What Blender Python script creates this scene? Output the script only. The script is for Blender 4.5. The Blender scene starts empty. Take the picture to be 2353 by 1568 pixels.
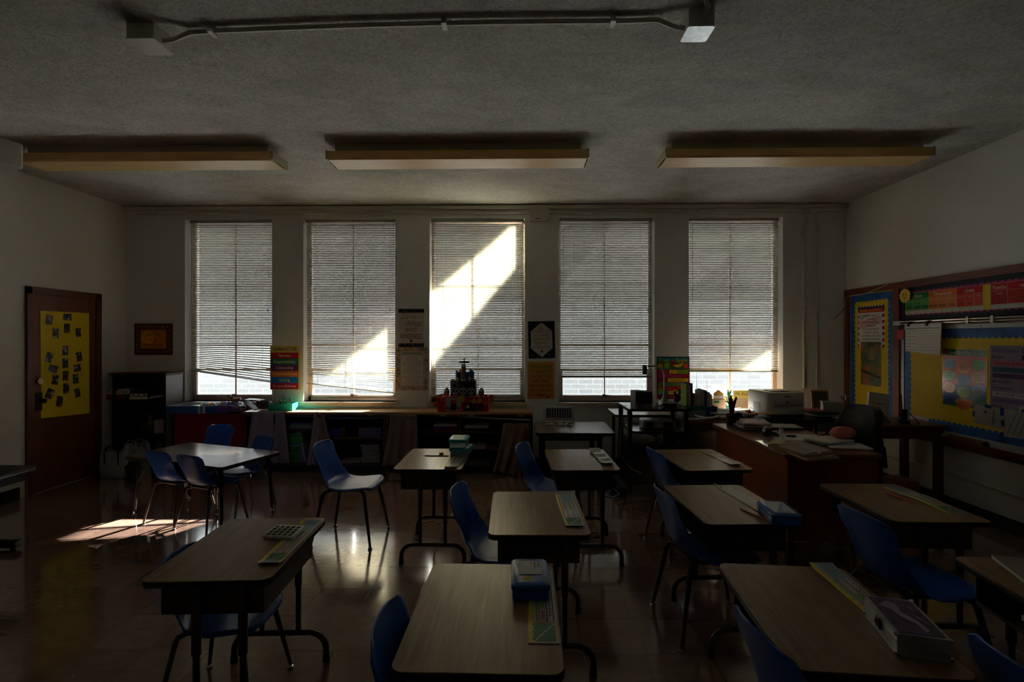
import bpy, math, random
from mathutils import Matrix, Vector, Euler
C = bpy.context.scene.collection
R = math.radians
rnd = random.Random(7)
CAMZ = 1.53
F = 1150.0
TH = R(1.0)
BW = 6.0          # inner face of the window wall (Y)
XL, XR = -4.80, 3.86   # side walls
CEIL = 3.14
# ---------- survey helpers: turn a measured direction into a point on a real plane
def _ray(px, py):
    a = (px-1176.5)/F; c = -(py-780)/F
    return (-math.sin(TH)+a*math.cos(TH), math.cos(TH)+a*math.sin(TH), c)
def HY(px, py, Y=BW):
    d = _ray(px, py); t = Y/d[1]; return (d[0]*t, CAMZ+d[2]*t)
def HZ(px, py, z):
    d = _ray(px, py); t = (z-CAMZ)/d[2]; return (d[0]*t, d[1]*t)
def HX(px, py, X):
    d = _ray(px, py); t = X/d[0]; return (d[1]*t, CAMZ+d[2]*t)
def W(x, y):
    return (x*math.cos(TH)-y*math.sin(TH), x*math.sin(TH)+y*math.cos(TH))

# ---------- materials
def lin(c):
    c = c/255.0
    return c/12.92 if c <= .04045 else ((c+.055)/1.055)**2.4
_mats = {}
def mat(name, rgb=(128,128,128), rough=.5, metal=0., spec=.5, bump=0., bscale=60., var=0., vscale=8., coat=0., trans=0., emit=None, stretch=None, sheen=0.):
    if name in _mats: return _mats[name]
    m = bpy.data.materials.new(name); m.use_nodes = True
    nt = m.node_tree; N = nt.nodes; L = nt.links
    b = N['Principled BSDF']
    col = tuple(lin(v) for v in rgb)+(1,)
    b.inputs['Base Color'].default_value = col
    b.inputs['Roughness'].default_value = rough
    b.inputs['Metallic'].default_value = metal
    b.inputs['Specular IOR Level'].default_value = spec
    b.inputs['Coat Weight'].default_value = coat
    b.inputs['Coat Roughness'].default_value = .08
    b.inputs['Transmission Weight'].default_value = trans
    if emit:
        b.inputs['Emission Color'].default_value = tuple(lin(v) for v in emit[0])+(1,)
        b.inputs['Emission Strength'].default_value = emit[1]
    tc = None
    if bump or var:
        tc = N.new('ShaderNodeTexCoord'); mp = N.new('ShaderNodeMapping')
        L.new(tc.outputs['Object'], mp.inputs['Vector'])
        if stretch: mp.inputs['Scale'].default_value = stretch
    if var:
        n = N.new('ShaderNodeTexNoise'); n.inputs['Scale'].default_value = vscale; n.inputs['Detail'].default_value = 4
        L.new(mp.outputs[0], n.inputs['Vector'])
        r = N.new('ShaderNodeValToRGB')
        r.color_ramp.elements[0].position = .3; r.color_ramp.elements[1].position = .7
        r.color_ramp.elements[0].color = tuple(max(0, v*(1-var)) for v in col[:3])+(1,)
        r.color_ramp.elements[1].color = tuple(min(1, v*(1+var)) for v in col[:3])+(1,)
        L.new(n.outputs['Fac'], r.inputs['Fac']); L.new(r.outputs['Color'], b.inputs['Base Color'])
    if bump:
        n2 = N.new('ShaderNodeTexNoise'); n2.inputs['Scale'].default_value = bscale; n2.inputs['Detail'].default_value = 3
        L.new(mp.outputs[0], n2.inputs['Vector'])
        bp = N.new('ShaderNodeBump'); bp.inputs['Strength'].default_value = bump; bp.inputs['Distance'].default_value = .01
        L.new(n2.outputs['Fac'], bp.inputs['Height']); L.new(bp.outputs['Normal'], b.inputs['Normal'])
    _mats[name] = m
    return m
def wood(name, c1, c2, rough=.4, axis=1, scale=1., spec=.5, coat=0.):
    """grain running along the given local axis"""
    if name in _mats: return _mats[name]
    m = bpy.data.materials.new(name); m.use_nodes = True
    nt = m.node_tree; N = nt.nodes; L = nt.links; b = N['Principled BSDF']
    tc = N.new('ShaderNodeTexCoord'); mp = N.new('ShaderNodeMapping')
    s = [38*scale]*3; s[axis] = 2.2*scale; mp.inputs['Scale'].default_value = s
    L.new(tc.outputs['Object'], mp.inputs['Vector'])
    n = N.new('ShaderNodeTexNoise'); n.inputs['Scale'].default_value = 1.6; n.inputs['Detail'].default_value = 6; n.inputs['Roughness'].default_value = .65; n.inputs['Distortion'].default_value = .6
    L.new(mp.outputs[0], n.inputs['Vector'])
    r = N.new('ShaderNodeValToRGB')
    r.color_ramp.elements[0].position = .32; r.color_ramp.elements[1].position = .68
    r.color_ramp.elements[0].color = tuple(lin(v) for v in c1)+(1,)
    r.color_ramp.elements[1].color = tuple(lin(v) for v in c2)+(1,)
    L.new(n.outputs['Fac'], r.inputs['Fac']); L.new(r.outputs['Color'], b.inputs['Base Color'])
    b.inputs['Roughness'].default_value = rough; b.inputs['Specular IOR Level'].default_value = spec
    b.inputs['Coat Weight'].default_value = coat; b.inputs['Coat Roughness'].default_value = .15
    _mats[name] = m
    return m
def paper(name, rgb): return mat('paper_'+name, rgb, rough=.65, spec=.25)

# ---------- mesh builder
class MB:
    def __init__(s, m=None):
        s.v = []; s.f = []; s.mi = []; s.mats = []; s.T = Matrix.Identity(4); s.m = m
    def slot(s, m):
        m = m or s.m
        if m not in s.mats: s.mats.append(m)
        return s.mats.index(m)
    def add(s, vs, fs, m=None):
        k = len(s.v); i = s.slot(m)
        T = s.T
        s.v += [tuple(T @ Vector(p)) for p in vs]
        s.f += [tuple(k+j for j in f) for f in fs]; s.mi += [i]*len(fs)
        return s
    def box(s, x0, y0, z0, x1, y1, z1, m=None):
        if x0 > x1: x0, x1 = x1, x0
        if y0 > y1: y0, y1 = y1, y0
        if z0 > z1: z0, z1 = z1, z0
        vs = [(x0,y0,z0),(x1,y0,z0),(x1,y1,z0),(x0,y1,z0),(x0,y0,z1),(x1,y0,z1),(x1,y1,z1),(x0,y1,z1)]
        return s.add(vs, [(3,2,1,0),(4,5,6,7),(0,1,5,4),(1,2,6,5),(2,3,7,6),(3,0,4,7)], m)
    def loops(s, rings, m=None, close=True, cap0=True, cap1=True):
        n = len(rings[0]); vs = [p for r in rings for p in r]; fs = []
        for i in range(len(rings)-1):
            for j in range(n if close else n-1):
                k = (j+1) % n
                fs.append((i*n+j, i*n+k, (i+1)*n+k, (i+1)*n+j))
        if cap0: fs.append(tuple(range(n))[::-1])
        if cap1: fs.append(tuple((len(rings)-1)*n+j for j in range(n)))
        return s.add(vs, fs, m)
    def rbox(s, x0, y0, z0, x1, y1, z1, r=.02, m=None, ch=0., seg=5):
        """prism with rounded vertical edges and optionally chamfered rims"""
        def ring(z, ins):
            rr = max(r-ins, .0005); out = []
            for cx, cy, a0 in ((x1-ins-rr, y1-ins-rr, 0), (x0+ins+rr, y1-ins-rr, 90), (x0+ins+rr, y0+ins+rr, 180), (x1-ins-rr, y0+ins+rr, 270)):
                for k in range(seg+1):
                    a = R(a0+90*k/seg); out.append((cx+rr*math.cos(a), cy+rr*math.sin(a), z))
            return out
        if ch > 0:
            rings = [ring(z0, ch), ring(z0+ch*.4, ch*.3), ring(z0+ch, 0), ring(z1-ch, 0), ring(z1-ch*.4, ch*.3), ring(z1, ch)]
        else: rings = [ring(z0, 0), ring(z1, 0)]
        return s.loops(rings, m)
    def tube(s, pts, r, m=None, seg=8, caps=True):
        pts = [Vector(p) for p in pts]; n = len(pts)
        rs = r if isinstance(r, (list, tuple)) else [r]*n
        rings = []; up = None
        for i, p in enumerate(pts):
            d = (pts[min(i+1, n-1)]-pts[max(i-1, 0)])
            if d.length < 1e-9: d = Vector((0,0,1))
            d.normalize()
            if up is None: up = Vector((0,0,1)) if abs(d.z) < .9 else Vector((1,0,0))
            a = d.cross(up)
            if a.length < 1e-6: a = d.cross(Vector((0,1,0)))
            a.normalize(); b = a.cross(d).normalized(); up = b
            rings.append([tuple(p+rs[i]*(math.cos(2*math.pi*k/seg)*a+math.sin(2*math.pi*k/seg)*b)) for k in range(seg)])
        return s.loops(rings, m, cap0=caps, cap1=caps)
    def cyl(s, p0, p1, r0, r1=None, m=None, seg=16):
        return s.tube([p0, p1], [r0, r0 if r1 is None else r1], m, seg)
    def lathe(s, prof, c=(0,0,0), m=None, seg=16):
        rings = [[(c[0]+r*math.cos(2*math.pi*k/seg), c[1]+r*math.sin(2*math.pi*k/seg), c[2]+z) for k in range(seg)] for r, z in prof]
        return s.loops(rings, m)
    def ball(s, c, r, m=None, seg=12, rings=7):
        if not isinstance(r, (tuple, list)): r = (r, r, r)
        rg = []
        for i in range(1, rings):
            a = math.pi*i/rings
            rg.append([(c[0]+r[0]*math.sin(a)*math.cos(2*math.pi*k/seg), c[1]+r[1]*math.sin(a)*math.sin(2*math.pi*k/seg), c[2]-r[2]*math.cos(a)) for k in range(seg)])
        return s.loops(rg, m)
    # flat artwork in the local XZ plane facing -Y; d = how far it stands proud
    def poly(s, pts, d=.0005, m=None):
        a = sum(pts[i][0]*pts[(i+1) % len(pts)][1]-pts[(i+1) % len(pts)][0]*pts[i][1] for i in range(len(pts)))
        if a < 0: pts = pts[::-1]
        return s.add([(x, -d, z) for x, z in pts], [tuple(range(len(pts)))], m)
    def rect(s, x0, z0, x1, z1, d=.0005, m=None): return s.poly([(x0,z0),(x1,z0),(x1,z1),(x0,z1)], d, m)
    def disc(s, cx, cz, r, d=.0005, m=None, seg=18, rz=None):
        rz = rz or r
        return s.poly([(cx+r*math.cos(2*math.pi*k/seg), cz+rz*math.sin(2*math.pi*k/seg)) for k in range(seg)], d, m)
    def ringf(s, cx, cz, r, w, d=.0005, m=None, seg=18):
        vs = []; 
        for k in range(seg):
            a = 2*math.pi*k/seg; vs += [(cx+r*math.cos(a), -d, cz+r*math.sin(a)), (cx+(r-w)*math.cos(a), -d, cz+(r-w)*math.sin(a))]
        return s.add(vs, [(2*k, 2*k+1, (2*k+3) % (2*seg), (2*k+2) % (2*seg)) for k in range(seg)], m)
    def prism(s, pts, y0, y1, m=None):
        """polygon in XZ extruded along Y"""
        a = sum(pts[i][0]*pts[(i+1) % len(pts)][1]-pts[(i+1) % len(pts)][0]*pts[i][1] for i in range(len(pts)))
        if a < 0: pts = pts[::-1]
        n = len(pts); y0, y1 = min(y0,y1), max(y0,y1)
        vs = [(x, y0, z) for x, z in pts]+[(x, y1, z) for x, z in pts]
        fs = [tuple(range(n)), tuple(range(2*n-1, n-1, -1))]+[(i, n+i, n+(i+1) % n, (i+1) % n)[::-1] for i in range(n)]
        return s.add(vs, fs, m)
    def text(s, body, x, z, h, m, d=.0008, w=None, align='C', off=0., maxw=None, shear=0., rot=0.):
        vs, fs, tw = glyphs(body, off, shear)
        sx = h
        if w: sx = w/tw
        elif maxw and tw*h > maxw: sx = maxw/tw
        x0 = x-(tw*sx/2 if align == 'C' else (tw*sx if align == 'R' else 0))
        cr, sr = math.cos(rot), math.sin(rot)
        out = []
        for a, b in vs:
            X, Z = x0+a*sx-x, b*h
            out.append((x+X*cr-Z*sr, -d, z+X*sr+Z*cr))
        return s.add(out, fs, m)
    def grid(s, fn, nu, nv, m=None, mfn=None, flip=False):
        vs = [fn(i/nu, j/nv) for j in range(nv+1) for i in range(nu+1)]
        k = len(s.v); s.v += [tuple(s.T @ Vector(p)) for p in vs]
        for j in range(nv):
            for i in range(nu):
                a = j*(nu+1)+i; q = (a, a+1, a+nu+2, a+nu+1)
                if flip: q = q[::-1]
                s.f.append(tuple(k+t for t in q)); s.mi.append(s.slot(mfn(i, j) if mfn else m))
        return s
    def build(s, name, parent=None, smooth=True, loc=None, rot=None, angle=35):
        me = bpy.data.meshes.new(name); me.from_pydata(s.v, [], s.f)
        for m in s.mats: me.materials.append(m)
        me.polygons.foreach_set('material_index', s.mi)
        if smooth:
            me.polygons.foreach_set('use_smooth', [True]*len(s.f))
            me.set_sharp_from_angle(angle=R(angle))
        me.update()
        o = bpy.data.objects.new(name, me); C.objects.link(o)
        if parent: o.parent = parent
        if loc: o.location = loc
        if rot: o.rotation_euler = rot
        return o
_gl = {}
def glyphs(body, off=0., shear=0.):
    key = (body, off, shear)
    if key in _gl: return _gl[key]
    cu = bpy.data.curves.new('t', 'FONT'); cu.body = body; cu.resolution_u = 2; cu.offset = off; cu.size = 1.0; cu.shear = shear
    o = bpy.data.objects.new('t', cu); C.objects.link(o)
    dg = bpy.context.evaluated_depsgraph_get()
    me = bpy.data.meshes.new_from_object(o.evaluated_get(dg))
    vs = [(v.co.x, v.co.y) for v in me.vertices]; fs = [tuple(p.vertices) for p in me.polygons]
    C.objects.unlink(o); bpy.data.objects.remove(o); bpy.data.curves.remove(cu); bpy.data.meshes.remove(me)
    if not vs: vs = [(0, 0), (.3, 0), (.3, .01)]; fs = [(0, 1, 2)]
    x0 = min(v[0] for v in vs); x1 = max(v[0] for v in vs)
    vs = [(a-x0, b) for a, b in vs]
    _gl[key] = (vs, fs, x1-x0)
    return _gl[key]
# ---------- scene bookkeeping
def tag(o, label, cat, group=None, kind=None):
    o['label'] = label; o['category'] = cat
    if group: o['group'] = group
    if kind: o['kind'] = kind
    return o
def thing(name, label, cat, loc=(0,0,0), rz=0., group=None):
    o = bpy.data.objects.new(name, None); C.objects.link(o); o.empty_display_size = .1
    o.location = loc; o.rotation_euler = (0, 0, rz)
    return tag(o, label, cat, group)
def struct(o):
    o['kind'] = 'structure'; return o
def sroot(name, loc=(0,0,0), rz=0.):
    o = bpy.data.objects.new(name, None); C.objects.link(o); o.location = loc; o.rotation_euler = (0,0,rz)
    return struct(o)
def dup(root, loc, rz, label, group=None, scale=None):
    r = root.copy(); C.objects.link(r); r.location = loc; r.rotation_euler = (0, 0, rz)
    r['label'] = label
    if group: r['group'] = group
    if scale: r.scale = (scale,)*3
    for ch in list(root.children):
        c = ch.copy(); C.objects.link(c); c.parent = r
        for g in ch.children:
            d = g.copy(); C.objects.link(d); d.parent = c
    return r
def arc(c, r, a0, a1, n, plane='xz', k=0.):
    out = []
    for i in range(n+1):
        a = R(a0+(a1-a0)*i/n); u, v = c[0]+r*math.cos(a), c[1]+r*math.sin(a)
        out.append((u, k, v) if plane == 'xz' else ((k, u, v) if plane == 'yz' else (u, v, k)))
    return out
ORD = ['topmost', 'second from the top', 'third from the top', 'fourth from the top', 'fifth from the top', 'sixth from the top', 'seventh from the top', 'eighth from the top', 'ninth from the top', 'tenth from the top', 'eleventh from the top', 'twelfth from the top', 'thirteenth from the top', 'fourteenth from the top', 'fifteenth from the top', 'sixteenth from the top', 'seventeenth from the top', 'eighteenth from the top']
# ---------- common materials
WHITE = paper('white', (225,225,220)); BLACKP = paper('black', (22,22,24)); YELLOW = paper('yellow', (222,186,20))
PLASTIC_BLUE = mat('blue_shell_plastic', (32,90,180), rough=.28, spec=.5, bump=.12, bscale=220)
DARK_METAL = mat('dark_brown_metal', (84,72,62), rough=.34, metal=.55)
BLACK_METAL = mat('black_metal', (26,26,28), rough=.35, metal=.5)
CHROME = mat('chrome', (200,200,200), rough=.18, metal=1.)
EDGE = mat('black_edge_band', (24,20,18), rough=.45)
DESK_LAM = wood('laminate_desk', (126,94,62), (160,126,90), rough=.30, axis=1, spec=.75)
TABLE_LAM = wood('laminate_table', (98,84,70), (124,108,92), rough=.2, axis=0, spec=.6)
WALNUT = wood('brown_shelf_wood', (74,48,34), (98,68,50), rough=.5, axis=0)
WALNUTV = wood('brown_shelf_wood_upright', (74,48,34), (98,68,50), rough=.5, axis=2)
SHELFTOP = wood('shelf_top_wood', (176,140,98), (200,165,122), rough=.35, axis=0)
DOORWOOD = wood('door_wood', (96,52,28), (122,68,38), rough=.4, axis=2, scale=.6)
TRIMWOOD = wood('red_brown_trim_wood', (98,46,24), (122,62,34), rough=.4, axis=1, scale=.7)
TDESK = wood('teacher_desk_wood', (120,62,32), (146,80,44), rough=.38, axis=2, scale=.6)
BLACKLAM = mat('black_laminate', (20,19,20), rough=.45)
PAINT = mat('wall_paint', (220,222,218), rough=.65, spec=.3, bump=.08, bscale=90, var=.05, vscale=1.6)
# ================= ROOM SHELL =================
# floor: waxed vinyl tiles
def floor_mat():
    m = bpy.data.materials.new('vinyl_tile_floor'); m.use_nodes = True
    N = m.node_tree.nodes; L = m.node_tree.links; b = N['Principled BSDF']
    tc = N.new('ShaderNodeTexCoord')
    br = N.new('ShaderNodeTexBrick'); br.offset = 0; br.inputs['Scale'].default_value = 1.0
    br.inputs['Brick Width'].default_value = .305; br.inputs['Row Height'].default_value = .305
    br.inputs['Mortar Size'].default_value = .0012; br.inputs['Mortar Smooth'].default_value = .1; br.inputs['Bias'].default_value = 0
    L.new(tc.outputs['Object'], br.inputs['Vector'])
    br.inputs['Color1'].default_value = (lin(144),lin(116),lin(102),1); br.inputs['Color2'].default_value = (lin(118),lin(90),lin(79),1)
    br.inputs['Mortar'].default_value = (lin(40),lin(30),lin(26),1)
    n = N.new('ShaderNodeTexNoise'); n.inputs['Scale'].default_value = 9; n.inputs['Detail'].default_value = 8; n.inputs['Roughness'].default_value = .75
    mp = N.new('ShaderNodeMapping'); mp.inputs['Scale'].default_value = (1, 3, 1)
    L.new(tc.outputs['Object'], mp.inputs['Vector']); L.new(mp.outputs[0], n.inputs['Vector'])
    mr = N.new('ShaderNodeMapRange'); mr.inputs['From Min'].default_value = .3; mr.inputs['From Max'].default_value = .7
    mr.inputs['To Min'].default_value = .78; mr.inputs['To Max'].default_value = 1.2
    L.new(n.outputs['Fac'], mr.inputs['Value'])
    mx = N.new('ShaderNodeMix'); mx.data_type = 'RGBA'; mx.blend_type = 'MULTIPLY'; mx.inputs['Factor'].default_value = 1
    L.new(br.outputs['Color'], mx.inputs['A']); L.new(mr.outputs['Result'], mx.inputs['B']); L.new(mx.outputs['Result'], b.inputs['Base Color'])
    # gloss worn by traffic
    n3 = N.new('ShaderNodeTexNoise'); n3.inputs['Scale'].default_value = 3.5; n3.inputs['Detail'].default_value = 6
    L.new(tc.outputs['Object'], n3.inputs['Vector'])
    m3 = N.new('ShaderNodeMapRange'); m3.inputs['To Min'].default_value = .08; m3.inputs['To Max'].default_value = .22
    L.new(n3.outputs['Fac'], m3.inputs['Value']); L.new(m3.outputs['Result'], b.inputs['Roughness'])
    b.inputs['Specular IOR Level'].default_value = .8; b.inputs['Coat Weight'].default_value = .8; b.inputs['Coat Roughness'].default_value = .09; b.inputs['Coat IOR'].default_value = 1.62
    n2 = N.new('ShaderNodeTexNoise'); n2.inputs['Scale'].default_value = 26; n2.inputs['Detail'].default_value = 3
    L.new(tc.outputs['Object'], n2.inputs['Vector'])
    bp = N.new('ShaderNodeBump'); bp.inputs['Strength'].default_value = .035; bp.inputs['Distance'].default_value = .02
    L.new(n2.outputs['Fac'], bp.inputs['Height'])
    bp2 = N.new('ShaderNodeBump'); bp2.inputs['Strength'].default_value = .25; bp2.inputs['Distance'].default_value = .002; bp2.invert = True
    L.new(br.outputs['Fac'], bp2.inputs['Height']); L.new(bp.outputs['Normal'], bp2.inputs['Normal'])
    L.new(bp2.outputs['Normal'], b.inputs['Normal'])
    return m
YB = -2.6   # wall behind the camera
struct(MB(floor_mat()).box(XL-.25, YB-.2, -.12, XR+.25, BW+.02, 0).build('floor', smooth=False))
# ceiling: rough sprayed plaster
def ceil_mat():
    m = bpy.data.materials.new('rough_plaster_ceiling'); m.use_nodes = True
    N = m.node_tree.nodes; L = m.node_tree.links; b = N['Principled BSDF']
    tc = N.new('ShaderNodeTexCoord')
    n = N.new('ShaderNodeTexNoise'); n.inputs['Scale'].default_value = 42; n.inputs['Detail'].default_value = 6; n.inputs['Roughness'].default_value = .7; n.inputs['Distortion'].default_value = 1.4
    L.new(tc.outputs['Object'], n.inputs['Vector'])
    n1 = N.new('ShaderNodeTexNoise'); n1.inputs['Scale'].default_value = 2.2; n1.inputs['Detail'].default_value = 5; n1.inputs['Distortion'].default_value = 1.
    mp = N.new('ShaderNodeMapping'); mp.inputs['Rotation'].default_value = (0,0,.35); mp.inputs['Scale'].default_value = (1,1.8,1)
    L.new(tc.outputs['Object'], mp.inputs['Vector']); L.new(mp.outputs[0], n1.inputs['Vector'])
    r = N.new('ShaderNodeValToRGB'); r.color_ramp.elements[0].position = .3; r.color_ramp.elements[1].position = .7
    r.color_ramp.elements[0].color = (lin(205),lin(203),lin(198),1); r.color_ramp.elements[1].color = (lin(228),lin(226),lin(220),1)
    L.new(n1.outputs['Fac'], r.inputs['Fac'])
    r2 = N.new('ShaderNodeMapRange'); r2.inputs['From Min'].default_value = .35; r2.inputs['From Max'].default_value = .6; r2.inputs['To Min'].default_value = .62; r2.inputs['To Max'].default_value = 1.06
    L.new(n.outputs['Fac'], r2.inputs['Value'])
    mx = N.new('ShaderNodeMix'); mx.data_type = 'RGBA'; mx.blend_type = 'MULTIPLY'; mx.inputs['Factor'].default_value = 1
    L.new(r.outputs['Color'], mx.inputs['A']); L.new(r2.outputs['Result'], mx.inputs['B']); L.new(mx.outputs['Result'], b.inputs['Base Color'])
    b.inputs['Roughness'].default_value = .9; b.inputs['Specular IOR Level'].default_value = .1
    bp = N.new('ShaderNodeBump'); bp.inputs['Strength'].default_value = .9; bp.inputs['Distance'].default_value = .02
    L.new(n.outputs['Fac'], bp.inputs['Height']); L.new(bp.outputs['Normal'], b.inputs['Normal'])
    return m
struct(MB(ceil_mat()).box(XL-.25, YB-.2, CEIL, XR+.25, BW+.35, CEIL+.15).build('ceiling', smooth=False))
struct(MB(PAINT).box(XL-.2, YB-.2, 0, XL, BW+.3, CEIL).build('wall_left', smooth=False))
struct(MB(PAINT).box(XR, YB-.2, 0, XR+.2, BW+.3, CEIL).build('wall_right', smooth=False))
struct(MB(PAINT).box(XL, YB-.2, 0, XR, YB, CEIL).build('wall_front', smooth=False))
# window wall with five openings
WIN = [(425,625), (697,908), (987,1206), (1284,1504), (1583,1799)]
WX = [(HY(a,0)[0], HY(b,0)[0]) for a, b in WIN]
ZS, ZT = .775, 2.985
b = MB(PAINT)
xs = [XL]+[v for w in WX for v in w]+[XR]
for i in range(0, len(xs), 2): b.box(xs[i], BW, ZS-.0, xs[i+1], BW+.27, ZT)
b.box(XL, BW, 0, XR, BW+.27, ZS); b.box(XL, BW, ZT, XR, BW+.27, CEIL)
struct(b.build('wall_back', smooth=False))
BASE = mat('black_rubber_base', (18,17,18), rough=.4)
struct(MB(BASE).box(XR-.014, YB, 0, XR, BW, .115).build('baseboard_right', smooth=False))
struct(MB(BASE).box(XL, BW-.014, 0, XR, BW, .115).build('baseboard_back', smooth=False))
struct(MB(BASE).box(XL, YB, 0, XL+.014, 4.70, .115).build('baseboard_left', smooth=False))

FRAME = mat('pinkish_window_paint', (228,206,196), rough=.5, var=.05)
SILL = mat('stone_sill', (206,182,156), rough=.5, var=.08, vscale=14)
def glass_mat():
    m = bpy.data.materials.new('window_glass'); m.use_nodes = True
    N = m.node_tree.nodes; L = m.node_tree.links; N.remove(N['Principled BSDF'])
    t = N.new('ShaderNodeBsdfTransparent'); g = N.new('ShaderNodeBsdfGlossy'); g.inputs['Roughness'].default_value = .02
    t.inputs['Color'].default_value = (.93,.95,.94,1)
    fr = N.new('ShaderNodeFresnel'); fr.inputs['IOR'].default_value = 1.45; mx = N.new('ShaderNodeMixShader')
    L.new(fr.outputs[0], mx.inputs[0]); L.new(t.outputs[0], mx.inputs[1]); L.new(g.outputs[0], mx.inputs[2]); L.new(mx.outputs[0], N['Material Output'].inputs['Surface'])
    return m
GLASS = glass_mat()
LATCH = mat('bronze_latch', (110,98,80), rough=.35, metal=.8)
FY = BW+.14
for i, (x0, x1) in enumerate(WX):
    w = sroot('window_%d' % (i+1))
    xm = (x0+x1)/2; zr = 1.155 if i != 0 else 1.155
    b = MB(FRAME); t = .034
    b.box(x0, FY, ZS, x0+t, FY+.06, ZT); b.box(x1-t, FY, ZS, x1, FY+.06, ZT)
    b.box(x0, FY, ZS, x1, FY+.06, ZS+.05); b.box(x0, FY, ZT-t, x1, FY+.06, ZT)
    struct(b.build('window_frame', w, smooth=False))
    b = MB(FRAME)
    b.box(xm-.006, FY+.012, ZS+.05, xm+.006, FY+.045, ZT-t)
    for z in (zr, 1.46, 2.21): b.box(x0+t, FY+.012, z-(.011 if z < 1.3 else .005), x1-t, FY+.045, z+(.011 if z < 1.3 else .005))
    struct(b.build('window_bars', w, smooth=False))
    # inner sash of the hopper light at the bottom
    b = MB(FRAME); s0, s1 = x0+t, x1-t; za, zb = ZS+.05, zr-.012
    for q in ((s0, za, s0+.022, zb), (s1-.022, za, s1, zb), (s0, za, s1, za+.02)): b.box(q[0], FY-.012, q[1], q[2], FY+.02, q[3])
    struct(b.build('window_sash', w, smooth=False))
    struct(MB(GLASS).box(x0+.02, FY+.03, ZS+.03, x1-.02, FY+.034, ZT-.03).build('window_pane', w, smooth=False))
    b = MB(LATCH); b.rbox(xm-.03, FY-.02, ZS+.052, xm+.015, FY-.006, ZS+.085, .006); b.tube([(xm-.01, FY-.02, ZS+.07), (xm-.005, FY-.045, ZS+.075), (xm+.06, FY-.05, ZS+.07), (xm+.075, FY-.05, ZS+.068)], [.012,.01,.006,.007])
    struct(b.build('window_latch', w))
    struct(MB(SILL).box(x0-.03, BW-.035, ZS-.035, x1+.03, BW+.14, ZS).build('window_sill', w, smooth=False))

# ---------- venetian blinds
def slat_mat():
    m = bpy.data.materials.new('blind_slat'); m.use_nodes = True
    N = m.node_tree.nodes; L = m.node_tree.links; b = N['Principled BSDF']
    b.inputs['Base Color'].default_value = (lin(184),lin(178),lin(158),1); b.inputs['Roughness'].default_value = .45
    t = N.new('ShaderNodeBsdfTranslucent'); t.inputs['Color'].default_value = (lin(222),lin(216),lin(196),1)
    mx = N.new('ShaderNodeMixShader'); mx.inputs[0].default_value = SLAT_TR
    L.new(b.outputs[0], mx.inputs[1]); L.new(t.outputs[0], mx.inputs[2]); L.new(mx.outputs[0], N['Material Output'].inputs['Surface'])
    return m
SLAT_TR = .06
SLAT = slat_mat(); RAIL = mat('blind_rail', (170,165,150), rough=.45); CORD = mat('blind_cord', (215,212,200), rough=.7)
BOT = [(853,880), (882,905), (915,915), (868,868), (855,855)]   # where each lower rail hangs
BLAB = ['leftmost window blind, hanging crooked above the blue supply tray', 'sunlit window blind hanging slightly crooked, beside the striped character poster',
        'window blind pulled almost fully down behind the tiered altar', 'window blind stopping above bricks, between the hexagon quote poster and fruit poster',
        'rightmost window blind, raised above the printer and flowers']
TILT = R(-37)
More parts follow.
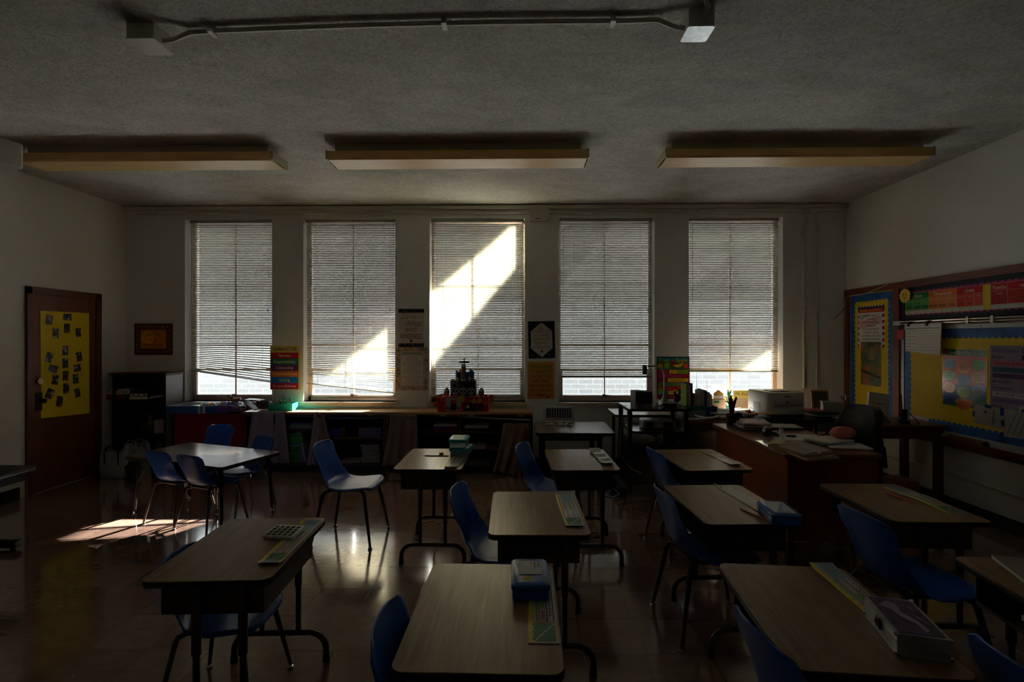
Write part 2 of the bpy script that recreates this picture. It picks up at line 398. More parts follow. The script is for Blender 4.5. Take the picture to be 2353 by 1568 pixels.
for i, (x0, x1) in enumerate(WX):
    o = thing('window_blind', BLAB[i], 'blind', (0,0,0), 0, 'venetian blinds in the five windows')
    yb = BW+.045; a0, a1 = x0+(.045,.024,.016,.02,.015)[i], x1-(.010,.012,.014,.02,.035)[i]; top = ZT-.035
    za = HY(WIN[i][0], BOT[i][0], yb)[1]; zb = HY(WIN[i][1], BOT[i][1], yb)[1]
    MB(RAIL).rbox(a0-.005, yb-.014, top-.005, a1+.005, yb+.014, top+.03, .003).build('headrail', o)
    n = int((top-max(za, zb))/.0215); b = MB(SLAT); hw = .0125
    for k in range(n):
        f = (k+.7)/n; zl = top-.02-(top-.02-max(za,zb)-.012)*f; zr_ = zl
        g = max(0, (f-.82)/.18)
        if za < max(za,zb): zl -= (max(za,zb)-za)*g
        if zb < max(za,zb): zr_ -= (max(za,zb)-zb)*g
        jit = rnd.uniform(-.03,.03); tl = TILT*.1 if (i == 1 and k > n-6) else TILT+jit; ca, sa = math.cos(tl), math.sin(tl)
        pr = []
        for u in (-1, -.35, .35, 1):
            camb = .0016*(1-u*u)
            pr.append((u*hw*ca-camb*sa, u*hw*sa+camb*ca))    # outer edge low, room-side edge high
        vs = [(a0, yb+p, zl+q) for p, q in pr]+[(a1, yb+p, zr_+q) for p, q in pr]
        b.add(vs, [(j, j+1, j+5, j+4) for j in range(3)])
    b.build('slats', o)
    b = MB(RAIL); b.T = Matrix.Translation((0,0,0))
    for (xx0, z0_, xx1, z1_) in ((a0, za, a1, zb),):
        h = .011
        vs = [(xx0, yb-.011, z0_), (xx1, yb-.011, z1_), (xx1, yb+.011, z1_), (xx0, yb+.011, z0_), (xx0, yb-.011, z0_+h), (xx1, yb-.011, z1_+h), (xx1, yb+.011, z1_+h), (xx0, yb+.011, z0_+h)]
        b.add(vs, [(3,2,1,0),(4,5,6,7),(0,1,5,4),(1,2,6,5),(2,3,7,6),(3,0,4,7)])
    b.build('bottom_rail', o, smooth=False)
    for fx in (.13, .88):
        xx = a0+(a1-a0)*fx; zz = za+(zb-za)*fx
        MB(CORD).tube([(xx, yb-.016, top), (xx, yb-.0145, zz+.005)], .0016, seg=5).build('ladder_cord', o)
    if i != 2:
        MB(CORD).tube([(a0+.035, yb-.03, top), (a0+.036, yb-.028, top-1.0)], .003, seg=6).build('tilt_wand', o)
    b = MB(CORD); xx = a1-.05
    for dx in (0, .008): b.tube([(xx+dx, yb-.025, top), (xx+dx-.003, yb-.024, top-1.05-dx*6)], .0012, seg=4)
    b.lathe([(.002,0),(.006,-.004),(.005,-.03),(.002,-.034)], (xx-.003, yb-.024, top-1.05), seg=6)
    b.build('pull_cord', o)

# ---------- raceways and pipes on the window wall
PIPE = mat('painted_pipe', (205,202,192), rough=.45)
ZC = CEIL
struct(MB(PIPE).box(XL+.005, BW-.05, ZC-.055, XR-.005, BW, ZC-.012).build('trim_1', smooth=False))
b = MB(PIPE)
b.tube([(XL+.12, BW-.018, ZC-.10), (XR-.1, BW-.018, ZC-.10)], .011, seg=8)
for k in range(7):
    xx = XL+.3+k*1.32; b.box(xx, BW-.032, ZC-.118, xx+.07, BW, ZC-.078)
tag(b.build('wall_conduit'), 'long painted conduit running under the ceiling along the window wall', 'conduit')
for k, (px, lab) in enumerate(((1845, 'thicker painted pipe dropping beside the rightmost window, with an offset bend'), (1877, 'thin straight painted pipe nearer the right corner of window wall'))):
    x = HY(px, 600)[0]; b = MB(PIPE)
    zb = .95
    if k == 0: b.tube([(x+.035, BW-.018, ZC-.06), (x+.035, BW-.018, ZC-.2), (x+.012, BW-.018, ZC-.27), (x, BW-.018, ZC-.31), (x, BW-.018, zb)], .015)
    else: b.tube([(x-.01, BW-.014, ZC-.1), (x-.01, BW-.014, zb)], .010)
    o = thing('wall_pipe', lab, 'pipe', (0,0,0), 0, 'pipes beside the right window')
    b.build('tube', o)
    for zz in (2.72, 1.9):
        MB(PIPE).box(x-.03, BW-.037 if k == 0 else BW-.027, zz, x+.03, BW, zz+.02).build('pipe_clamp', o, smooth=False)
# intercom box
x0, z1 = HY(1217, 480); x1, z0 = HY(1262, 508)
o = thing('junction_box', 'square painted metal box high on the wall between third and fourth windows', 'electrical box', (0,0,0))
MB(PIPE).rbox(x0, BW-.05, z0, x1, BW, z1, .003).build('box_body', o)
MB(mat('paint_light', (188,184,172), rough=.4)).box(x0-.004, BW-.056, z0-.004, x1+.004, BW-.05, z1+.004).build('cover_plate', o, smooth=False)
MB(DARK_METAL).box(x0+.07, BW-.058, z0+.012, x1-.1, BW-.056, z0+.02).build('vent_slot', o, smooth=False)
# wire raceway box at the right end
x0, z1 = HY(1938, 476); x1, z0 = HY(1952, 484)
# ---------- ceiling lights
LENS = mat('yellowed_lens', (222,190,134), rough=.35, var=.10, vscale=2.5, stretch=(1,6,1), bump=.15, bscale=140)
_n = LENS.node_tree; _t = _n.nodes.new('ShaderNodeBsdfTranslucent'); _t.inputs['Color'].default_value = (lin(246),lin(214),lin(150),1); _x = _n.nodes.new('ShaderNodeMixShader'); _x.inputs[0].default_value = .3
_n.links.new(_n.nodes['Principled BSDF'].outputs[0], _x.inputs[1]); _n.links.new(_t.outputs[0], _x.inputs[2]); _n.links.new(_x.outputs[0], _n.nodes['Material Output'].inputs['Surface'])
LFR = mat('light_housing', (186,178,150), rough=.4)
for cx, lab in ((-3.10, 'yellowed ceiling light nearest the door wall'), (-.52, 'yellowed ceiling light in the middle of the three'), (2.24, 'yellowed ceiling light nearest the bulletin board wall')):
    o = thing('ceiling_light', lab, 'ceiling light', (cx, 4.19, 3.0), 0, 'long yellowed ceiling lights')
    L2 = 1.07
    MB(LFR).box(-L2+.06, -.09, .075, L2-.06, .09, .14).build('mounting_box', o, smooth=False)
    MB(LFR).box(-L2-.004, -.135, .0, -L2+.012, .135, .072).build('end_cap', o, smooth=False); MB(LFR).box(L2-.012, -.135, .0, L2+.004, .135, .072).build('end_cap', o, smooth=False)
    b = MB(LENS)
    b.loops([[(-L2, -.13, .07), (-L2, -.132, .012), (-L2, -.115, 0), (-L2, .115, 0), (-L2, .132, .012), (-L2, .13, .07)], [(L2, -.13, .07), (L2, -.132, .012), (L2, -.115, 0), (L2, .115, 0), (L2, .132, .012), (L2, .13, .07)]])
    b.build('diffuser', o, smooth=False)
# ---------- ceiling conduit with two boxes
GALV = mat('galvanised_cover', (196,206,214), rough=.35, metal=.55, var=.2, vscale=40)
p0 = HZ(345, 88, 3.10); p1 = HZ(1602, 58, 3.10)
o = thing('ceiling_conduit', 'bent painted conduit crossing the bare ceiling between two square boxes', 'conduit', (0,0,0))
pts = [(p0[0]+.05, p0[1], 3.085), (p0[0]+.12, p0[1], 3.09), (p0[0]+.22, p0[1]-.01, 3.122)]
for k in range(1, 8):
    f = k/8; pts.append((p0[0]+(p1[0]-p0[0])*f, p0[1]+(p1[1]-p0[1])*f-.03*math.sin(f*math.pi), 3.122))
pts += [(p1[0]-.2, p1[1]-.01, 3.122), (p1[0]-.1, p1[1]+.004, 3.09), (p1[0]-.04, p1[1], 3.085)]
MB(PIPE).tube(pts, .0125, seg=10).build('tube', o)
for f in (.12, .55, .85):
    xx = p0[0]+(p1[0]-p0[0])*f; yy = p0[1]+(p1[1]-p0[1])*f-.03*math.sin(f*math.pi)
    MB(PIPE).box(xx-.012, yy-.03, 3.105, xx+.012, yy+.03, 3.14).build('strap', o, smooth=False)
o = thing('ceiling_box', 'painted square electrical box at the left end of the ceiling conduit', 'electrical box', (p0[0], p0[1], 3.06), .0)
MB(PIPE).box(-.07, -.07, 0, .07, .07, .08).build('box_body', o, smooth=False)
MB(PIPE).rbox(-.076, -.076, -.006, .076, .076, 0, .012).build('cover_plate', o)
o = thing('ceiling_box', 'electrical box with bright bare metal cover at right end of ceiling conduit', 'electrical box', (p1[0], p1[1], 3.06), 0)
MB(PIPE).box(-.062, -.062, 0, .062, .062, .08).build('box_body', o, smooth=False)
MB(GALV).rbox(-.066, -.066, -.006, .066, .066, 0, .014, seg=2).build('cover_plate', o)
q = HZ(1622, 0, 3.12)
tag(MB(PIPE).tube([(p1[0]+.01, p1[1]-.06, 3.09), (p1[0]+.01, p1[1]-.12, 3.115), (q[0], q[1], 3.122), (q[0]+.02, YB, 3.122)], .0125, seg=10).build('ceiling_conduit'), 'painted conduit leading from the bright metal box back over the desks', 'conduit')
# ---------- ceiling projector at the left edge
o = thing('ceiling_projector', 'white projector hanging from the ceiling at the left edge', 'projector', (-3.50, 3.16, 2.66), R(-14))
PW = mat('white_plastic', (190,190,184), rough=.4)
MB(PW).rbox(-.36, -.16, 0, .16, .16, .17, .02, ch=.01).build('housing', o)
MB(BLACKLAM).box(-.33, -.165, .03, .09, -.158, .135).build('front_grille', o, smooth=False)
b = MB(PW)
for z in (.045, .06, .1, .12): b.box(-.31, -.167, z, .06, -.163, z+.004)
b.build('vent_fins', o, smooth=False)
MB(PW).lathe([(.02,.17),(.02,.47),(.05,.48),(.05,.51)], (-.12,0,0)).build('ceiling_mount', o)
MB(PW).box(-.36, -.2, -.03, .14, -.12, -.012).build('lower_bracket', o, smooth=False)

# ---------- door in the left wall
dy0 = HX(57, 700, XL)[0]; dy1 = HX(228, 700, XL)[0]
d = sroot('door_1', (XL, (dy0+dy1)/2, 0), R(90)); hw_ = (dy1-dy0)/2
b = MB(TRIMWOOD); zt = 2.045
DT = wood('door_trim_wood', (88,44,24), (110,58,32), rough=.4, axis=2, scale=.6)
b = MB(DT); b.box(-hw_, -.03, 0, -hw_+.045, .02, zt); b.box(hw_-.07, -.03, 0, hw_, .02, zt); b.box(-hw_, -.03, zt-.07, hw_, .02, zt)
struct(b.build('door_frame', d, smooth=False))
struct(MB(DOORWOOD).box(-hw_+.047, -.018, .012, hw_-.073, .02, zt-.072).build('door_panel', d, smooth=False))
b = MB(mat('dark_bronze', (44,34,28), rough=.35, metal=.7)); kx = -hw_+.12
b.rbox(kx-.03, -.026, .82, kx+.03, -.018, 1.0, .008); b.cyl((kx, -.026, .92), (kx, -.06, .92), .012); b.ball((kx, -.075, .92), (.027,.02,.027))
struct(b.build('door_knob', d))
b = MB(mat('brass', (190,165,110), rough=.25, metal=1.)); b.cyl((kx, -.018, 1.115), (kx, -.04, 1.115), .03); b.cyl((kx, -.04, 1.115), (kx, -.044, 1.115), .018)
struct(b.build('door_lock', d))
b = MB(DARK_METAL)
for z in (.3, 1.62): b.box(hw_-.082, -.026, z, hw_-.066, -.016, z+.1)
b.box(hw_-.05, -.034, 1.86, hw_-.02, -.03, 1.92)
struct(b.build('door_hinge', d, smooth=False))
# yellow paper with photographs
def photo_mat():
    m = bpy.data.materials.new('photo_print'); m.use_nodes = True
    N = m.node_tree.nodes; L = m.node_tree.links; b = N['Principled BSDF']
    tc = N.new('ShaderNodeTexCoord'); n = N.new('ShaderNodeTexVoronoi'); n.inputs['Scale'].default_value = 32
    L.new(tc.outputs['Object'], n.inputs['Vector'])
    r = N.new('ShaderNodeValToRGB'); cr = r.color_ramp; cr.interpolation = 'CONSTANT'
    cols = [(18,26,52), (40,48,70), (120,84,62), (24,34,66), (160,158,156), (14,18,34), (92,80,78)]
    cr.elements[0].color = tuple(lin(v) for v in cols[0])+(1,); cr.elements[1].position = .9; cr.elements[1].color = tuple(lin(v) for v in cols[1])+(1,)
    for k, c in enumerate(cols[2:]):
        e = cr.elements.new(.2+.13*k); e.color = tuple(lin(v) for v in c)+(1,)
    sp = N.new('ShaderNodeSeparateColor'); L.new(n.outputs['Color'], sp.inputs[0]); L.new(sp.outputs[0], r.inputs['Fac']); L.new(r.outputs[0], b.inputs['Base Color'])
    b.inputs['Roughness'].default_value = .35
    return m
PHOTO = photo_mat()
o = thing('photo_poster', 'bright yellow paper covered with small photographs, taped on the wooden door', 'poster', (XL+.0185, (dy0+dy1)/2, 0), R(90))
YM = (dy0+dy1)/2
def dpx(px, py):
    y, z = HX(px, py, XL+.018); return (y-YM, z)
c = [dpx(92,714), dpx(204,720), dpx(205,950), dpx(94,962)]
MB(mat('yellow_butcher_paper', (232,206,8), rough=.6, bump=.1, bscale=5)).prism(c, -.003, 0).build('paper_sheet', o, smooth=False)
for k, (px, py, rot, w_, h_) in enumerate([(112,735,8,.085,.10), (154,729,0,.115,.07), (153,755,0,.08,.10), (127,766,2,.08,.10), (179,765,-3,.075,.10),
    (149,806,0,.08,.10), (112,822,22,.085,.10), (181,820,-12,.08,.10), (149,835,-3,.08,.10), (121,848,16,.12,.075), (177,846,-6,.10,.075), (150,864,2,.08,.10),
    (126,873,12,.085,.10), (173,871,-5,.08,.10), (151,893,2,.08,.11), (113,905,28,.09,.10), (177,903,-10,.075,.10), (136,923,10,.085,.11)]):
    x, z = dpx(px, py); b = MB(PHOTO); b.T = Matrix.Translation((x, -.0035, z)) @ Matrix.Rotation(R(rot), 4, 'Y')
    b.box(-w_/2*.85, -.0008, -h_/2, w_/2*.85, 0, h_/2).build('photo', o, smooth=False)
# ================= CHAIRS =================
# local frame: the sitter faces +X
def chair_shell():
    prof = [(.225,.408),(.215,.424),(.17,.430),(.10,.424),(.02,.416),(-.06,.412),(-.12,.418),(-.165,.440),(-.19,.480),(-.205,.535),(-.222,.60),(-.24,.665),(-.256,.715),(-.262,.735)]
    wid =  [.150,.180,.197,.204,.206,.203,.196,.186,.176,.168,.172,.178,.170,.135]
    n = len(prof)-1
    def fn(u, v):
        t = v*n; i = min(int(t), n-1); f = t-i
        x = prof[i][0]*(1-f)+prof[i+1][0]*f; z = prof[i][1]*(1-f)+prof[i+1][1]*f; w = wid[i]*(1-f)+wid[i+1]*f
        a = 2*u-1; y = a*w; e = abs(a)**3
        seat = max(0, 1-t/7.); back = max(0, (t-6.)/7.); corner = max(0, 1-abs(t-7.2)/3.2)
        z += e*(.012*seat*1.0+.030*corner); x += e*(.030*min(1, back*2)+.045*corner)
        if t < 1.5: x -= .022*abs(a)**4; z -= .006*abs(a)**2
        if t > 12: z -= .010*abs(a)**2
        # rolled rim
        if abs(a) > .96:
            if t < 7: z -= .010
            else: x -= .008
        return (x, y, z)
    return MB(PLASTIC_BLUE).grid(fn, 20, 42)
def make_chair(label):
    o = thing('school_chair', label, 'chair', (0,0,0), 0, 'blue plastic school chairs')
    s = chair_shell().build('seat_shell', o, angle=80)
    md = s.modifiers.new('sol', 'SOLIDIFY'); md.thickness = .005; md.offset = 0
    b = MB(DARK_METAL)
    b.tube([(-.13,-.13,.398),(.13,-.145,.402)], .009); b.tube([(-.13,.13,.398),(.13,.145,.402)], .009)
    b.tube([(.13,-.145,.402),(.13,.145,.402)], .009); b.tube([(-.13,-.13,.398),(-.13,.13,.398)], .009)
    for sx, sy in ((-.13,-.1),(-.13,.1),(.13,.1),(.13,-.1)): b.cyl((sx,sy,.398),(sx*1.02,sy,.414),.013)
    b.build('seat_frame', o)
    for sx, sy in ((1,1),(1,-1),(-1,1),(-1,-1)):
        p0 = Vector((sx*.10, sy*.10, .392)); p1 = Vector((sx*.150, sy*.152, .382)); p2 = Vector((sx*.158, sy*.160, .36)); p3 = Vector((sx*.222, sy*.212, .02))
        l = MB(DARK_METAL).tube([p0, (p0+p1)/2+Vector((0,0,.001)), p1, p2, p3], [.012,.0125,.0135,.0145,.0095], seg=10).build('leg', o)
        MB(CHROME).lathe([(.009,.03),(.010,.016),(.008,.012),(.015,.010),(.016,.003),(.014,0)], (p3.x, p3.y, 0), seg=12).build('glide', l)
    return o
chair0 = make_chair('x'); _cu = [0]
def chair(xc, yc, deg, label, small=False, group=None):
    x, y = W(xc, yc); rz = R(deg+1)
    if not _cu[0]:
        _cu[0] = 1; chair0.location = (x, y, 0); chair0.rotation_euler = (0,0,rz); chair0['label'] = label
        if small: chair0.scale = (.85,)*3
        return chair0
    return dup(chair0, (x, y, 0), rz, label, scale=.85 if small else 1.)
chair(-1.24, 3.87, -4, 'bright blue chair standing alone in the aisle, seat gleaming, left of the lunch-box desk')
chair(-.06, 2.68, -8, 'blue chair at the middle desk that has only a name strip on it')
chair(.30, 3.74, -18, 'dark blue chair beside the desk with the curled white name strip, near the solar table')
chair(1.27, 3.66, 8, 'blue chair at the desk nearest the equipment cart, seen from behind')
chair(1.04, 2.67, 3, 'blue chair at the desk carrying the translucent blue pencil box')
chair(.93, 1.40, 5, 'cropped blue chair at the front desk with the metal art case')
chair(1.86, 2.33, 3, 'blue chair at the desk with the orange pencil, near the bulletin boards')
chair(-.125, 1.44, 0, 'blue chair peeking out left of the front desk with the solid blue pencil box')
chair(-1.22, 2.15, 0, 'small blue chair pushed under the desk with the white calculator', True)
chair(1.50, 1.22, -3, 'dark blue chair back in the bottom right corner behind the metal art case')
chair(-2.81, 4.25, 69, 'small blue chair nearest the door at the low table, with violet glow on its back', True)
chair(-2.47, 4.12, 69, 'small dark blue chair on the near side of the low table, right of its twin', True)
chair(-3.11, 5.12, 265, 'small blue chair behind the low table with a sunlit white rim', True)
chair(-2.42, 4.52, 240, 'small blue chair at the right end of the low table, facing the door', True)
# ================= STUDENT DESKS =================
DZ = .66
def make_desk():
    o = thing('student_desk', 'x', 'desk', (0,0,0), 0, 'two-post student desks with book boxes')
    hx, hy = .232, .318
    MB(DESK_LAM).rbox(-hx+.002, -hy+.002, DZ-.004, hx-.002, hy-.002, DZ, .035, seg=6).build('desktop', o)
    MB(EDGE).rbox(-hx, -hy, DZ-.026, hx, hy, DZ-.003, .037, ch=.003, seg=6).build('edge_band', o)
    # open book box
    b = MB(DARK_METAL); z0, z1 = DZ-.155, DZ-.026; x0, x1, y0, y1 = -.19, .185, -.25, .25
    b.box(x0, y0, z0, x1, y1, z0+.003); b.box(x1-.003, y0, z0, x1, y1, z1); b.box(x0, y0, z0, x1, y0+.003, z1); b.box(x0, y1-.003, z0, x1, y1, z1)
    b.box(x0, y0, z0, x0+.004, y1, z0+.014)
    b.build('book_box', o, smooth=False)
    for sy in (-1, 1):
        yy = sy*.262
        for xx in (-.055, .115):
            l = MB(DARK_METAL).rbox(xx-.016, yy-.012, .36, xx+.016, yy+.012, DZ-.03, .008, ch=.001, seg=3).build('leg', o)
            MB(DARK_METAL).tube([(xx, yy, .125), (xx, yy, .40)], .0125, seg=10).build('inner_post', l)
        b = MB(DARK_METAL); cx = .03
        b.tube(arc((cx-.135, .055), .08, 180, 90, 6, 'xz', yy)[::1]+arc((cx+.135, .055), .08, 90, 0, 6, 'xz', yy), .0145, seg=10)
        b.tube([(cx-.215, yy, .055), (cx-.215, yy, .012)], .0145, seg=10); b.tube([(cx+.215, yy, .055), (cx+.215, yy, .012)], .0145, seg=10)
        f = b.build('foot', o)
        for sx in (-1, 1): MB(EDGE).lathe([(.0165,.035),(.0165,.012),(.019,.004),(.018,0)], (cx+sx*.215, yy, 0), seg=12).build('rubber_cap', f)
    return o
desk0 = make_desk(); _du = [0]; DESKS = {}
def desk(key, corners, label, rot=None):
    P = {k: HZ(v[0], v[1], DZ) for k, v in corners.items()}
    if rot is None:
        a = []
        if 'nl' in P and 'fl' in P: a.append(-math.atan2(P['fl'][0]-P['nl'][0], P['fl'][1]-P['nl'][1]))
        if 'nl' in P and 'nr' in P: a.append(math.atan2(P['nr'][1]-P['nl'][1], P['nr'][0]-P['nl'][0]))
        if 'fl' in P and 'fr' in P: a.append(math.atan2(P['fr'][1]-P['fl'][1], P['fr'][0]-P['fl'][0]))
        rot = sum(a)/len(a)
    c, s = math.cos(rot), math.sin(rot); off = {'nl': (-1,-1), 'nr': (1,-1), 'fl': (-1,1), 'fr': (1,1)}
    cx = sum(P[k][0]-(off[k][0]*.232*c-off[k][1]*.318*s) for k in P)/len(P)
    cy = sum(P[k][1]-(off[k][0]*.232*s+off[k][1]*.318*c) for k in P)/len(P)
    if not _du[0]:
        _du[0] = 1; o = desk0; o.location = (cx, cy, 0); o.rotation_euler = (0,0,rot); o['label'] = label
    else: o = dup(desk0, (cx, cy, 0), rot, label)
    DESKS[key] = (cx, cy, rot); return o
desk(1, dict(nl=(322,1337), nr=(638,1337), fl=(513,1190), fr=(748,1191)), 'student desk in front left holding the white calculator and a name strip')
desk(2, dict(nl=(897,1537), nr=(1300,1539), fl=(990,1297), fr=(1274,1306)), 'student desk in the front middle carrying the solid blue pencil box')
desk(3, dict(fl=(1645,1293), fr=(1945,1302), nl=(1812,1549)), 'large cropped student desk in front right under the metal art case')
desk(4, dict(nl=(1121,1230), nr=(1354,1230), fl=(1133,1130), fr=(1325,1130)), 'middle student desk with only a printed name strip, behind the blue pencil box desk')
desk(5, dict(nl=(898,1080), nr=(1066,1081), fl=(945,1030), fr=(1084,1031)), 'student desk holding the stacked teal lunch boxes near the bookcase')
desk(6, dict(nl=(1268,1081), nr=(1428,1079), fl=(1249,1033), fr=(1388,1034)), 'sunlit student desk with a curled pale name strip in front of the solar table')
desk(7, dict(nl=(1583,1083), nr=(1729,1080), fl=(1499,1033), fr=(1638,1032)), 'student desk beside the equipment cart and the teacher desk')
desk(8, dict(nl=(1622,1207), nr=(1842,1205), fl=(1521,1115), fr=(1708,1114)), 'student desk holding the translucent blue pencil box and a white name strip')
desk(9, dict(nl=(2043,1200), nr=(2276,1200), fl=(1882,1112), fr=(2074,1112)), 'student desk with an orange pencil near the bulletin board wall')
desk(10, dict(fl=(2184,1278)), 'student desk cut off by the right edge of the picture with a notebook', rot=R(-5))
def on_desk(key, u, v):
    cx, cy, r = DESKS[key]; c, s = math.cos(r), math.sin(r)
    return (cx+u*c-v*s, cy+u*s+v*c, DZ), r
# red tray in desk 9's box
p, r = on_desk(9, -.06, .0)
o = MB(mat('maroon_plastic', (120,22,40), rough=.35)).rbox(-.11,-.20,0,.10,.20,.085,.01,ch=.003).build('book_box_tray', None, loc=(p[0],p[1],DZ-.151), rot=(0,0,r)); tag(o, 'dark red plastic tray inside the desk with the orange pencil', 'tray')

# ================= LOW ACTIVITY TABLE =================
TZ = .525
tc = W((-3.32-2.247-2.07-3.20)/4, (4.32+3.935+4.45+4.90)/4); ta = R(-20.5+1)
o = thing('activity_table', 'low brown laminate table with splayed legs, surrounded by four small blue chairs', 'table', (tc[0], tc[1], 0), ta)
MB(TABLE_LAM).rbox(-.575, -.30, TZ-.004, .575, .30, TZ, .03).build('tabletop', o)
MB(EDGE).rbox(-.577, -.302, TZ-.03, .577, .302, TZ-.003, .032, ch=.002).build('edge_band', o)
MB(BLACK_METAL).box(-.45,-.22,TZ-.06,.45,.22,TZ-.03).build('apron', o, smooth=False)
for sx in (-1,1):
    for sy in (-1,1):
        l = MB(BLACK_METAL).tube([(sx*.49, sy*.235, TZ-.03), (sx*.515, sy*.25, .03)], [.019,.011], seg=12).build('leg', o)
        MB(CHROME).lathe([(.012,.035),(.013,.015),(.010,.012),(.018,.008),(.018,0)], (sx*.517, sy*.251, 0), seg=12).build('glide', l)
        MB(BLACK_METAL).tube([(sx*.36, sy*.2, TZ-.04), (sx*.503, sy*.243, .27)], .004, seg=6).build('brace', l)

# ================= BLACK TABLE AT THE LEFT EDGE =================
cx, cy = W(-3.5-.45, 3.72-.38)
o = thing('black_table', 'black-topped table cut off by the left edge of the picture', 'table', (cx, cy, 0), R(1))
MB(BLACKLAM).rbox(-.45, -.36, .572, .45, .36, .60, .03, ch=.003).build('tabletop', o)
MB(BLACK_METAL).box(-.42, -.32, .50, .40, .32, .572).build('apron', o, smooth=False)
for sy in (-1, 1):
    l = MB(BLACK_METAL).box(-.03, sy*.28-.02, .05, .03, sy*.28+.02, .51).build('leg', o, smooth=False)
for sy in (-1, 1):
    b = MB(BLACK_METAL).rbox(-.40, sy*.30-.03, .02, .36, sy*.30+.03, .065, .01, ch=.003).build('foot_bar', o)
    for sx in (-.36,.32): MB(EDGE).cyl((sx, sy*.30, 0), (sx, sy*.30, .02), .016).build('glide', b)

# ================= BOOKCASES ALONG THE WINDOWS =================
BF = 5.68; BT = .70
def bx_(px): return HY(px, 950, BF)[0]
X0, X1, X2 = bx_(560), bx_(886), bx_(1225)
def bookcase(name, label, x0, x1, xd, shelves, rod):
    o = thing(name, label, 'bookcase', (x0, BF, 0)); w = x1-x0; d = BW-BF-.02; d0 = xd-x0
    MB(SHELFTOP).box(0, -.012, BT-.024, w-.002, d, BT).build('top_board', o, smooth=False)
    MB(WALNUTV).box(.002, 0, 0, .026, d, BT-.024).build('side_panel', o, smooth=False)
    MB(WALNUTV).box(w-.026, 0, 0, w-.004, d, BT-.024).build('side_panel', o, smooth=False)
    MB(WALNUTV).box(d0-.012, .004, .11, d0+.012, d-.01, BT-.024).build('divider', o, smooth=False)
    MB(mat('dark_back_board', (46,30,24), rough=.7)).box(.02, d-.012, .08, w-.02, d-.002, BT-.024).build('back_panel', o, smooth=False)
    MB(WALNUT).box(.026, .0, .085, w-.026, d-.012, .11).build('bottom_board', o, smooth=False)
    MB(BLACKLAM).box(.026, .03, 0, w-.026, .045, .085).build('kick_board', o, smooth=False)
    MB(WALNUT).box(.026, 0, BT-.05, w-.026, .015, BT-.024).build('face_rail', o, smooth=False)
    for a, b_, z in shelves:
        MB(WALNUT).box(a+.012, .01, z-.018, b_-.012, d-.012, z).build('shelf', o, smooth=False)
    if rod: 
        for (a, b_, z, m_) in rod: MB(m_).tube([(a, .022, z), (b_, .022, z)], .008).build('curtain_rod', o)
    return o
zs = lambda py: HY(900, py, BF)[1]
ROD = mat('pale_blue_rod', (120,140,190), rough=.3, metal=.3)
ROD2 = mat('white_rod', (190,186,178), rough=.4)
xd1 = bx_(724); xd2 = bx_(1056)
bookcase('bookcase', 'low brown bookcase under the window between red drape and altar, green workbooks inside', X0, X1, xd1,
    [(.014, xd1-X0, zs(986)), (xd1-X0, X1-X0-.014, zs(1007))], [(.03, xd1-X0-.01, BT-.06, ROD), (xd1-X0+.012, X1-X0-.03, BT-.072, ROD)])
bookcase('bookcase', 'low brown bookcase under the tiered altar, mostly empty shelves', X1, X2, xd2,
    [(.014, xd2-X1, zs(992)), (xd2-X1, X2-X1-.014, zs(992)), (xd2-X1, X2-X1-.014, zs(1033))], [])
b = MB(ROD2).tube([(bx_(1060), BF+.05, .64), (bx_(1180), BF-.03, .625), (bx_(1219), BF-.04, .62)], .007); tag(b.build('loose_curtain_rod'), 'pale curtain rod sagging across the right bookcase opening', 'curtain rod')
# grey inventory stickers on the face rails
STK = mat('grey_sticker', (150,140,128), rough=.6)
for k, (px, py) in enumerate([(738,949),(852,951),(917,952),(1018,953),(1083,955),(1197,954)]):
    x, z = HY(px, py, BF-.002)
    o = MB(STK).box(x-.035, BF-.0135, BT-.045, x+.035, BF-.012, BT-.026).build('sticker', None, smooth=False)
    par = [q for q in C.objects if q.name.startswith('bookcase') and q.get('category') == 'bookcase'][0 if px < 886 else 1]
    o.parent = par; o.location = (-par.location.x, -par.location.y, 0); 

# curtains hanging in front of the shelves
CL1 = mat('lavender_grey_curtain', (150,140,148), rough=.85, bump=.25, bscale=300, var=.05)
CL2 = mat('taupe_curtain', (138,116,106), rough=.85, bump=.25, bscale=300, var=.05)
def curtain(label, tl, tr, bl, br, ztop, zbot, m, folds=3, amp=.012, y=BF-.028, grom=(), zb2=None, knot=None):
    o = thing('shelf_curtain', label, 'curtain', (0,0,0), 0, 'cloth curtains on the low bookcases')
    def fn(u, v):
        s = v**1.3
        x = (tl+(tr-tl)*u)*(1-s)+(bl+(br-bl)*u)*s
        zb = zbot+((zb2 if zb2 is not None else zbot)-zbot)*u
        z = ztop+(zb-ztop)*v
        return (x+.004*math.sin(u*31+v*5), y-amp*(.5+.7*v)*math.sin(u*folds*2*math.pi+v*.8)-.01*v, z)
    c = MB(m).grid(fn, 40, 24).build('cloth', o, angle=80)
    md = c.modifiers.new('s', 'SOLIDIFY'); md.thickness = .003; md.offset = 0
    for g in grom:
        b = MB(CHROME); b.tube([(g+.017*math.cos(a), y-amp-.008, ztop-.035+.017*math.sin(a)) for a in [i*math.pi/6 for i in range(13)]], .0035, seg=6)
        b.build('grommet', o)
    return o
pz = lambda py: HY(900, py, BF-.03)[1]
px_ = lambda px: HY(px, 950, BF-.03)[0]
curtain('wide lavender curtain at the left end of the low bookcase', px_(578), px_(628), px_(564), px_(634), pz(948), pz(1062), CL1, 2, grom=(px_(600),))
curtain('narrow lavender curtain flaring right beside the green workbooks', px_(632), px_(654), px_(628), px_(668), pz(948), pz(1065), CL1, 2, grom=())
curtain('thin grey curtain sweeping left past the divider beside the pale folders', px_(722), px_(730), px_(706), px_(732), pz(950), pz(1070), CL1, 1)
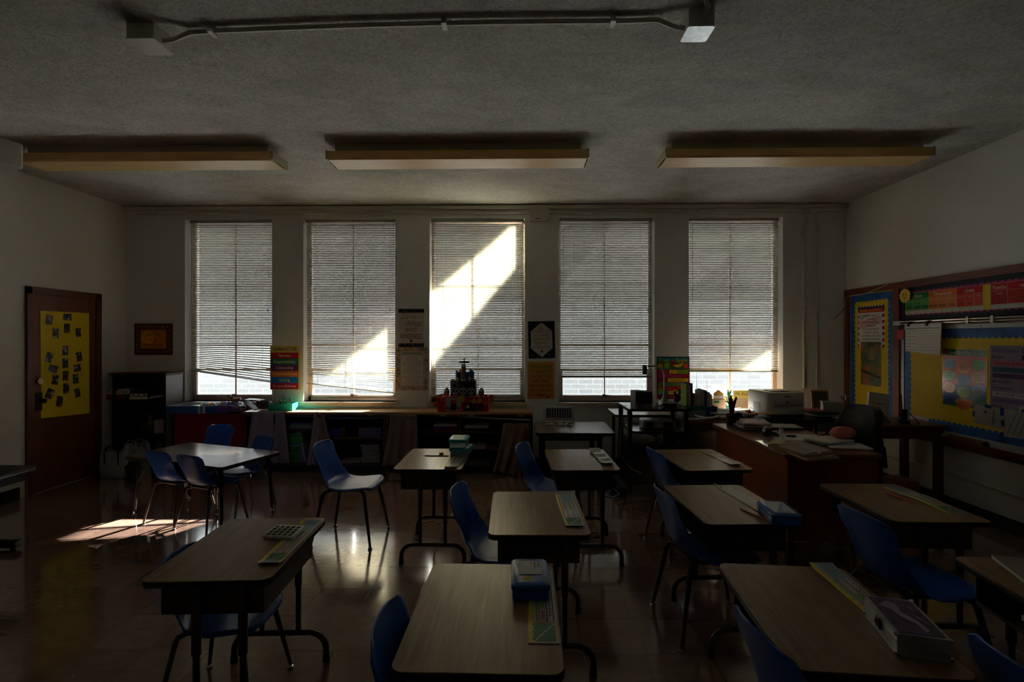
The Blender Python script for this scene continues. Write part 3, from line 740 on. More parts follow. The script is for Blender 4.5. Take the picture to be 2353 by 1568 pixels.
curtain('grey curtain with a metal ring sweeping right over the white workbooks opening', px_(727), px_(746), px_(742), px_(772), pz(950), pz(1066), CL2, 1, grom=(px_(735),))
curtain('taupe curtain at the left end of the altar bookcase', px_(896), px_(958), px_(880), px_(962), pz(953), pz(1071), CL2, 3, grom=(px_(929), px_(950)))
curtain('taupe curtain slipped down and bunched at the right end bookcase', px_(1156), px_(1220), px_(1134), px_(1196), pz(972), pz(1080), CL2, 3, amp=.022, y=BF-.05, zb2=pz(1092), grom=(px_(1212),))

# ================= TALL BLACK BOOKCASE =================
BC = 5.68
xa = XL+.10; xb = HY(381, 900, BC)[0]; hz = 1.135; dd = BW-BC-.02
xa = max(xa, HY(238, 900, BC)[0])
o = thing('tall_bookcase', 'tall black bookcase in the corner beside the door, side panel pale with painted sunlight', 'bookcase', (xa, BC, 0)); w = xb-xa
SIDE = mat('side_painted_sunlit', (150,142,146), rough=.35)  # sunlight on the bookcase side, painted in as a pale grey colour
MB(BLACKLAM).box(0,0,0,.022,dd,hz).build('side_panel', o, smooth=False)
q = MB(SIDE).box(w-.02,.002,0,w,dd,hz-.002).build('side_panel', o, smooth=False); q['label'] = 'side panel with sunlight painted in as pale grey'
MB(BLACKLAM).box(w-.024,0,0,w-.02,dd,hz).box(w-.02,0,0,w,.002,hz).build('front_edge', o, smooth=False)
MB(BLACKLAM).box(-.01,-.008,hz-.024,w+.005,dd,hz+.002).build('top_board', o, smooth=False)
MB(BLACKLAM).box(0,dd-.01,.05,w,dd,hz).build('back_panel', o, smooth=False)
for py in (919, 1000, 1066):
    z = HY(300, py, BC)[1]; MB(BLACKLAM).box(.022,.01,z-.02,w-.024,dd-.01,z).build('shelf', o, smooth=False)
MB(BLACKLAM).box(.02,.02,0,w-.02,.035,.08).build('kick_board', o, smooth=False)
TBX = xa

# red draped cabinet
rx0, rx1 = HY(403, 950, 5.7)[0], X0-.01
o = thing('low_cabinet', 'low cabinet draped with dark red cloth, below the blue supply tray', 'cabinet', (rx0, 5.70, 0)); w = rx1-rx0
MB(BLACKLAM).box(-.06, .03, 0, w, .28, .665).build('cabinet_body', o, smooth=False)
RED = mat('dark_red_cloth', (132,26,38), rough=.8, bump=.2, bscale=120)
def fn(u, v):
    x = -.005+(w+.005)*u; s = v*1.0
    if s < .3: return (x, .27-(s/.3)*.27, .672+.002*math.sin(u*9))
    t = (s-.3)/.7; return (x, -.006-.006*math.sin(u*14+1.5*t)*t-.004*t, .672-t*.60)
MB(RED).grid(fn, 40, 20, flip=False).build('red_drape', o, angle=60)

# ================= SOLAR TABLE (charging table) =================
o = thing('side_table', 'brown-topped black table under the window carrying the silver slatted device', 'table', (0,0,0))
ty0, ty1 = 4.97, 5.66; tz = .60
xl = HZ(1232, 996, tz)[0]; xr = HZ(1415, 996, tz)[0]
MB(TABLE_LAM).rbox(xl, ty0, tz-.003, xr, ty1, tz, .04).build('tabletop', o)
MB(EDGE).rbox(xl-.002, ty0-.002, tz-.03, xr+.002, ty1+.002, tz-.002, .042, ch=.002).build('edge_band', o)
b = MB(BLACK_METAL).box(xl+.06, ty0+.06, tz-.09, xr-.12, ty0+.10, tz-.06); b.box(xl+.06, ty1-.10, tz-.09, xr-.12, ty1-.06, tz-.06); b.build('apron', o, smooth=False)
for x in (xl+.07, xr-.15):
    for y in (ty0+.07, ty1-.07): MB(BLACK_METAL).box(x-.022, y-.022, 0, x+.022, y+.022, tz-.03).build('leg', o, smooth=False)
MB(BLACK_METAL).tube([(xl+.06, ty0+.08, tz-.045), (xr-.1, ty0+.08, tz-.045)], .01).build('folding_brace', o)
SOLX, SOLY, SOLZ = xl, ty0, tz

# ================= AV CART =================
cf = 4.80
cx0, cx1 = HY(1443, 950, cf)[0], HY(1583, 950, cf)[0]; cz = .865
o = thing('equipment_cart', 'tall black rolling cart with shelves holding speakers, document camera and projector', 'cart', (cx0, cf, 0)); w = cx1-cx0
CARTB = mat('cart_black', (24,24,26), rough=.4, metal=.2)
CTOP = wood('cart_top_laminate', (92,82,74), (116,104,94), rough=.22, axis=0)
for x in (0, w-.045): 
    for y in (0, .42): MB(CARTB).rbox(x, y, .06, x+.042, y+.05, cz-.02, .006).build('post', o)
b = MB(CARTB).rbox(.0, -.01, cz-.024, w+.02, .50, cz-.003, .02); b.build('top_frame', o)
MB(CTOP).rbox(.004, -.006, cz-.004, w+.016, .496, cz, .02).build('top_board', o)
for z, yy in ((.655, -.02), (.53, .0)):
    s_ = MB(CTOP).rbox(.04, yy, z-.004, w+.0, .46, z, .03).build('shelf', o)
    MB(CARTB).rbox(.038, yy-.002, z-.026, w+.002, .462, z-.003, .032).build('shelf_edge', s_)
MB(CARTB).box(.045, .03, .13, w-.045, .42, .505).build('lower_cabinet', o, smooth=False)
MB(CARTB).box(-.07, .0, .08, -.0, .62, .115).build('base_rail', o, smooth=False); MB(CARTB).box(w-.04, .0, .08, w+.03, .5, .115).build('base_rail', o, smooth=False)
for x, y in ((-.03, .02), (-.03, .58), (w, .02), (w, .46)):
    b = MB(CARTB); b.cyl((x-.012, y, .04), (x+.012, y, .04), .04, seg=16); b.cyl((x-.02, y, .04), (x+.02, y, .04), .012); b.box(x-.02, y-.012, .05, x+.02, y+.02, .09)
    b.build('caster', o)
CART = (cx0, cf, cz, w)

# ================= WINDOW-SIDE TABLES =================
o = thing('worktable', 'pale-topped table against the window wall, partly hidden behind the equipment cart', 'table', (0,0,0))
a0 = HZ(1418, 957, .73)[0]; a1 = 1.60
MB(mat('pale_laminate', (182,172,160), rough=.25)).rbox(a0, 5.32, .727, a1, 5.80, .73, .02).build('tabletop', o)
MB(EDGE).rbox(a0-.001, 5.319, .705, a1+.001, 5.801, .728, .021).build('edge_band', o)
for x in (a0+.06, a1-.06):
    for y in (5.38, 5.74): MB(BLACK_METAL).box(x-.015, y-.015, 0, x+.015, y+.015, .706).build('leg', o, smooth=False)
# brown desk beneath the window with drawer
b0, b1 = HZ(1576, 968, .73)[0], HZ(1760, 968, .73)[0]; by = 4.98
b1 = b0+.68
o = thing('window_desk', 'brown wooden desk under the last window, buried in books and papers', 'desk', (b0, by, 0)); w = b1-b0
MB(wood('window_desk_top', (128,92,62), (150,112,78), rough=.4, axis=0)).box(0, 0, .705, w, .72, .73).build('desktop', o, smooth=False)
MB(WALNUT).box(.03, .03, .62, w-.03, .05, .705).build('apron', o, smooth=False)
MB(TRIMWOOD).box(0, .02, .0, .03, .70, .705).build('side_panel', o, smooth=False)
MB(TRIMWOOD).box(w-.03, .02, .0, w, .70, .705).build('side_panel', o, smooth=False)
WD = (b0, by, .73, w)
RAD = mat('grey_radiator_enamel', (104,100,96), rough=.45)
rx = HY(1600, 990, 5.80)[0]
o = thing('radiator', 'grey metal radiator cover below the window behind the teacher desk', 'radiator', (1.85, 5.80, 0))
MB(RAD).box(0, 0, .05, 1.0, .17, .60).build('cover', o, smooth=False)
b = MB(mat('dark_slot', (30,30,30), rough=.6))
for k in range(22): b.box(.04+k*.044, -.002, .46, .07+k*.044, .002, .56)
b.build('grille', o, smooth=False)
# printer stand
p0 = 2.42
o = thing('printer_stand', 'dark wooden stand carrying the laser printer', 'stand', (p0, 5.02, 0))
MB(BLACKLAM).box(-.07, 0, .70, .50, .50, .73).build('top_board', o, smooth=False)
MB(DT).box(-.06, .02, .0, .49, .48, .70).build('cabinet_body', o, smooth=False)
PS = (p0, 5.02, .73)
# black cart by the corner
k0 = 2.96
o = thing('storage_trolley', 'low black trolley near the corner stacked with papers and a framed picture', 'trolley', (k0, 5.08, 0))
MB(BLACK_METAL).box(0, 0, .70, .42, .50, .72).build('top_shelf', o, smooth=False)
MB(mat('white_drawer', (150,148,144), rough=.4)).box(.05, .0, .60, .40, .45, .67).build('drawer', o, smooth=False)
for x in (0, .40):
    for y in (0, .48): MB(BLACK_METAL).box(x, y, 0, x+.02, y+.02, .70).build('post', o, smooth=False)
MB(BLACK_METAL).box(0, 0, .30, .42, .50, .32).build('lower_shelf', o, smooth=False)
KT = (k0, 5.08, .72)
# ================= TEACHER DESK =================
tdz = .76
tx0, ty0 = W(1.82, 3.34); 
o = thing('teacher_desk', 'large red-brown wooden teacher desk covered in books and papers', 'desk', (tx0, ty0, 0), R(.5)); tw, tl = .66, 1.24
TTOP = wood('teacher_desk_top', (112,66,40), (140,90,58), rough=.3, axis=1, scale=.6)
MB(TTOP).rbox(-.0, 0, tdz-.03, tw, tl, tdz, .004, ch=.003).build('desktop', o)
MB(TDESK).box(.03, .04, .17, .055, tl-.04, tdz-.03).build('modesty_panel', o, smooth=False)
MB(TDESK).box(.03, .02, .17, tw-.02, .045, tdz-.03).build('end_panel', o, smooth=False)
MB(TDESK).box(.03, tl-.045, .17, tw-.02, tl-.02, tdz-.03).build('end_panel', o, smooth=False)
dp = MB(TDESK).box(.12, .045, .17, tw-.03, .42, tdz-.03).build('drawer_pedestal', o, smooth=False)
for k in range(3):
    z = .20+k*.175; dr = MB(TDESK).box(tw-.03, .06, z, tw-.012, .40, z+.16).build('drawer', o, smooth=False)
    MB(DARK_METAL).box(tw-.012, .18, z+.08, tw+.004, .28, z+.095).build('handle', dr, smooth=False)
for x in (.04, tw-.06):
    for y in (.04, tl-.08): MB(BLACK_METAL).box(x, y, 0, x+.04, y+.04, .17).build('leg', o, smooth=False)
TD = (tx0, ty0, tdz)
def on_td(px, py, z=0.):
    x, y = HZ(px, py, tdz+z); return x, y, tdz+z
# ================= TEACHER CHAIR =================
LEA = mat('black_leather', (26,26,28), rough=.42, bump=.3, bscale=60)
ccx, ccy = W(2.76, 4.22)
o = thing('office_chair', 'black padded swivel chair behind the teacher desk', 'chair', (ccx, ccy, 0), R(192))
def fn(u, v):
    a = 2*u-1; w_ = .22*(1-.28*v**3); z = .50+.47*v-.03*abs(a)**4*v
    return (-.20-.05*v+.05*a*a-.012*math.sin(v*8)-.0*a, a*w_, z)
b = MB(LEA); b.grid(fn, 16, 20); bk = b.build('backrest', o, angle=80)
md = bk.modifiers.new('s', 'SOLIDIFY'); md.thickness = .07; md.offset = 0; md2 = bk.modifiers.new('b', 'BEVEL'); md2.width = .022; md2.segments = 3; md2.limit_method = 'ANGLE'
MB(LEA).rbox(-.22, -.24, .42, .25, .24, .52, .07, ch=.03).build('seat', o)
MB(BLACK_METAL).cyl((0,0,.1),(0,0,.42),.03).build('gas_column', o)
for k in range(5):
    a = 2*math.pi*k/5; l = MB(BLACK_METAL).tube([(0,0,.11),(.27*math.cos(a), .27*math.sin(a), .07)], [.025,.015]).build('leg', o)
    MB(BLACK_METAL).ball((.27*math.cos(a), .27*math.sin(a), .03), .03, seg=10, rings=6).build('caster', l)
for s_ in (-1, 1):
    MB(BLACK_METAL).tube([(-.2, s_*.24, .5), (-.15, s_*.27, .66), (.12, s_*.27, .67), (.14, s_*.25, .5)], .016).build('armrest', o)
# ================= CORNER TABLE =================
e0x = HZ(1992, 976, .755)[0]
o = thing('corner_table', 'dark old wooden table in the corner holding the telephone and binder', 'table', (0,0,0))
CW = wood('corner_table_wood', (104,66,38), (130,86,52), rough=.4, axis=0)
ea, eb, ec, ed = 3.10, XR-.02, 4.55, 5.05
MB(CW).rbox(ea, ec, .73, eb, ed, .755, .01, ch=.003).build('tabletop', o)
MB(DT).box(ea+.04, ec+.03, .63, eb-.04, ec+.05, .73).build('apron', o, smooth=False)
for x in (ea+.03, eb-.09):
    for y in (ec+.02, ed-.08): MB(DT).box(x, y, 0, x+.055, y+.055, .73).build('leg', o, smooth=False)
CT = (ea, ec, .755)
o = thing('small_bin', 'dull pink plastic bin on the floor under the corner table', 'bin', (3.31, 4.42, 0))
MB(mat('dull_pink_plastic', (150,92,84), rough=.5)).rbox(-.09, -.11, 0, .09, .11, .32, .03, ch=.01).build('bin_body', o)
# grey laminated step/duct low along the window wall
# ================= POSTERS ON THE WINDOW WALL =================
def backrect(px0, py0, px1, py1, Y=BW):
    x0, z1 = HY(px0, py0, Y); x1, z0 = HY(px1, py1, Y)
    return x0, z0, x1, z1
def sheet(b, w, h, m, t=.002, cut=None):
    b.box(-w/2, -.0, -h/2, w/2, -t, h/2, m); return b
def poster_at(name, label, cat, rc, m, t=.002, group=None, roll=0.):
    x0, z0, x1, z1 = rc; w, h = x1-x0, z1-z0
    o = thing(name, label, cat, ((x0+x1)/2, BW-.001, (z0+z1)/2), 0, group); o.rotation_euler = (0, R(roll), 0)
    MB(m).box(-w/2, -t, -h/2, w/2, 0, h/2).build('sheet', o, smooth=False)
    return o, w, h
G = 'inspirational posters on the window wall'
def art(b, name, o): return b.build(name, o, smooth=False)
# 1 Learning is an Adventure
ORNG = paper('orange', (214,128,24)); OR2 = paper('orange_light', (232,170,40)); BRN = paper('brown', (92,48,26)); MUST = paper('mustard', (170,130,50))
o, w, h = poster_at('poster', 'orange poster reading Learning is an Adventure with a patterned brown border', 'poster', backrect(309,743.5,397,816), BRN, group=G)
b = MB(); rr = random.Random(3)
bd = .075
b.rect(-w/2+bd, -h/2+bd, w/2-bd, h/2-bd, .0026, MUST); b.rect(-w/2+bd+.012, -h/2+bd+.012, w/2-bd-.012, h/2-bd-.012, .003, ORNG)
b.disc(-.07, .02, .085, .0033, OR2, rz=.08)
for k in range(15):
    x = -w/2+bd/2+(w-bd)*k/14
    for z in (-h/2+bd/2, h/2-bd/2): b.poly([(x-.012,z),(x,z-.018),(x+.012,z),(x,z+.018)], .003, MUST if k % 2 else paper('rust',(150,62,30)))
for k in range(1, 11):
    z = -h/2+bd/2+(h-bd)*k/11
    for x in (-w/2+bd/2, w/2-bd/2): b.poly([(x-.018,z),(x,z-.012),(x+.018,z),(x,z+.012)], .003, MUST if k % 2 else paper('rust',(150,62,30)))
art(b, 'border_pattern', o)
b = MB(); 
for t_, z, ww in (('Learning', .045, .20), ('is an', -.02, .10), ('Adventure!', -.085, .26)): b.text(t_, 0, z, .05, BRN, .0038, maxw=ww)
art(b, 'lettering', o)
# 2 Character
CY = paper('poster_yellow', (212,196,88))
o, w, h = poster_at('poster', 'striped rainbow poster listing CHARACTER words from Fairness to Respectfulness', 'poster', backrect(621,795,690,896), CY, group=G)
b = MB(); L_ = [('Fairness',(168,20,48)),('Responsibility',(22,118,92)),('Citizenship',(92,40,110)),('Trustworthiness',(206,98,44)),('Caring',(12,118,184)),('Respectfulness',(196,14,86))]
zt_ = h/2-.155*h; rh = (h-.155*h-.008)/6
for k, (t_, c_) in enumerate(L_): b.rect(-w/2+.008, zt_-rh*(k+1), w/2-.022, zt_-rh*k, .0028, paper('band_%d' % k, c_))
art(b, 'colour_bands', o)
b = MB(); LT = paper('cream', (226,212,150))
for k, (t_, c_) in enumerate(L_): b.text(t_, -.006, zt_-rh*(k+1)+rh*.3, rh*.66, LT, .0034, maxw=w*.86, off=.008)
cols = [(186,24,30),(28,60,140),(26,110,60),(120,30,120),(186,24,30),(28,60,140),(206,98,44),(30,110,60),(28,60,140)]
x = -.155*w/.36*1.0
for k, ch in enumerate('CHARACTER'): b.text(ch, -w*.36+k*w*.09, h/2-.115*h, .058, paper('ch_%d' % k, cols[k]), .0034, off=.012)
art(b, 'lettering', o)
# 3 KINDNESS
GOLD = paper('gold_ink', (176,122,56)); OFFW = paper('off_white', (206,200,196))
o, w, h = poster_at('poster', 'white poster reading Do ALL things with KINDNESS, black patterned bands', 'poster', backrect(915,711,975,797), OFFW, group=G)
b = MB(); 
for s_ in (-1, 1):
    z0_ = s_*(h/2-.018)-.022; b.rect(-w/2+.002, z0_-.002, w/2-.002, z0_+.044, .0026, BLACKP)
    for k in range(44): 
        xx = rr.uniform(-w/2+.01, w/2-.01); zz = z0_+rr.uniform(.004,.038); a = rr.uniform(0, 3); q_ = .006
        b.poly([(xx-q_*math.cos(a), zz-q_*math.sin(a)), (xx+.002, zz-.002), (xx+q_*math.cos(a), zz+q_*math.sin(a)), (xx-.002, zz+.002)], .003, OFFW)
for z in (.36,.12,-.04,-.24): b.rect(-w/2+.01, z*h/2*.9, w/2-.01, z*h/2*.9+.0015, .0026, paper('grey_line', (150,150,150)))
art(b, 'patterned_bands', o)
b = MB(); b.text('Do', -.078, .105, .105, GOLD, .0034, shear=.35, maxw=.09); b.text('ALL', .035, .115, .062, GOLD, .0034, maxw=.075)
b.text('things', .03, .03, .085, paper('grey_ink',(120,104,84)), .0034, maxw=.20); b.text('with', 0, -.04, .08, GOLD, .0034, shear=.4, off=.01, maxw=.14)
b.text('KINDNESS', 0, -.13, .088, paper('bronze_ink',(120,76,36)), .0034, w=.25, off=.008)
hc = paper('heart_red', (150,14,34)); b.disc(-.008,-.152,.011,.0038,hc); b.disc(.008,-.152,.011,.0038,hc); b.poly([(-.018,-.157),(0,-.18),(.018,-.157),(0,-.15)], .0038, hc)
art(b, 'lettering', o)
# 4 class rules, flowered border
o, w, h = poster_at('poster', 'pale classroom rules poster with succulent and flower border beneath kindness poster', 'poster', backrect(909,798,984,898), paper('blush', (196,170,160)), group=G)
b = MB(); fl = [(92,150,120),(210,110,110),(214,160,60),(110,150,110),(150,120,170),(120,170,170),(190,190,70),(160,90,80),(80,120,100)]
for k in range(90):
    s_ = rr.random()
    e_ = rr.choice('lrtb'); u = rr.uniform(.012, .045)
    if e_ == 'l': x, z = -w/2+u, rr.uniform(-h/2+.02, h/2-.02)
    elif e_ == 'r': x, z = w/2-u, rr.uniform(-h/2+.02, h/2-.02)
    elif e_ == 't': x, z = rr.uniform(-w/2+.02, w/2-.02), h/2-u
    else: x, z = rr.uniform(-w/2+.02, w/2-.02), -h/2+u
    c_ = paper('fl_%d' % (k % 9), fl[k % 9]); n_ = rr.choice((5,6,7)); r_ = rr.uniform(.012,.02)
    pts = []
    for q in range(2*n_): a = math.pi*q/n_; r2 = r_ if q % 2 else r_*.5; pts.append((x+r2*math.cos(a), z+r2*math.sin(a)))
    b.poly(pts, .0022+k*.00001, c_)
art(b, 'flower_border', o)
b = MB(); g_ = paper('grey_frame', (112,112,104)); b.rect(-w/2+.055,-h/2+.05,w/2-.05,h/2-.045,.0035,g_); b.rect(-w/2+.060,-h/2+.055,w/2-.055,h/2-.05,.0038,OFFW); b.rect(-w/2+.075,h/2-.095,w/2-.07,h/2-.06,.004,paper('sage',(150,160,132)))
art(b, 'inner_panel', o)
b = MB(); rules = ['Listen carefully','Follow directions','Raise your hand to speak','Share ideas with others','Do hard work','Make good choices','Work hard and have fun','Try new things','Learn from your mistakes','Encourage others','Be your best self','Always keep growing']
for k, t_ in enumerate(rules): b.text(t_, .002, h/2-.13-k*.029, .022, paper('ink', (50,46,50)), .0042, maxw=.235)
art(b, 'lettering', o)
# 5 BE SOMEBODY
o, w, h = poster_at('poster', 'black dotted poster with white hexagon reading BE SOMEBODY', 'poster', backrect(1214,738.5,1275,824), BLACKP, group=G, roll=-1.2)
b = MB(); b.poly([(0,h/2-.015),(w/2-.03,h/2-.12),(w/2-.03,-h/2+.12),(0,-h/2+.015),(-w/2+.03,-h/2+.12),(-w/2+.03,h/2-.12)], .003, OFFW)
art(b, 'hexagon', o)
b = MB()
for k in range(70):
    x = rr.uniform(-w/2+.008, w/2-.008); z = rr.uniform(-h/2+.008, h/2*.2)
    if abs(x) > w/2-.04+min(0, (h/2-.12-abs(z)))*1.2 and rr.random() < .9: b.disc(x, z, rr.uniform(.003,.006), .0026, OFFW, seg=8)
art(b, 'dots', o)
b = MB(); RG = paper('rose_gold', (150,96,70)); ink = paper('ink', (50,46,50))
for t_, z, hh, ww, c_ in (('BE',.125,.05,.05,RG),('SOMEBODY',.085,.05,.21,RG),('who MAKES',.04,.045,.19,paper('grey_ink',(120,104,84))),('everybody',-.005,.05,.21,paper('grey_ink',(120,104,84))),('FEEL like a',-.055,.045,.15,RG),('SOMEBODY.',-.105,.05,.20,RG)): b.text(t_, 0, z, hh, c_, .0036, maxw=ww)
b.disc(-.006,-.135,.008,.0036,BLACKP,seg=10); b.disc(.006,-.135,.008,.0036,BLACKP,seg=10); b.poly([(-.013,-.139),(0,-.155),(.013,-.139),(0,-.132)], .0036, BLACKP)
art(b, 'lettering', o)
# 6 People may forget
o, w, h = poster_at('poster', 'orange handwritten style poster beginning People may forget what you say', 'poster', backrect(1212.5,832,1273.5,917), paper('peach', (214,150,74)), group=G)
b = MB(); L_ = [('People may',(40,150,60)),('forget what',(60,140,90)),('you say or do',(50,110,140)),('but they',(120,60,50)),("won't forget how",(130,40,40)),('you make them',(140,36,36)),('feel',(150,20,30))]
for k, (t_, c_) in enumerate(L_): b.text(t_, 0, h/2-.07-k*.057, .058 if k < 6 else .07, paper('pf_%d' % k, c_), .003, maxw=.26, shear=.3, off=.006)
fz = h/2-.07-6*.057+.015; fr_ = paper('pf_6', (150,20,30)); b.rect(-w/2+.02, fz, -.065, fz+.004, .003, fr_); b.rect(.065, fz, w/2-.02, fz+.004, .003, fr_)
b.disc(.068,-h/2+.03,.009,.003,fr_,seg=10); b.disc(.082,-h/2+.03,.009,.003,fr_,seg=10); b.poly([(.059,-h/2+.026),(.075,-h/2+.008),(.091,-h/2+.026),(.075,-h/2+.034)], .003, fr_)
art(b, 'lettering', o)
# 7 Fruit of the Spirit
o, w, h = poster_at('poster', 'colourful Fruit of the Spirit poster with black edge between the right windows', 'poster', backrect(1509,820,1584,918), BLACKP, group=G)
b = MB(); b.rect(-w/2+.008,-h/2+.008,w/2-.008,h/2-.008,.0024,paper('berry',(150,24,60)))
b.rect(-w/2+.008,h/2-.06,w/2-.008,h/2-.008,.0026,paper('teal_p',(20,120,140))); b.rect(-w/2+.008,h/2-.15,w/2-.008,h/2-.06,.0026,paper('leafgreen',(40,110,50)))
art(b, 'background_blocks', o)
b = MB(); yb_ = paper('yellow_p',(222,190,30)); gr_ = paper('lime_p',(130,180,40)); pk_ = paper('pink_p',(210,50,100))
rows = [(-.02,.135,yb_,'JOY',-.012,.055),(.06,.195,gr_,'PEACE',0,0)]
def cell(x0_,x1_,z,c_,t_,tc_): 
    b.rect(x0_,z,x1_,z+.042,.003,c_); 
    if t_: b.text(t_, (x0_+x1_)/2, z+.008, .036, tc_, .0034, maxw=(x1_-x0_)*.9)
z = h/2-.20; W2 = w/2-.012; dk = paper('dark_olive',(70,80,20))
cell(-W2,-.05,z,paper('crimson_p',(160,20,40)),'LOVE',paper('rose_p',(190,60,80))); cell(-.045,.045,z,yb_,'JOY',dk); cell(.05,W2,z,gr_,'PEACE',dk)
z -= .05; cell(-W2,W2*.55,z,paper('magenta_p',(150,30,90)),'PATIENCE',paper('rose_p',(190,60,80))); cell(W2*.58,W2,z,paper('crimson_p',(160,20,40)),'',dk)
z -= .05; cell(-W2,-.07,z,paper('plum_p',(110,20,60)),'',dk); cell(-.065,W2,z,yb_,'KINDNESS',dk)
z -= .05; cell(-W2,.08,z,paper('moss_p',(90,130,60)),'GOODNESS',dk); cell(.085,W2,z,paper('blue_p',(20,90,160)),'',dk)
z -= .05; cell(-W2,W2,z,paper('crimson_p',(160,20,40)),'FAITHFULNESS',paper('rose_p',(190,60,80)))
z -= .05; cell(-W2,-.06,z,paper('teal_p',(20,120,140)),'',dk); cell(-.055,W2,z,yb_,'GENTLENESS',dk)
z -= .05; cell(-W2,W2,z,paper('plum_p',(110,20,60)),'SELF-CONTROL',paper('rose_p',(190,60,80)))
art(b, 'word_blocks', o)
b = MB(); b.disc(-.07,h/2-.105,.034,.0032,gr_,rz=.038); b.disc(-.055,h/2-.09,.02,.0032,gr_)
b.poly([(.0,h/2-.10),(.03,h/2-.125),(.09,h/2-.125),(.125,h/2-.07),(.115,h/2-.065),(.08,h/2-.09),(.02,h/2-.095)], .0034, yb_)
b.disc(W2-.03,h/2-.11,.03,.0032,pk_); b.disc(.0,h/2-.085,.03,.003,paper('crimson_p',(160,20,40))); b.disc(-W2+.03,h/2-.11,.03,.003,paper('orange',(214,128,24))); b.disc(-W2+.03,-h/2+.1,.03,.0036,gr_,rz=.036); b.disc(-W2+.03,-h/2+.13,.017,.0036,gr_)
art(b, 'fruit_pictures', o)
b = MB(); b.text('Fruit', -.105, h/2-.062, .062, yb_, .0042, maxw=.135, off=.006); b.text('of the', 0, h/2-.052, .02, yb_, .0042, maxw=.04); b.text('Spirit', .1, h/2-.062, .062, yb_, .0042, maxw=.15, off=.006)
art(b, 'lettering', o)

# ================= BULLETIN BOARDS ON THE RIGHT WALL =================
RZ = R(-90)
YW = XR
# local frame: origin at (XR, 6, 0); local x runs toward the camera (s = 6 - Y); local -y points into the room
def S(px, py, d=0.): y, z = HX(px, py, XR-d); return 6-y, z
def rroot(name, label, cat, d=0., s=0., z=0., group=None): return thing(name, label, cat, (XR-d, 6-s, z), RZ, group)
END = 3.4
o = rroot('board_surround', 'red-brown wooden frame with chalk tray around the bulletin boards', 'board frame')
TH_ = TRIMWOOD; TRH = wood('red_brown_trim_wood_h', (98,46,24), (122,62,34), rough=.4, axis=0, scale=.7)
MB(TRH).box(0,-.03,2.045,END,0,2.11).build('top_rail', o, smooth=False)
TRV = wood('red_brown_trim_wood_v', (98,46,24), (122,62,34), rough=.4, axis=2, scale=.7)
MB(TRV).box(.0,-.03,.62,.075,0,2.045).build('upright', o, smooth=False)
MB(TRV).box(.775,-.03,.62,.86,0,2.045).build('upright', o, smooth=False)
MB(TRH).box(.86,-.028,1.665,END,0,1.71).build('middle_rail', o, smooth=False)
MB(TRH).box(.86,-.095,.615,END,0,.64).box(.86,-.095,.64,END,-.085,.66).box(.86,-.03,.57,END,0,.615).build('chalk_tray', o, smooth=False)
MB(TRH).box(.075,-.03,.62,.775,0,.68).build('bottom_rail', o, smooth=False)
YPAPER = mat('yellow_board_paper', (222,190,2), rough=.6, bump=.12, bscale=4, var=.04, vscale=3)
BL1 = mat('watercolour_blue_border', (30,96,170), rough=.6, var=.55, vscale=7)
def scallop_h(b, x0, x1, z, depth, up, m, d, pitch=.055):
    """strip along x whose inner edge is scalloped; up=+1 scallops point up"""
    n = max(2, int((x1-x0)/pitch)); st = (x1-x0)/n
    for k in range(n):
        a = x0+k*st; pts = [(a, z), (a+st, z)]
        for q in range(7):
            t = math.pi*q/6; pts.append((a+st/2+st/2*math.cos(t), z+up*(depth*.72+depth*.28*math.sin(t))))
        b.poly(pts, d, m)
def scallop_v(b, z0, z1, x, depth, right, m, d, pitch=.055):
    n = max(2, int((z1-z0)/pitch)); st = (z1-z0)/n
    for k in range(n):
        a = z0+k*st; pts = [(x, a), (x, a+st)]
        for q in range(7):
            t = math.pi*q/6; pts.append((x+right*(depth*.72+depth*.28*math.sin(t)), a+st/2+st/2*math.cos(t)))
        b.poly(pts, d, m)
def border(o, x0, z0, x1, z1, dep, m, d=.006):
    b = MB(m); scallop_h(b, x0, x1, z1, dep, -1, m, d); scallop_h(b, x0, x1, z0, dep, 1, m, d+.0004); scallop_v(b, z0, z1, x0, dep, 1, m, d+.0008); scallop_v(b, z0, z1, x1, dep, -1, m, d+.0012)
    b.build('scalloped_border', o, smooth=False)
o = rroot('bulletin_board', 'narrow yellow bulletin board with blue scalloped border beside the corner', 'bulletin board', .001)
MB(YPAPER).box(.075,-.005,.68,.775,0,2.045).build('backing_paper', o, smooth=False)
border(o, .085, .69, .765, 2.035, .085, BL1, .006)
o = rroot('bulletin_board', 'wide yellow bulletin board with white metal rim and blue border', 'bulletin board', .001)
WM = mat('white_enamel_trim', (200,204,204), rough=.35)
MB(YPAPER).box(.90,-.005,.69,END,0,1.63).build('backing_paper', o, smooth=False)
MB(WM).box(.862,-.012,.66,END,0,.70).box(.862,-.012,1.625,END,0,1.66).box(.862,-.012,.66,.905,0,1.66).build('metal_rim', o, smooth=False)
b = MB(BLACKP)
for s_ in (1.2,1.75,2.3,2.9): b.disc(s_, 1.643, .006, .0125, BLACKP, seg=8); b.disc(s_, .68, .006, .0125, BLACKP, seg=8)
for z in (.85,1.15,1.4): b.disc(.884, z, .006, .0125, BLACKP, seg=8)
b.build('screws', o, smooth=False)
border(o, .905, .70, END, 1.625, .09, BL1, .006)
o = rroot('bulletin_board', 'dark navy header board with pink scalloped edging above the wide board', 'bulletin board', .001)
NAVY = mat('navy_board_paper', (14,26,44), rough=.7); PINKB = paper('pink_border', (176,60,112))
MB(NAVY).box(.86,-.005,1.71,END,0,2.045).build('backing_paper', o, smooth=False)
b = MB(PINKB); 
s0, zt0 = S(2090,667); s1, zb0 = S(2090,712)
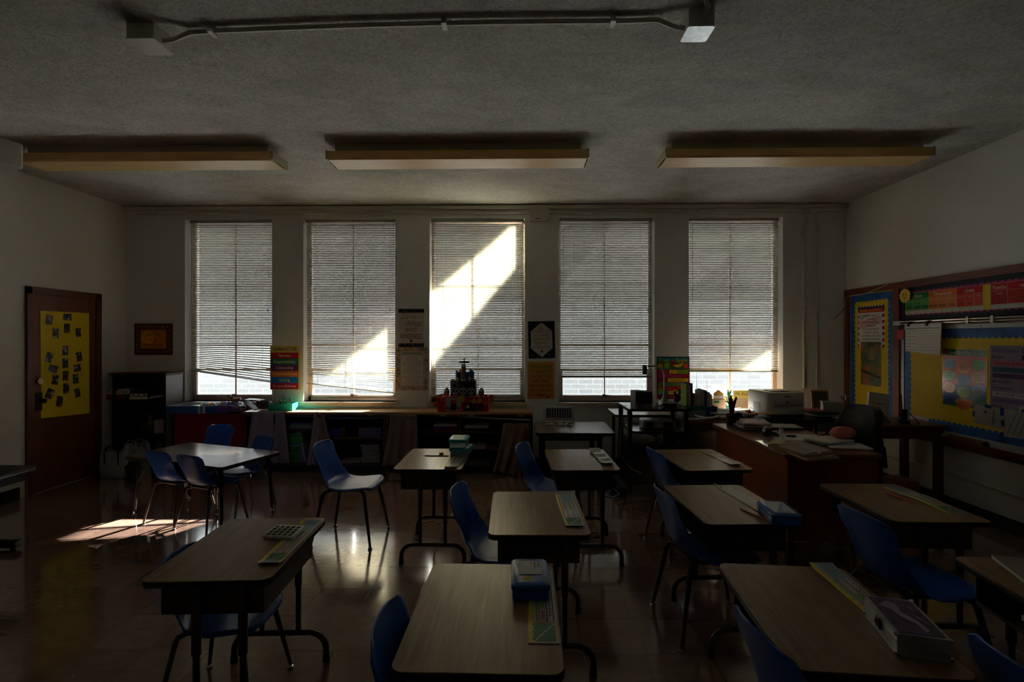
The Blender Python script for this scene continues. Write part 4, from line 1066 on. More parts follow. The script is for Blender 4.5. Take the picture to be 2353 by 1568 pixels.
scallop_h(b, .93, END, 1.93, .075, 1, PINKB, .006, .06); scallop_h(b, .93, END, 1.86, .10, -1, PINKB, .0064, .06)
b.build('scalloped_border', o, smooth=False)
# place value chart
o = rroot('place_value_chart', 'long place value chart from Millions to Hundredths in green, orange and red', 'chart')
def sc(px): return S(px, 700)[0]
cz0, cz1 = 1.775, 1.985
e = [sc(2083), sc(2137), sc(2201), sc(2262), sc(2279), 6-3.66]
b = MB(); Wp = paper('chart_white', (196,196,186))
b.box(e[0]-.003,-.009,cz0,e[-1],-.005,cz1,Wp)
b.build('sheet', o, smooth=False)
b = MB(); zh = cz1-.062; zl = cz0+.038
seg = [(e[0],e[1],(22,126,44),(66,160,70),3),(e[1],e[2],(226,112,34),(222,130,60),3),(e[2],e[3],(186,20,28),(206,64,44),3)]
for k, (a, c_, h1, h2, n_) in enumerate(seg):
    b.rect(a, zh, c_-.003, cz1-.003, .0096, paper('seg_h%d' % k, h1))
    for q in range(n_):
        u0 = a+(c_-a)*q/n_; u1 = a+(c_-a)*(q+1)/n_-.003; f_ = 1-.06*q
        b.rect(u0, zl, u1, zh-.002, .0096, paper('seg_l%d%d' % (k, q), tuple(int(v*f_+20*q*.6) for v in h2)))
b.rect(e[3]+.005, cz0+.002, e[4]-.003, cz1-.002, .0096, YELLOW)
t0, t1 = e[4]+.003, sc(2318)
for a, c_ in ((t0, t1), (t1, e[-1])): b.rect(a, zh, c_-.003, cz1-.003, .0096, paper('seg_h2', (186,20,28))); b.rect(a, zl, c_-.003, zh-.002, .0096, paper('seg_x', (170,34,26)))
b.build('colour_blocks', o, smooth=False)
b = MB(); LW = paper('lettering_white', (224,220,210))
for k, t_ in enumerate(('Millions','Thousands','Units')): b.text(t_, (e[k]+e[k+1])/2, zh+.012, .045, LW, .0104, maxw=(e[k+1]-e[k])*.8, off=.012)
b.text('Tenths', (t0+t1)/2, zh+.012, .042, LW, .0104, maxw=(t1-t0)*.85, off=.012); b.text('Hundredths', (t1+e[-1])/2, zh+.012, .034, LW, .0104, maxw=(e[-1]-t1)*.9, off=.01)
nums = [('100,000,000','10,000,000','1,000,000'),('100,000','10,000','1,000'),('100','10','1')]
sub = [('Hundred Millions','Ten Millions','Millions'),('Hundred Thousands','Ten Thousands','Thousands'),('Hundreds','Tens','Ones')]
for k in range(3):
    for q in range(3):
        u = e[k]+(e[k+1]-e[k])*(q+.5)/3; ww = (e[k+1]-e[k])/3
        b.text(sub[k][q], u, zh-.03, .016, LW, .0104, maxw=ww*.85)
        b.text(nums[k][q], u, zl+.018, .03, BLACKP, .0104, maxw=ww*.85, off=.01)
        b.text('10', u, cz0+.008, .024, paper('red_ink',(190,50,50)), .0104, maxw=ww*.4); b.text(str(8-3*k-q), u+ww*.25, cz0+.022, .010, paper('red_ink',(190,50,50)), .0104)
for (a, c_, s_, v_, p_) in ((t0,t1,'Tenths','.1','-1'),(t1,e[-1],'Hundredths','.01','-2')):
    u = (a+c_)/2; b.text(s_, u, zh-.03, .02, LW, .0104, maxw=.12); b.text(v_, u, zl+.018, .035, BLACKP, .0104, off=.01); b.text('10', u, cz0+.008, .024, paper('red_ink',(190,50,50)), .0104); b.text(p_, u+.03, cz0+.022, .010, paper('red_ink',(190,50,50)), .0104)
b.build('lettering', o, smooth=False)
# sun cutout
ss, sz = S(2078, 680, .04)
o = rroot('sun_cutout', 'smiling yellow paper sun at the corner of the navy header board', 'cutout', .034, ss, sz)
b = MB(paper('pale_yellow', (236,214,120))); pts = []
for k in range(32): a = 2*math.pi*k/32; r_ = .078 if k % 2 else .06; pts.append((r_*math.cos(a), r_*math.sin(a)))
b.prism(pts, -.002, 0); b.build('rays', o, smooth=False)
b = MB(); b.disc(0,0,.048,.0026,paper('sun_yellow',(226,190,60)),seg=24); b.disc(-.016,.012,.005,.003,BLACKP,seg=8,rz=.007); b.disc(.016,.012,.005,.003,BLACKP,seg=8,rz=.007)
b.poly([(-.02,-.008),(-.01,-.020),(0,-.024),(.01,-.020),(.02,-.008),(.01,-.014),(0,-.017),(-.01,-.014)], .003, paper('smile_red',(170,50,40)))
b.build('face', o, smooth=False)
# map rail with hooks
o = rroot('display_rail', 'double metal display rail with clips running below the navy header board', 'rail')
RM = mat('pale_metal', (190,184,174), rough=.3, metal=.7)
MB(RM).tube([(.835,-.06,1.705),(END,-.06,1.705)], .006).tube([(.90,-.06,1.682),(END,-.06,1.682)], .005).build('rail_tube', o)
MB(RM).box(.83,-.066,1.672,.925,-.054,1.712).build('end_plate', o, smooth=False)
for px in (2225, 2282): 
    s_ = S(px, 735, .06)[0]; MB(RM).box(s_-.012,-.072,1.665,s_+.012,0,1.722).build('bracket', o, smooth=False)
HOOKS = [S(2090,745,.07)[0], S(2132,742,.07)[0]]
# flip chart paper hanging
a0, z1 = S(2079,748,.08); a1, _ = S(2162,738,.08)
o = rroot('lined_chart_paper', 'large white lined chart paper pad clipped onto the display rail', 'chart paper')
z1 = 1.675; z0 = 1.405
MB(WHITE).prism([(a0,z1),(a1,z1+.0),(a1-.012,z0-.02),(a0+.006,z0+.01)], -.078, -.068).build('paper_pad', o, smooth=False)
b = MB(); gl = paper('line_grey', (130,134,140)); 
b.rect(a0+.01, z1-.045, a1-.012, z1-.038, .079, gl)
for k in range(8): z = z1-.065-k*.026; b.rect(a0+.012, z, a1-.016, z+.0016, .079, gl)
for k in range(7):
    z = z1-.055-k*.033; x = a0+.015
    for q in range(3 if k % 2 else 5): b.rect(x, z, x+rr.uniform(.012,.02), z+.004, .0794, ink); x += .024
b.rect(a0+.06, z0+.02, a0+.0614, z1-.045, .079, gl)
b.build('ruled_lines', o, smooth=False)
for h_ in HOOKS: MB(BLACK_METAL).box(h_-.014,-.085,1.655,h_+.014,-.055,1.70).build('binder_clip', o, smooth=False)
# red apple pass
aa, az = S(2069, 768, .05)
o = rroot('apple_cutout', 'red apple-shaped cutout with green leaf hanging from the rail end', 'cutout', .045, aa, az)
pts = [(-.045,.035),(-.025,.048),(0,.038),(.025,.048),(.045,.035),(.05,0),(.04,-.04),(.02,-.055),(0,-.05),(-.02,-.055),(-.04,-.04),(-.05,0)]
MB(mat('apple_red', (176,14,24), rough=.4)).prism(pts, -.006, 0).build('apple_body', o, smooth=False)
MB(paper('leaf', (40,110,50))).prism([(0,.04),(.014,.062),(.004,.085),(-.008,.06)], -.006, 0).build('leaf', o, smooth=False)
MB(CORD).tube([(0,-.003,.06),(-.004,-.003,.105)], .002, seg=5).build('string', o)
# pledge poster
def onwall(px0, py0, px1, py1, d):
    s0_, z1_ = S(px0, py0, d); s1_, z0_ = S(px1, py1, d); return s0_, z0_, s1_, z1_
s0_, z0_, s1_, z1_ = onwall(1972, 702, 2033, 804, .006); z1_ = 1.90; z0_ = 1.44
w, h = s1_-s0_, z1_-z0_
o = rroot('poster', 'Pledge of Allegiance poster with stars and stripes edging on the narrow yellow board', 'poster', .0065, (s0_+s1_)/2, (z0_+z1_)/2)
MB(WHITE).box(-w/2,-.001,-h/2,w/2,0,h/2).build('sheet', o, smooth=False)
b = MB(); rd = paper('flag_red',(170,20,34)); bl = paper('flag_blue',(30,40,110))
for k in range(7): 
    b.rect(-w/2, -h/2+k*h/7, -w/2+.02, -h/2+(k+.5)*h/7, .0014, rd); b.rect(w/2-.035, -h/2+k*h/7, w/2, -h/2+(k+.5)*h/7, .0014, rd)
b.rect(-w/2, h/2-.05, w/2, h/2-.012, .0016, bl)
for k in range(9): b.disc(-w/2+.02+k*(w-.04)/8, h/2-.01, .014, .0018, BLACKP, seg=5)
b.rect(-w/2+.01, h/2-.075, w/2-.01, h/2-.03, .002, rd)
b.poly([(-w/2+.03,h/2-.17),(w/2-.04,h/2-.11),(w/2-.04,h/2-.2),(-w/2+.03,h/2-.26)], .0016, paper('faded_pink',(214,176,180)))
b.poly([(-w/2+.03,h/2-.09),(0,h/2-.09),(-w/2+.03,h/2-.17)], .0016, paper('faded_blue',(170,176,206)))
b.build('flag_pattern', o, smooth=False)
b = MB(); b.text('PLEDGE of ALLEGIANCE', 0, h/2-.063, .034, paper('gold_title',(220,180,90)), .0026, maxw=w*.86, off=.01)
for k, t_ in enumerate(['I pledge allegiance','to the flag','of the United States','of America','and to the Republic','for which it stands,','one Nation under God,','indivisible, with liberty','and justice for all.']): b.text(t_, 0, h/2-.118-k*.037, .032, BLACKP, .0026, maxw=w*.78, off=.008)
b.build('lettering', o, smooth=False)
# plain painting print
def picture_mat():
    m = bpy.data.materials.new('plain_landscape_print'); m.use_nodes = True
    N = m.node_tree.nodes; L = m.node_tree.links; b = N['Principled BSDF']
    tc = N.new('ShaderNodeTexCoord'); n = N.new('ShaderNodeTexNoise'); n.inputs['Scale'].default_value = 7; n.inputs['Detail'].default_value = 3
    L.new(tc.outputs['Object'], n.inputs['Vector']); r = N.new('ShaderNodeValToRGB'); cr = r.color_ramp
    cr.elements[0].position = .34; cr.elements[0].color = (lin(40),lin(74),lin(70),1); cr.elements[1].position = .68; cr.elements[1].color = (lin(190),lin(110),lin(70),1)
    e_ = cr.elements.new(.5); e_.color = (lin(96),lin(104),lin(74),1)
    L.new(n.outputs['Fac'], r.inputs['Fac']); L.new(r.outputs[0], b.inputs['Base Color']); b.inputs['Roughness'].default_value = .35
    return m
s0_, z0_, s1_, z1_ = onwall(1978, 790, 2024, 886, .01); w = s1_-s0_; z1_ = 1.50; z0_ = 1.02; h = z1_-z0_
o = rroot('art_print', 'soft green and orange landscape print beneath the pledge poster', 'picture', .008, (s0_+s1_)/2, (z0_+z1_)/2)
MB(picture_mat()).box(-w/2,-.001,-h/2,w/2,0,h/2).build('sheet', o, smooth=False)
b = MB(); b.poly([(-.03,.06),(0,.19),(.05,.16),(.06,.05),(.02,.03)],.0014,paper('soft_glow',(150,140,104))); b.poly([(-w/2,-.10),(w/2,-.16),(w/2,-.13),(-w/2,-.06)], .0014, paper('bridge_brown',(70,60,48)))
b.build('painted_shapes', o, smooth=False)
# birthday poster
s0_, z0_, s1_, z1_ = onwall(2165, 800, 2268, 930, .01)
z1_ = S(2166,800,.01)[1]; z0_ = S(2167,930,.01)[1]; w, h = s1_-s0_, z1_-z0_
BW_, BH = w, h
o = rroot('poster', 'glossy Happy Birthday To You poster with coloured balloons on the wide board', 'poster', .0075, (s0_+s1_)/2, (z0_+z1_)/2)
GLP = mat('laminated_yellow', (206,170,60), rough=.12, spec=.6)
MB(GLP).box(-w/2,-.0012,-h/2,w/2,0,h/2).build('sheet', o, smooth=False)
def lam(n_, c_): return mat('lam_'+n_, c_, rough=.14, spec=.6)
b = MB(); b.rect(-w/2+.008,-h/2+.06,w/2-.008,h/2-.06,.0016,lam('coral',(206,90,70))); b.rect(-w/2+.008,-h/2+.07,w/2-.008,-h/2+.20,.0018,lam('blue',(40,100,170)))
b.rect(-w/2+.008,h/2-.065,w/2-.008,h/2-.01,.002,lam('green',(30,120,60))); b.rect(-w/2+.008,-h/2+.008,w/2-.008,-h/2+.04,.002,lam('green',(30,120,60)))
for k in range(16): b.disc(-w/2+.02+k*(w-.04)/15, -h/2+.045+.006*(k % 2), .014, .0022, GLP, seg=8)
b.build('background_bands', o, smooth=False)
b = MB(); bc = [('lblue',(110,150,200)),('lorange',(226,140,70)),('lgreen',(80,160,90)),('lgreen2',(110,180,110)),('peri',(120,150,200)),('tan',(220,150,90)),('lorange',(226,140,70)),('lgreen',(80,160,90)),('lblue',(110,150,200)),('dblue',(50,90,170)),('dor',(210,100,50)),('teal',(70,150,130))]
for k in range(12):
    r_, c_ = divmod(k, 3); x = (-.30+.30*c_)*w/ .9*.98; z = h/2-.14-r_*h*.205-(.03 if c_ == 1 else 0)
    n_, cc = bc[k]; b.disc(x, z, w*.145, .0026+k*.00003, lam(n_, cc), seg=20, rz=h*.095)
b.build('balloons', o, smooth=False)
b = MB()
for k in range(12):
    r_, c_ = divmod(k, 3); x = (-.30+.30*c_)*w/.9*.98; z = h/2-.14-r_*h*.205-(.03 if c_ == 1 else 0)
    for q in range(3): b.rect(x-w*.09, z+.018-q*.018, x+w*(.05+.02*q), z+.0205-q*.018, .0034, ink)
b.text('Happy Birthday To You', .015, h/2-.052, .045, lam('white',(210,220,210)), .0034, maxw=w*.82, off=.012)
b.disc(-w/2+.04, h/2-.035, .028, .003, lam('redspot',(190,50,40)), rz=.02)
b.build('lettering', o, smooth=False)
# Ways to be a good friend
s0_, _ = S(2275, 860, .01); s1_ = s0_+.66; z1_ = S(2275,794,.01)[1]; z0_ = S(2275,938,.01)[1]; w, h = s1_-s0_, z1_-z0_
o = rroot('poster', 'grey and purple poster beginning WAYS to be a GOOD, cut by the picture edge', 'poster', .0075, (s0_+s1_)/2, (z0_+z1_)/2)
LIL = paper('lilac_grey', (146,132,160))
MB(LIL).box(-w/2,-.0012,-h/2,w/2,0,h/2).build('sheet', o, smooth=False)
rows = [('Be kind',(190,190,190),.22,1,(70,40,74)),('Take turns & share',(206,110,120),.42,0,(214,180,70)),('Listen',(60,90,120),.0,2,(190,190,190)),('',(84,60,110),.6,0,(84,60,110)),('BE HONEST',(176,186,200),.22,1,(190,90,110)),('be supportive',(206,196,140),.26,1,(60,90,130)),('APOLOGIZE WHEN YOU ARE WRONG',(196,196,206),.6,0,(0,0,0)),('Be',(120,100,150),.0,2,(150,140,170)),('Be fair',(196,110,120),.2,1,(206,196,140))]
b = MB(); bt = MB(); rh = (h-.07)/9
for k, (t_, c_, ww, md_, c2) in enumerate(rows):
    z = h/2-.07-(k+1)*rh+.006; x0_ = -w/2+.02
    if md_ == 0: b.rect(x0_, z, x0_+min(ww+.02, w-.04), z+rh-.012, .0016, paper('wy%d' % k, c_)); bt.text(t_ or '-', x0_+.02, z+rh*.2, rh*.62, ink, .0022, align='L', maxw=ww-.03, off=.008)
    elif md_ == 1: bt.text(t_, x0_, z+rh*.2, rh*.65, ink, .0022, align='L', maxw=ww, off=.01); b.rect(x0_+ww+.02, z, w/2-.02, z+rh-.012, .0016, paper('wz%d' % k, c2))
    else: b.rect(x0_, z, x0_+.26, z+rh-.012, .0016, paper('wy%d' % k, c_)); bt.text(t_, x0_+.30, z+rh*.2, rh*.65, ink, .0022, align='L', off=.01)
    if t_ == '': pass
b.build('colour_bars', o, smooth=False)
bt.text('WAYS to be a', -w/2+.02, h/2-.055, .045, ink, .0022, align='L', maxw=.22); bt.text('GOOD', -w/2+.26, h/2-.055, .05, BLACKP, .0022, align='L', maxw=.14, off=.014)
bt.build('lettering', o, smooth=False)
# taped drawings
TAPE = paper('blue_tape', (24,60,130))
for lab, (px0,py0,px1,py1), ext, rot in (('pencil drawing on white paper fixed with blue tape beneath the birthday poster', (2238,930,2303,985), 0, 3), ('grey pencil drawing partly cut by the picture edge, right of the taped drawing', (2305,938,2353,1010), .2, -3)):
    s0_, z1_ = S(px0, py0, .012); s1_, z0_ = S(px1, py1, .012); s1_ += ext; w, h = s1_-s0_, z1_-z0_
    o = rroot('pencil_drawing', lab, 'drawing', .010, (s0_+s1_)/2, (z0_+z1_)/2, 'drawings taped on the wide board'); o.rotation_euler = (R(0), R(rot), RZ)
    o.rotation_mode = 'XYZ'
    MB(paper('drawing_paper', (170,168,168))).box(-w/2,-.001,-h/2,w/2,0,h/2).build('sheet', o, smooth=False)
    b = MB(); g2 = paper('pencil_grey', (120,120,124)); g3 = paper('pencil_dark',(70,70,74))
    if ext == 0:
        b.ringf(-.02, .03, .035, .004, .0014, g2); b.disc(-.02,.03,.014,.0014,g3); b.rect(.04,-h/2+.02,.06,h/2-.02,.0014,g2); b.rect(-.0,-.02,.12,-.016,.0016,g2)
    else:
        for k in range(7): b.poly([(-w/2+.02+k*.05,-h/2+.02),(-w/2+.03+k*.05,-h/2+.02),(-w/2+.12+k*.04,h/2-.02),(-w/2+.11+k*.04,h/2-.02)], .0014, g2)
    b.build('pencil_lines', o, smooth=False)
    b = MB(TAPE); b.rect(-.03, h/2-.012, .03, h/2+.014, .002, TAPE); b.rect(-w/2-.015, -.03, -w/2+.01, .02, .002, TAPE); b.rect(w/2-.02, h/2-.05, w/2+.012, h/2+.01, .0022, TAPE)
    b.build('blue_tape', o, smooth=False)
# mailing tube on the tray
a0, _ = S(2148, 985, .05); a1 = S(2263,1010,.05)[0]
o = rroot('mailing_tube', 'brown cardboard mailing tube lying in the chalk tray', 'tube', .05, (a0+a1)/2, .665)
hl = (a1-a0)/2
MB(mat('cardboard_tube', (112,72,50), rough=.7)).cyl((-hl,0,0),(hl,0,0),.025,m=None,seg=20).build('tube_body', o)
MB(paper('label_white',(176,172,164))).cyl((-hl+.07,0,0),(-hl+.16,0,0),.0256,seg=20).build('label', o)
MB(EDGE).cyl((hl,0,0),(hl+.012,0,0),.0265,seg=20).build('end_cap', o)
# wire up the board corner
tag(MB(CORD).tube([(XR-.03, 5.28, 2.105), (XR-.036, 5.40, 2.08), (XR-.036, 5.62, 2.035), (XR-.036, 5.80, 2.03), (XR-.034, 5.93, 2.03), (XR-.032, 5.975, 1.99), (XR-.03, 5.985, 1.9), (XR-.02, 5.985, 1.2)], .004, seg=6).build('loose_wire'), 'loose white wire looping over the corner of the narrow yellow board', 'wire')
xx, zz = HY(1915, 732); tag(MB(EDGE).tube([(XR-.012, BW-.008, 1.93), (XR-.06, BW-.008, 1.86), (xx+.02, BW-.01, zz+.01), (xx, BW-.012, zz)], .0035, seg=6).build('short_wire'), 'short dark wire end poking from the corner beside the narrow board', 'wire')
# conduit low on the right wall
tag(MB(PIPE).tube([(XR-.014, 5.6, .30), (XR-.014, 4.9, .32), (XR-.014, 3.0, .32)], .010, seg=8).build('low_conduit'), 'thin pale conduit running low along the wall below the wide board', 'conduit')
# ================= THINGS ON THE STUDENT DESKS =================
SY = mat('strip_yellow', (226,204,30), rough=.3, spec=.5); SW = mat('strip_white', (206,206,202), rough=.25, spec=.5); SG = mat('strip_green', (40,128,88), rough=.3)
SB = mat('strip_pale_blue', (150,186,200), rough=.25); SP = mat('strip_pink', (200,120,150), rough=.3); SL = mat('strip_lime', (120,180,40), rough=.3); SO = mat('strip_orange', (224,150,60), rough=.3); SK = mat('strip_ink', (70,70,80), rough=.4)
def strip_mesh(wave, seed, back=False):
    r2 = random.Random(seed); nu, nv = 22, 100
    def mfn(i, j):
        if back: return SW if i > 0 else SY
        if i < 4: return SK if (i == 3 and j % 8 == 4) else SY
        if j < 2 or i > 20: return SW
        if j < 24:
            if i >= 20: return SO
            if j >= 23: return SO
            ii, jj = i-4, j-2
            if abs(jj-(ii)*21/16.) < .9: return SW
            return SG
        if j > 74: return SB if (i > 6 and (j*7+i*13) % 11) else SW
        if 10 <= i <= 12: return SL if 40 < j < 52 else (SP if 26 < j < 38 else SW)
        if i in (6, 8) and j % 3: return SK
        if i in (14, 19): return SK
        if i in (16, 17) and 30 < j < 60 and (i*5+j*3) % 4 < 2 : return SK
        return SW
    def fn(u, v):
        x = (u-.5)*.088; y = (v-.5)*.455
        z = .0012+wave[0]*(1+math.sin(v*wave[1]+wave[2]))*.5*(.35+.65*u if wave[3] else 1)
        if wave[4]: z += wave[4]*max(0, (.12-min(v, 1-v))/.12)**2
        return (x, y, z)
    b = MB(); b.grid(fn, nu, nv, mfn=mfn)
    return b
def strip(key, u, v, rot, wave, label, back=False, seed=1):
    p, r = on_desk(key, u, v)
    o = strip_mesh(wave, seed, back).build('name_strip', None, loc=p, rot=(0,0,r+R(rot)), angle=80)
    md = o.modifiers.new('s', 'SOLIDIFY'); md.thickness = .0006; md.offset = 1
    tag(o, label, 'name strip', 'ruler name strips on the student desks')
strip(1, .175, .03, 0, (.002, 6, 0, 0, .008), 'printed ruler name strip on the desk with the calculator')
strip(2, .180, .04, 0, (.001, 6, 0, 0, 0), 'printed ruler name strip under the solid blue pencil box')
strip(3, .165, .10, 2, (.006, 9, 1, 1, .01), 'printed ruler name strip running under the metal art case')
strip(4, .165, .0, 1, (.006, 8, 0, 0, .004), 'printed ruler name strip on the middle desk, slightly buckled')
strip(5, .165, -.07, -3, (.002, 6, 0, 0, .01), 'printed ruler name strip below the stacked teal boxes')
strip(6, .165, .03, 3, (.010, 20, 0, 0, .012), 'wavy sunlit name strip, curled and pale, in front of the solar table', True)
strip(7, .16, .0, 3, (.012, 11, 0, 1, .012), 'pale curled name strip on the desk beside the teacher desk', True)
strip(8, .13, .06, 4, (.004, 5, 0, 1, .006), 'white blank-looking name strip leading to the translucent blue pencil box', True)
strip(9, .15, .02, 2, (.016, 6.3, -1.5, 1, .0), 'arched name strip lying beside the orange pencil')
def pencil(key, u, v, deg, label, c=(206,150,40), L_=.17, pos=None):
    if pos: p, r = pos, 0
    else: p, r = on_desk(key, u, v)
    o = thing('pencil', label, 'pencil', p, r+R(deg), 'pencils lying on desks')
    MB(mat('pencil_%d_%d_%d' % c, c, rough=.35)).cyl((-L_/2+.02,0,.0038),(L_/2-.015,0,.0038),.0038,seg=6).build('barrel', o)
    b = MB(mat('pencil_wood', (200,160,110), rough=.6)); b.cyl((L_/2-.015,0,.0038),(L_/2,0,.0038),.0038,.0008,seg=6); b.build('tip', o)
    b = MB(CHROME); b.cyl((-L_/2+.02,0,.0038),(-L_/2+.010,0,.0038),.004,seg=8); b.build('ferrule', o)
    MB(mat('eraser_pink', (200,110,110), rough=.7)).cyl((-L_/2+.010,0,.0038),(-L_/2,0,.0038),.0036,seg=8).build('eraser', o)
pencil(9, .055, .03, -75, 'orange pencil on the desk by the bulletin board wall', (214,96,30), .17)
pencil(8, .055, -.20, -72, 'orange pencil beside the translucent blue pencil box', (190,90,40), .18)
pencil(8, .085, .295, 100, 'gold pencil with its end at the back edge beside the blank white strip', (200,150,60), .08)
pencil(5, .0, .06, 178, 'brown pencil in front of the stacked teal boxes', (110,66,30), .19)
p, r = on_desk(5, .03, .10)
tag(MB(mat('tan_eraser', (150,116,60), rough=.7)).rbox(-.015,-.012,0,.015,.012,.018,.003,ch=.002).build('eraser', None, loc=p, rot=(0,0,r)), 'small tan eraser block beside the brown pencil', 'eraser')
# calculator
p, r = on_desk(1, .115, .105)
o = thing('calculator', 'white calculator with dark keys on the front left desk', 'calculator', p, r+R(-8))
CW_ = mat('calculator_white', (228,228,218), rough=.4)
c_ = MB(CW_); c_.T = Matrix.Rotation(R(5), 4, 'X'); c_.rbox(-.07,-.055,.006,.07,.055,.020,.012,ch=.003); c_.build('body', o)
b = MB(mat('dark_key', (34,34,36), rough=.45)); b.T = Matrix.Rotation(R(5), 4, 'X')
for i in range(5):
    for j in range(4): b.rbox(-.060+i*.0250, -.044+j*.0230, .020, -.060+i*.0250+.0175, -.044+j*.0230+.0155, .0225, .003, ch=.001, seg=2)
b.build('keypad', o)
b = MB(CW_); b.cyl((-.06,.045,0),(-.06,.045,.012),.006,seg=8); b.cyl((.06,.045,0),(.06,.045,.012),.006,seg=8); b.cyl((-.06,-.045,0),(-.06,-.045,.006),.006,seg=8); b.build('feet', o)
# solid blue pencil box
BLUEB = mat('pencil_box_blue', (20,92,176), rough=.3, spec=.6)
x_, y_ = HZ(1218, 1330, .70)
o = thing('pencil_box', 'solid blue pencil box with white note card on the front middle desk', 'pencil box', (x_, y_+.02, DZ), R(1))
MB(BLUEB).rbox(-.062,-.10,0.0015,.062,.10,.034,.018,ch=.006).build('base', o)
MB(BLUEB).rbox(-.066,-.104,.032,.066,.104,.056,.022,ch=.007).build('lid', o)
b = MB(BLUEB); b.rbox(-.044,-.078,.055,.044,.078,.0565,.006); b.box(-.044,-.088,.055,-.038,.078,.0585); b.box(.036,-.088,.055,.042,.078,.0585); b.build('lid_ridges', o)
b = MB(WHITE); b.box(-.038,-.028,.058,.042,.074,.0588); nc = b.build('note_card', o, smooth=False)
b = MB(SK)
for k, (a_, l_) in enumerate(((.030,.045),(.016,.05),(.004,.02))): b.box(a_,.068-l_,.0588,a_+.003,.068,.0591); b.box(a_+.004,.066-l_*.7,.0588,a_+.0055,.066,.0591)
b.build('handwriting', nc, smooth=False)
b = MB(YELLOW); b.cyl((-.012,-.055,.0565),(-.012,-.055,.0575),.014,seg=20); b.build('round_sticker', o)
# translucent blue pencil box
TB = mat('translucent_blue', (30,110,200), rough=.18, spec=.6, trans=.35)
x_, y_ = HZ(1790, 1178, .69)
o = thing('pencil_box', 'translucent blue pencil box with silver patterned lid on right-hand desk', 'pencil box', (x_, y_, DZ), R(-6))
MB(TB).rbox(-.068,-.10,0.001,.068,.10,.034,.02,ch=.006).build('base', o)
MB(TB).rbox(-.072,-.104,.032,.072,.104,.054,.024,ch=.007).build('lid', o)
b = MB(mat('silver_glitter', (150,160,180), rough=.4, metal=.5)); b.rbox(-.048,-.08,.054,.048,.08,.0552,.01)
for k in range(10):
    a = k*.63; b.box(-.03+.006*k, -.06+.012*k, .0552, -.015+.006*k, -.056+.012*k, .056)
b.build('patterned_panel', o); 
# stacked teal boxes
TL = mat('teal_lid', (40,176,186), rough=.3); CLR = mat('frosted_clear', (150,176,186), rough=.3, trans=.5)
x_, y_ = HZ(1057, 1046, DZ)
for k, (dz, dx, rz_, lab) in enumerate(((0, .004, -10, 'lower of the two stacked teal-lidded boxes'), (.066, -.008, -2, 'upper of the two stacked teal-lidded boxes'))):
    o = thing('snack_box', lab, 'box', (x_+dx, y_+.03, DZ+dz), R(rz_), 'teal-lidded boxes stacked on a desk')
    MB(CLR).rbox(-.062,-.09,0.0005,.062,.09,.042,.018,ch=.004).build('base', o)
    MB(TL).rbox(-.070,-.098,.038,.070,.098,.062,.022,ch=.005).build('lid', o)
    MB(mat('teal_dark', (18,120,136), rough=.35)).rbox(-.045,-.07,.062,.045,.07,.0635,.01).build('lid_panel', o)
# metal art case
x_, y_ = W(1.145, 1.46)
o = thing('art_case', 'silver metal-edged art case with purple picture lid in the bottom right', 'case', (x_, y_, DZ), R(-14))
AL = mat('aluminium', (176,178,182), rough=.3, metal=.85); PURP = mat('purple_print', (88,66,112), rough=.4, var=.5, vscale=22)
MB(AL).box(-.062,-.105,.0,.062,.105,.060).build('case_body', o, smooth=False)
b = MB(AL)
for z in (.001, .020, .040, .058): b.box(-.0645,-.1075,z,.0645,.1075,z+.004)
b.build('metal_ribs', o, smooth=False)
MB(PURP).box(-.056,-.099,.060,.056,.099,.0635).build('picture_lid', o, smooth=False)
b = MB(mat('pale_print', (176,166,190), rough=.4)); q_ = [(-.03,.07),(-.012,.085),(.006,.06),(-.002,.02),(.02,-.02),(.03,-.07),(.018,-.085),(.012,-.04),(-.012,-.01),(-.022,.03),(-.045,.05)]
b.add([(x,y,.0639) for x,y in q_], [tuple(range(len(q_)))[::-1]])
b.tube([(.0,.05,.064),(.03,.06,.064),(.04,.03,.064)], .002, seg=4); b.tube([(.03,-.0,.064),(.045,-.04,.064)], .002, seg=4); b.build('swirl_print', o)
b = MB(CHROME)
for sx in (-1,1):
    for sy in (-1,1): b.ball((sx*.0625, sy*.1055, .060), (.008,.008,.005), seg=8, rings=5); b.ball((sx*.0625, sy*.1055, .008), (.007,.007,.006), seg=8, rings=5)
b.build('corner_cap', o)
b = MB(DARK_METAL); b.box(-.069,-.012,.020,-.0645,.012,.050); b.tube([(-.071,-.009,.03),(-.073,0,.046),(-.071,.009,.03)], .002, seg=5); b.build('latch', o)
# notebook on desk 10
x_, y_ = W(1.98, 1.84); x_, y_ = HZ(2345, 1318, DZ)
o = thing('notebook', 'white notebook cut off by the right edge of the picture', 'notebook', (x_+.06, y_-.03, DZ), R(-20))
MB(WHITE).box(-.10,-.13,.001,.10,.13,.014).build('page_block', o, smooth=False); MB(paper('grey_cover',(150,146,140))).box(-.102,-.132,.014,.102,.132,.0155).build('cover', o, smooth=False)
p, r = on_desk(10, -.02, -.0)
tag(MB(WHITE).box(-.10,-.14,0,.12,.14,.02).build('paper_stack', None, loc=(p[0],p[1],DZ-.151), rot=(0,0,r), smooth=False), 'papers inside the book box of the desk at the right edge', 'papers')

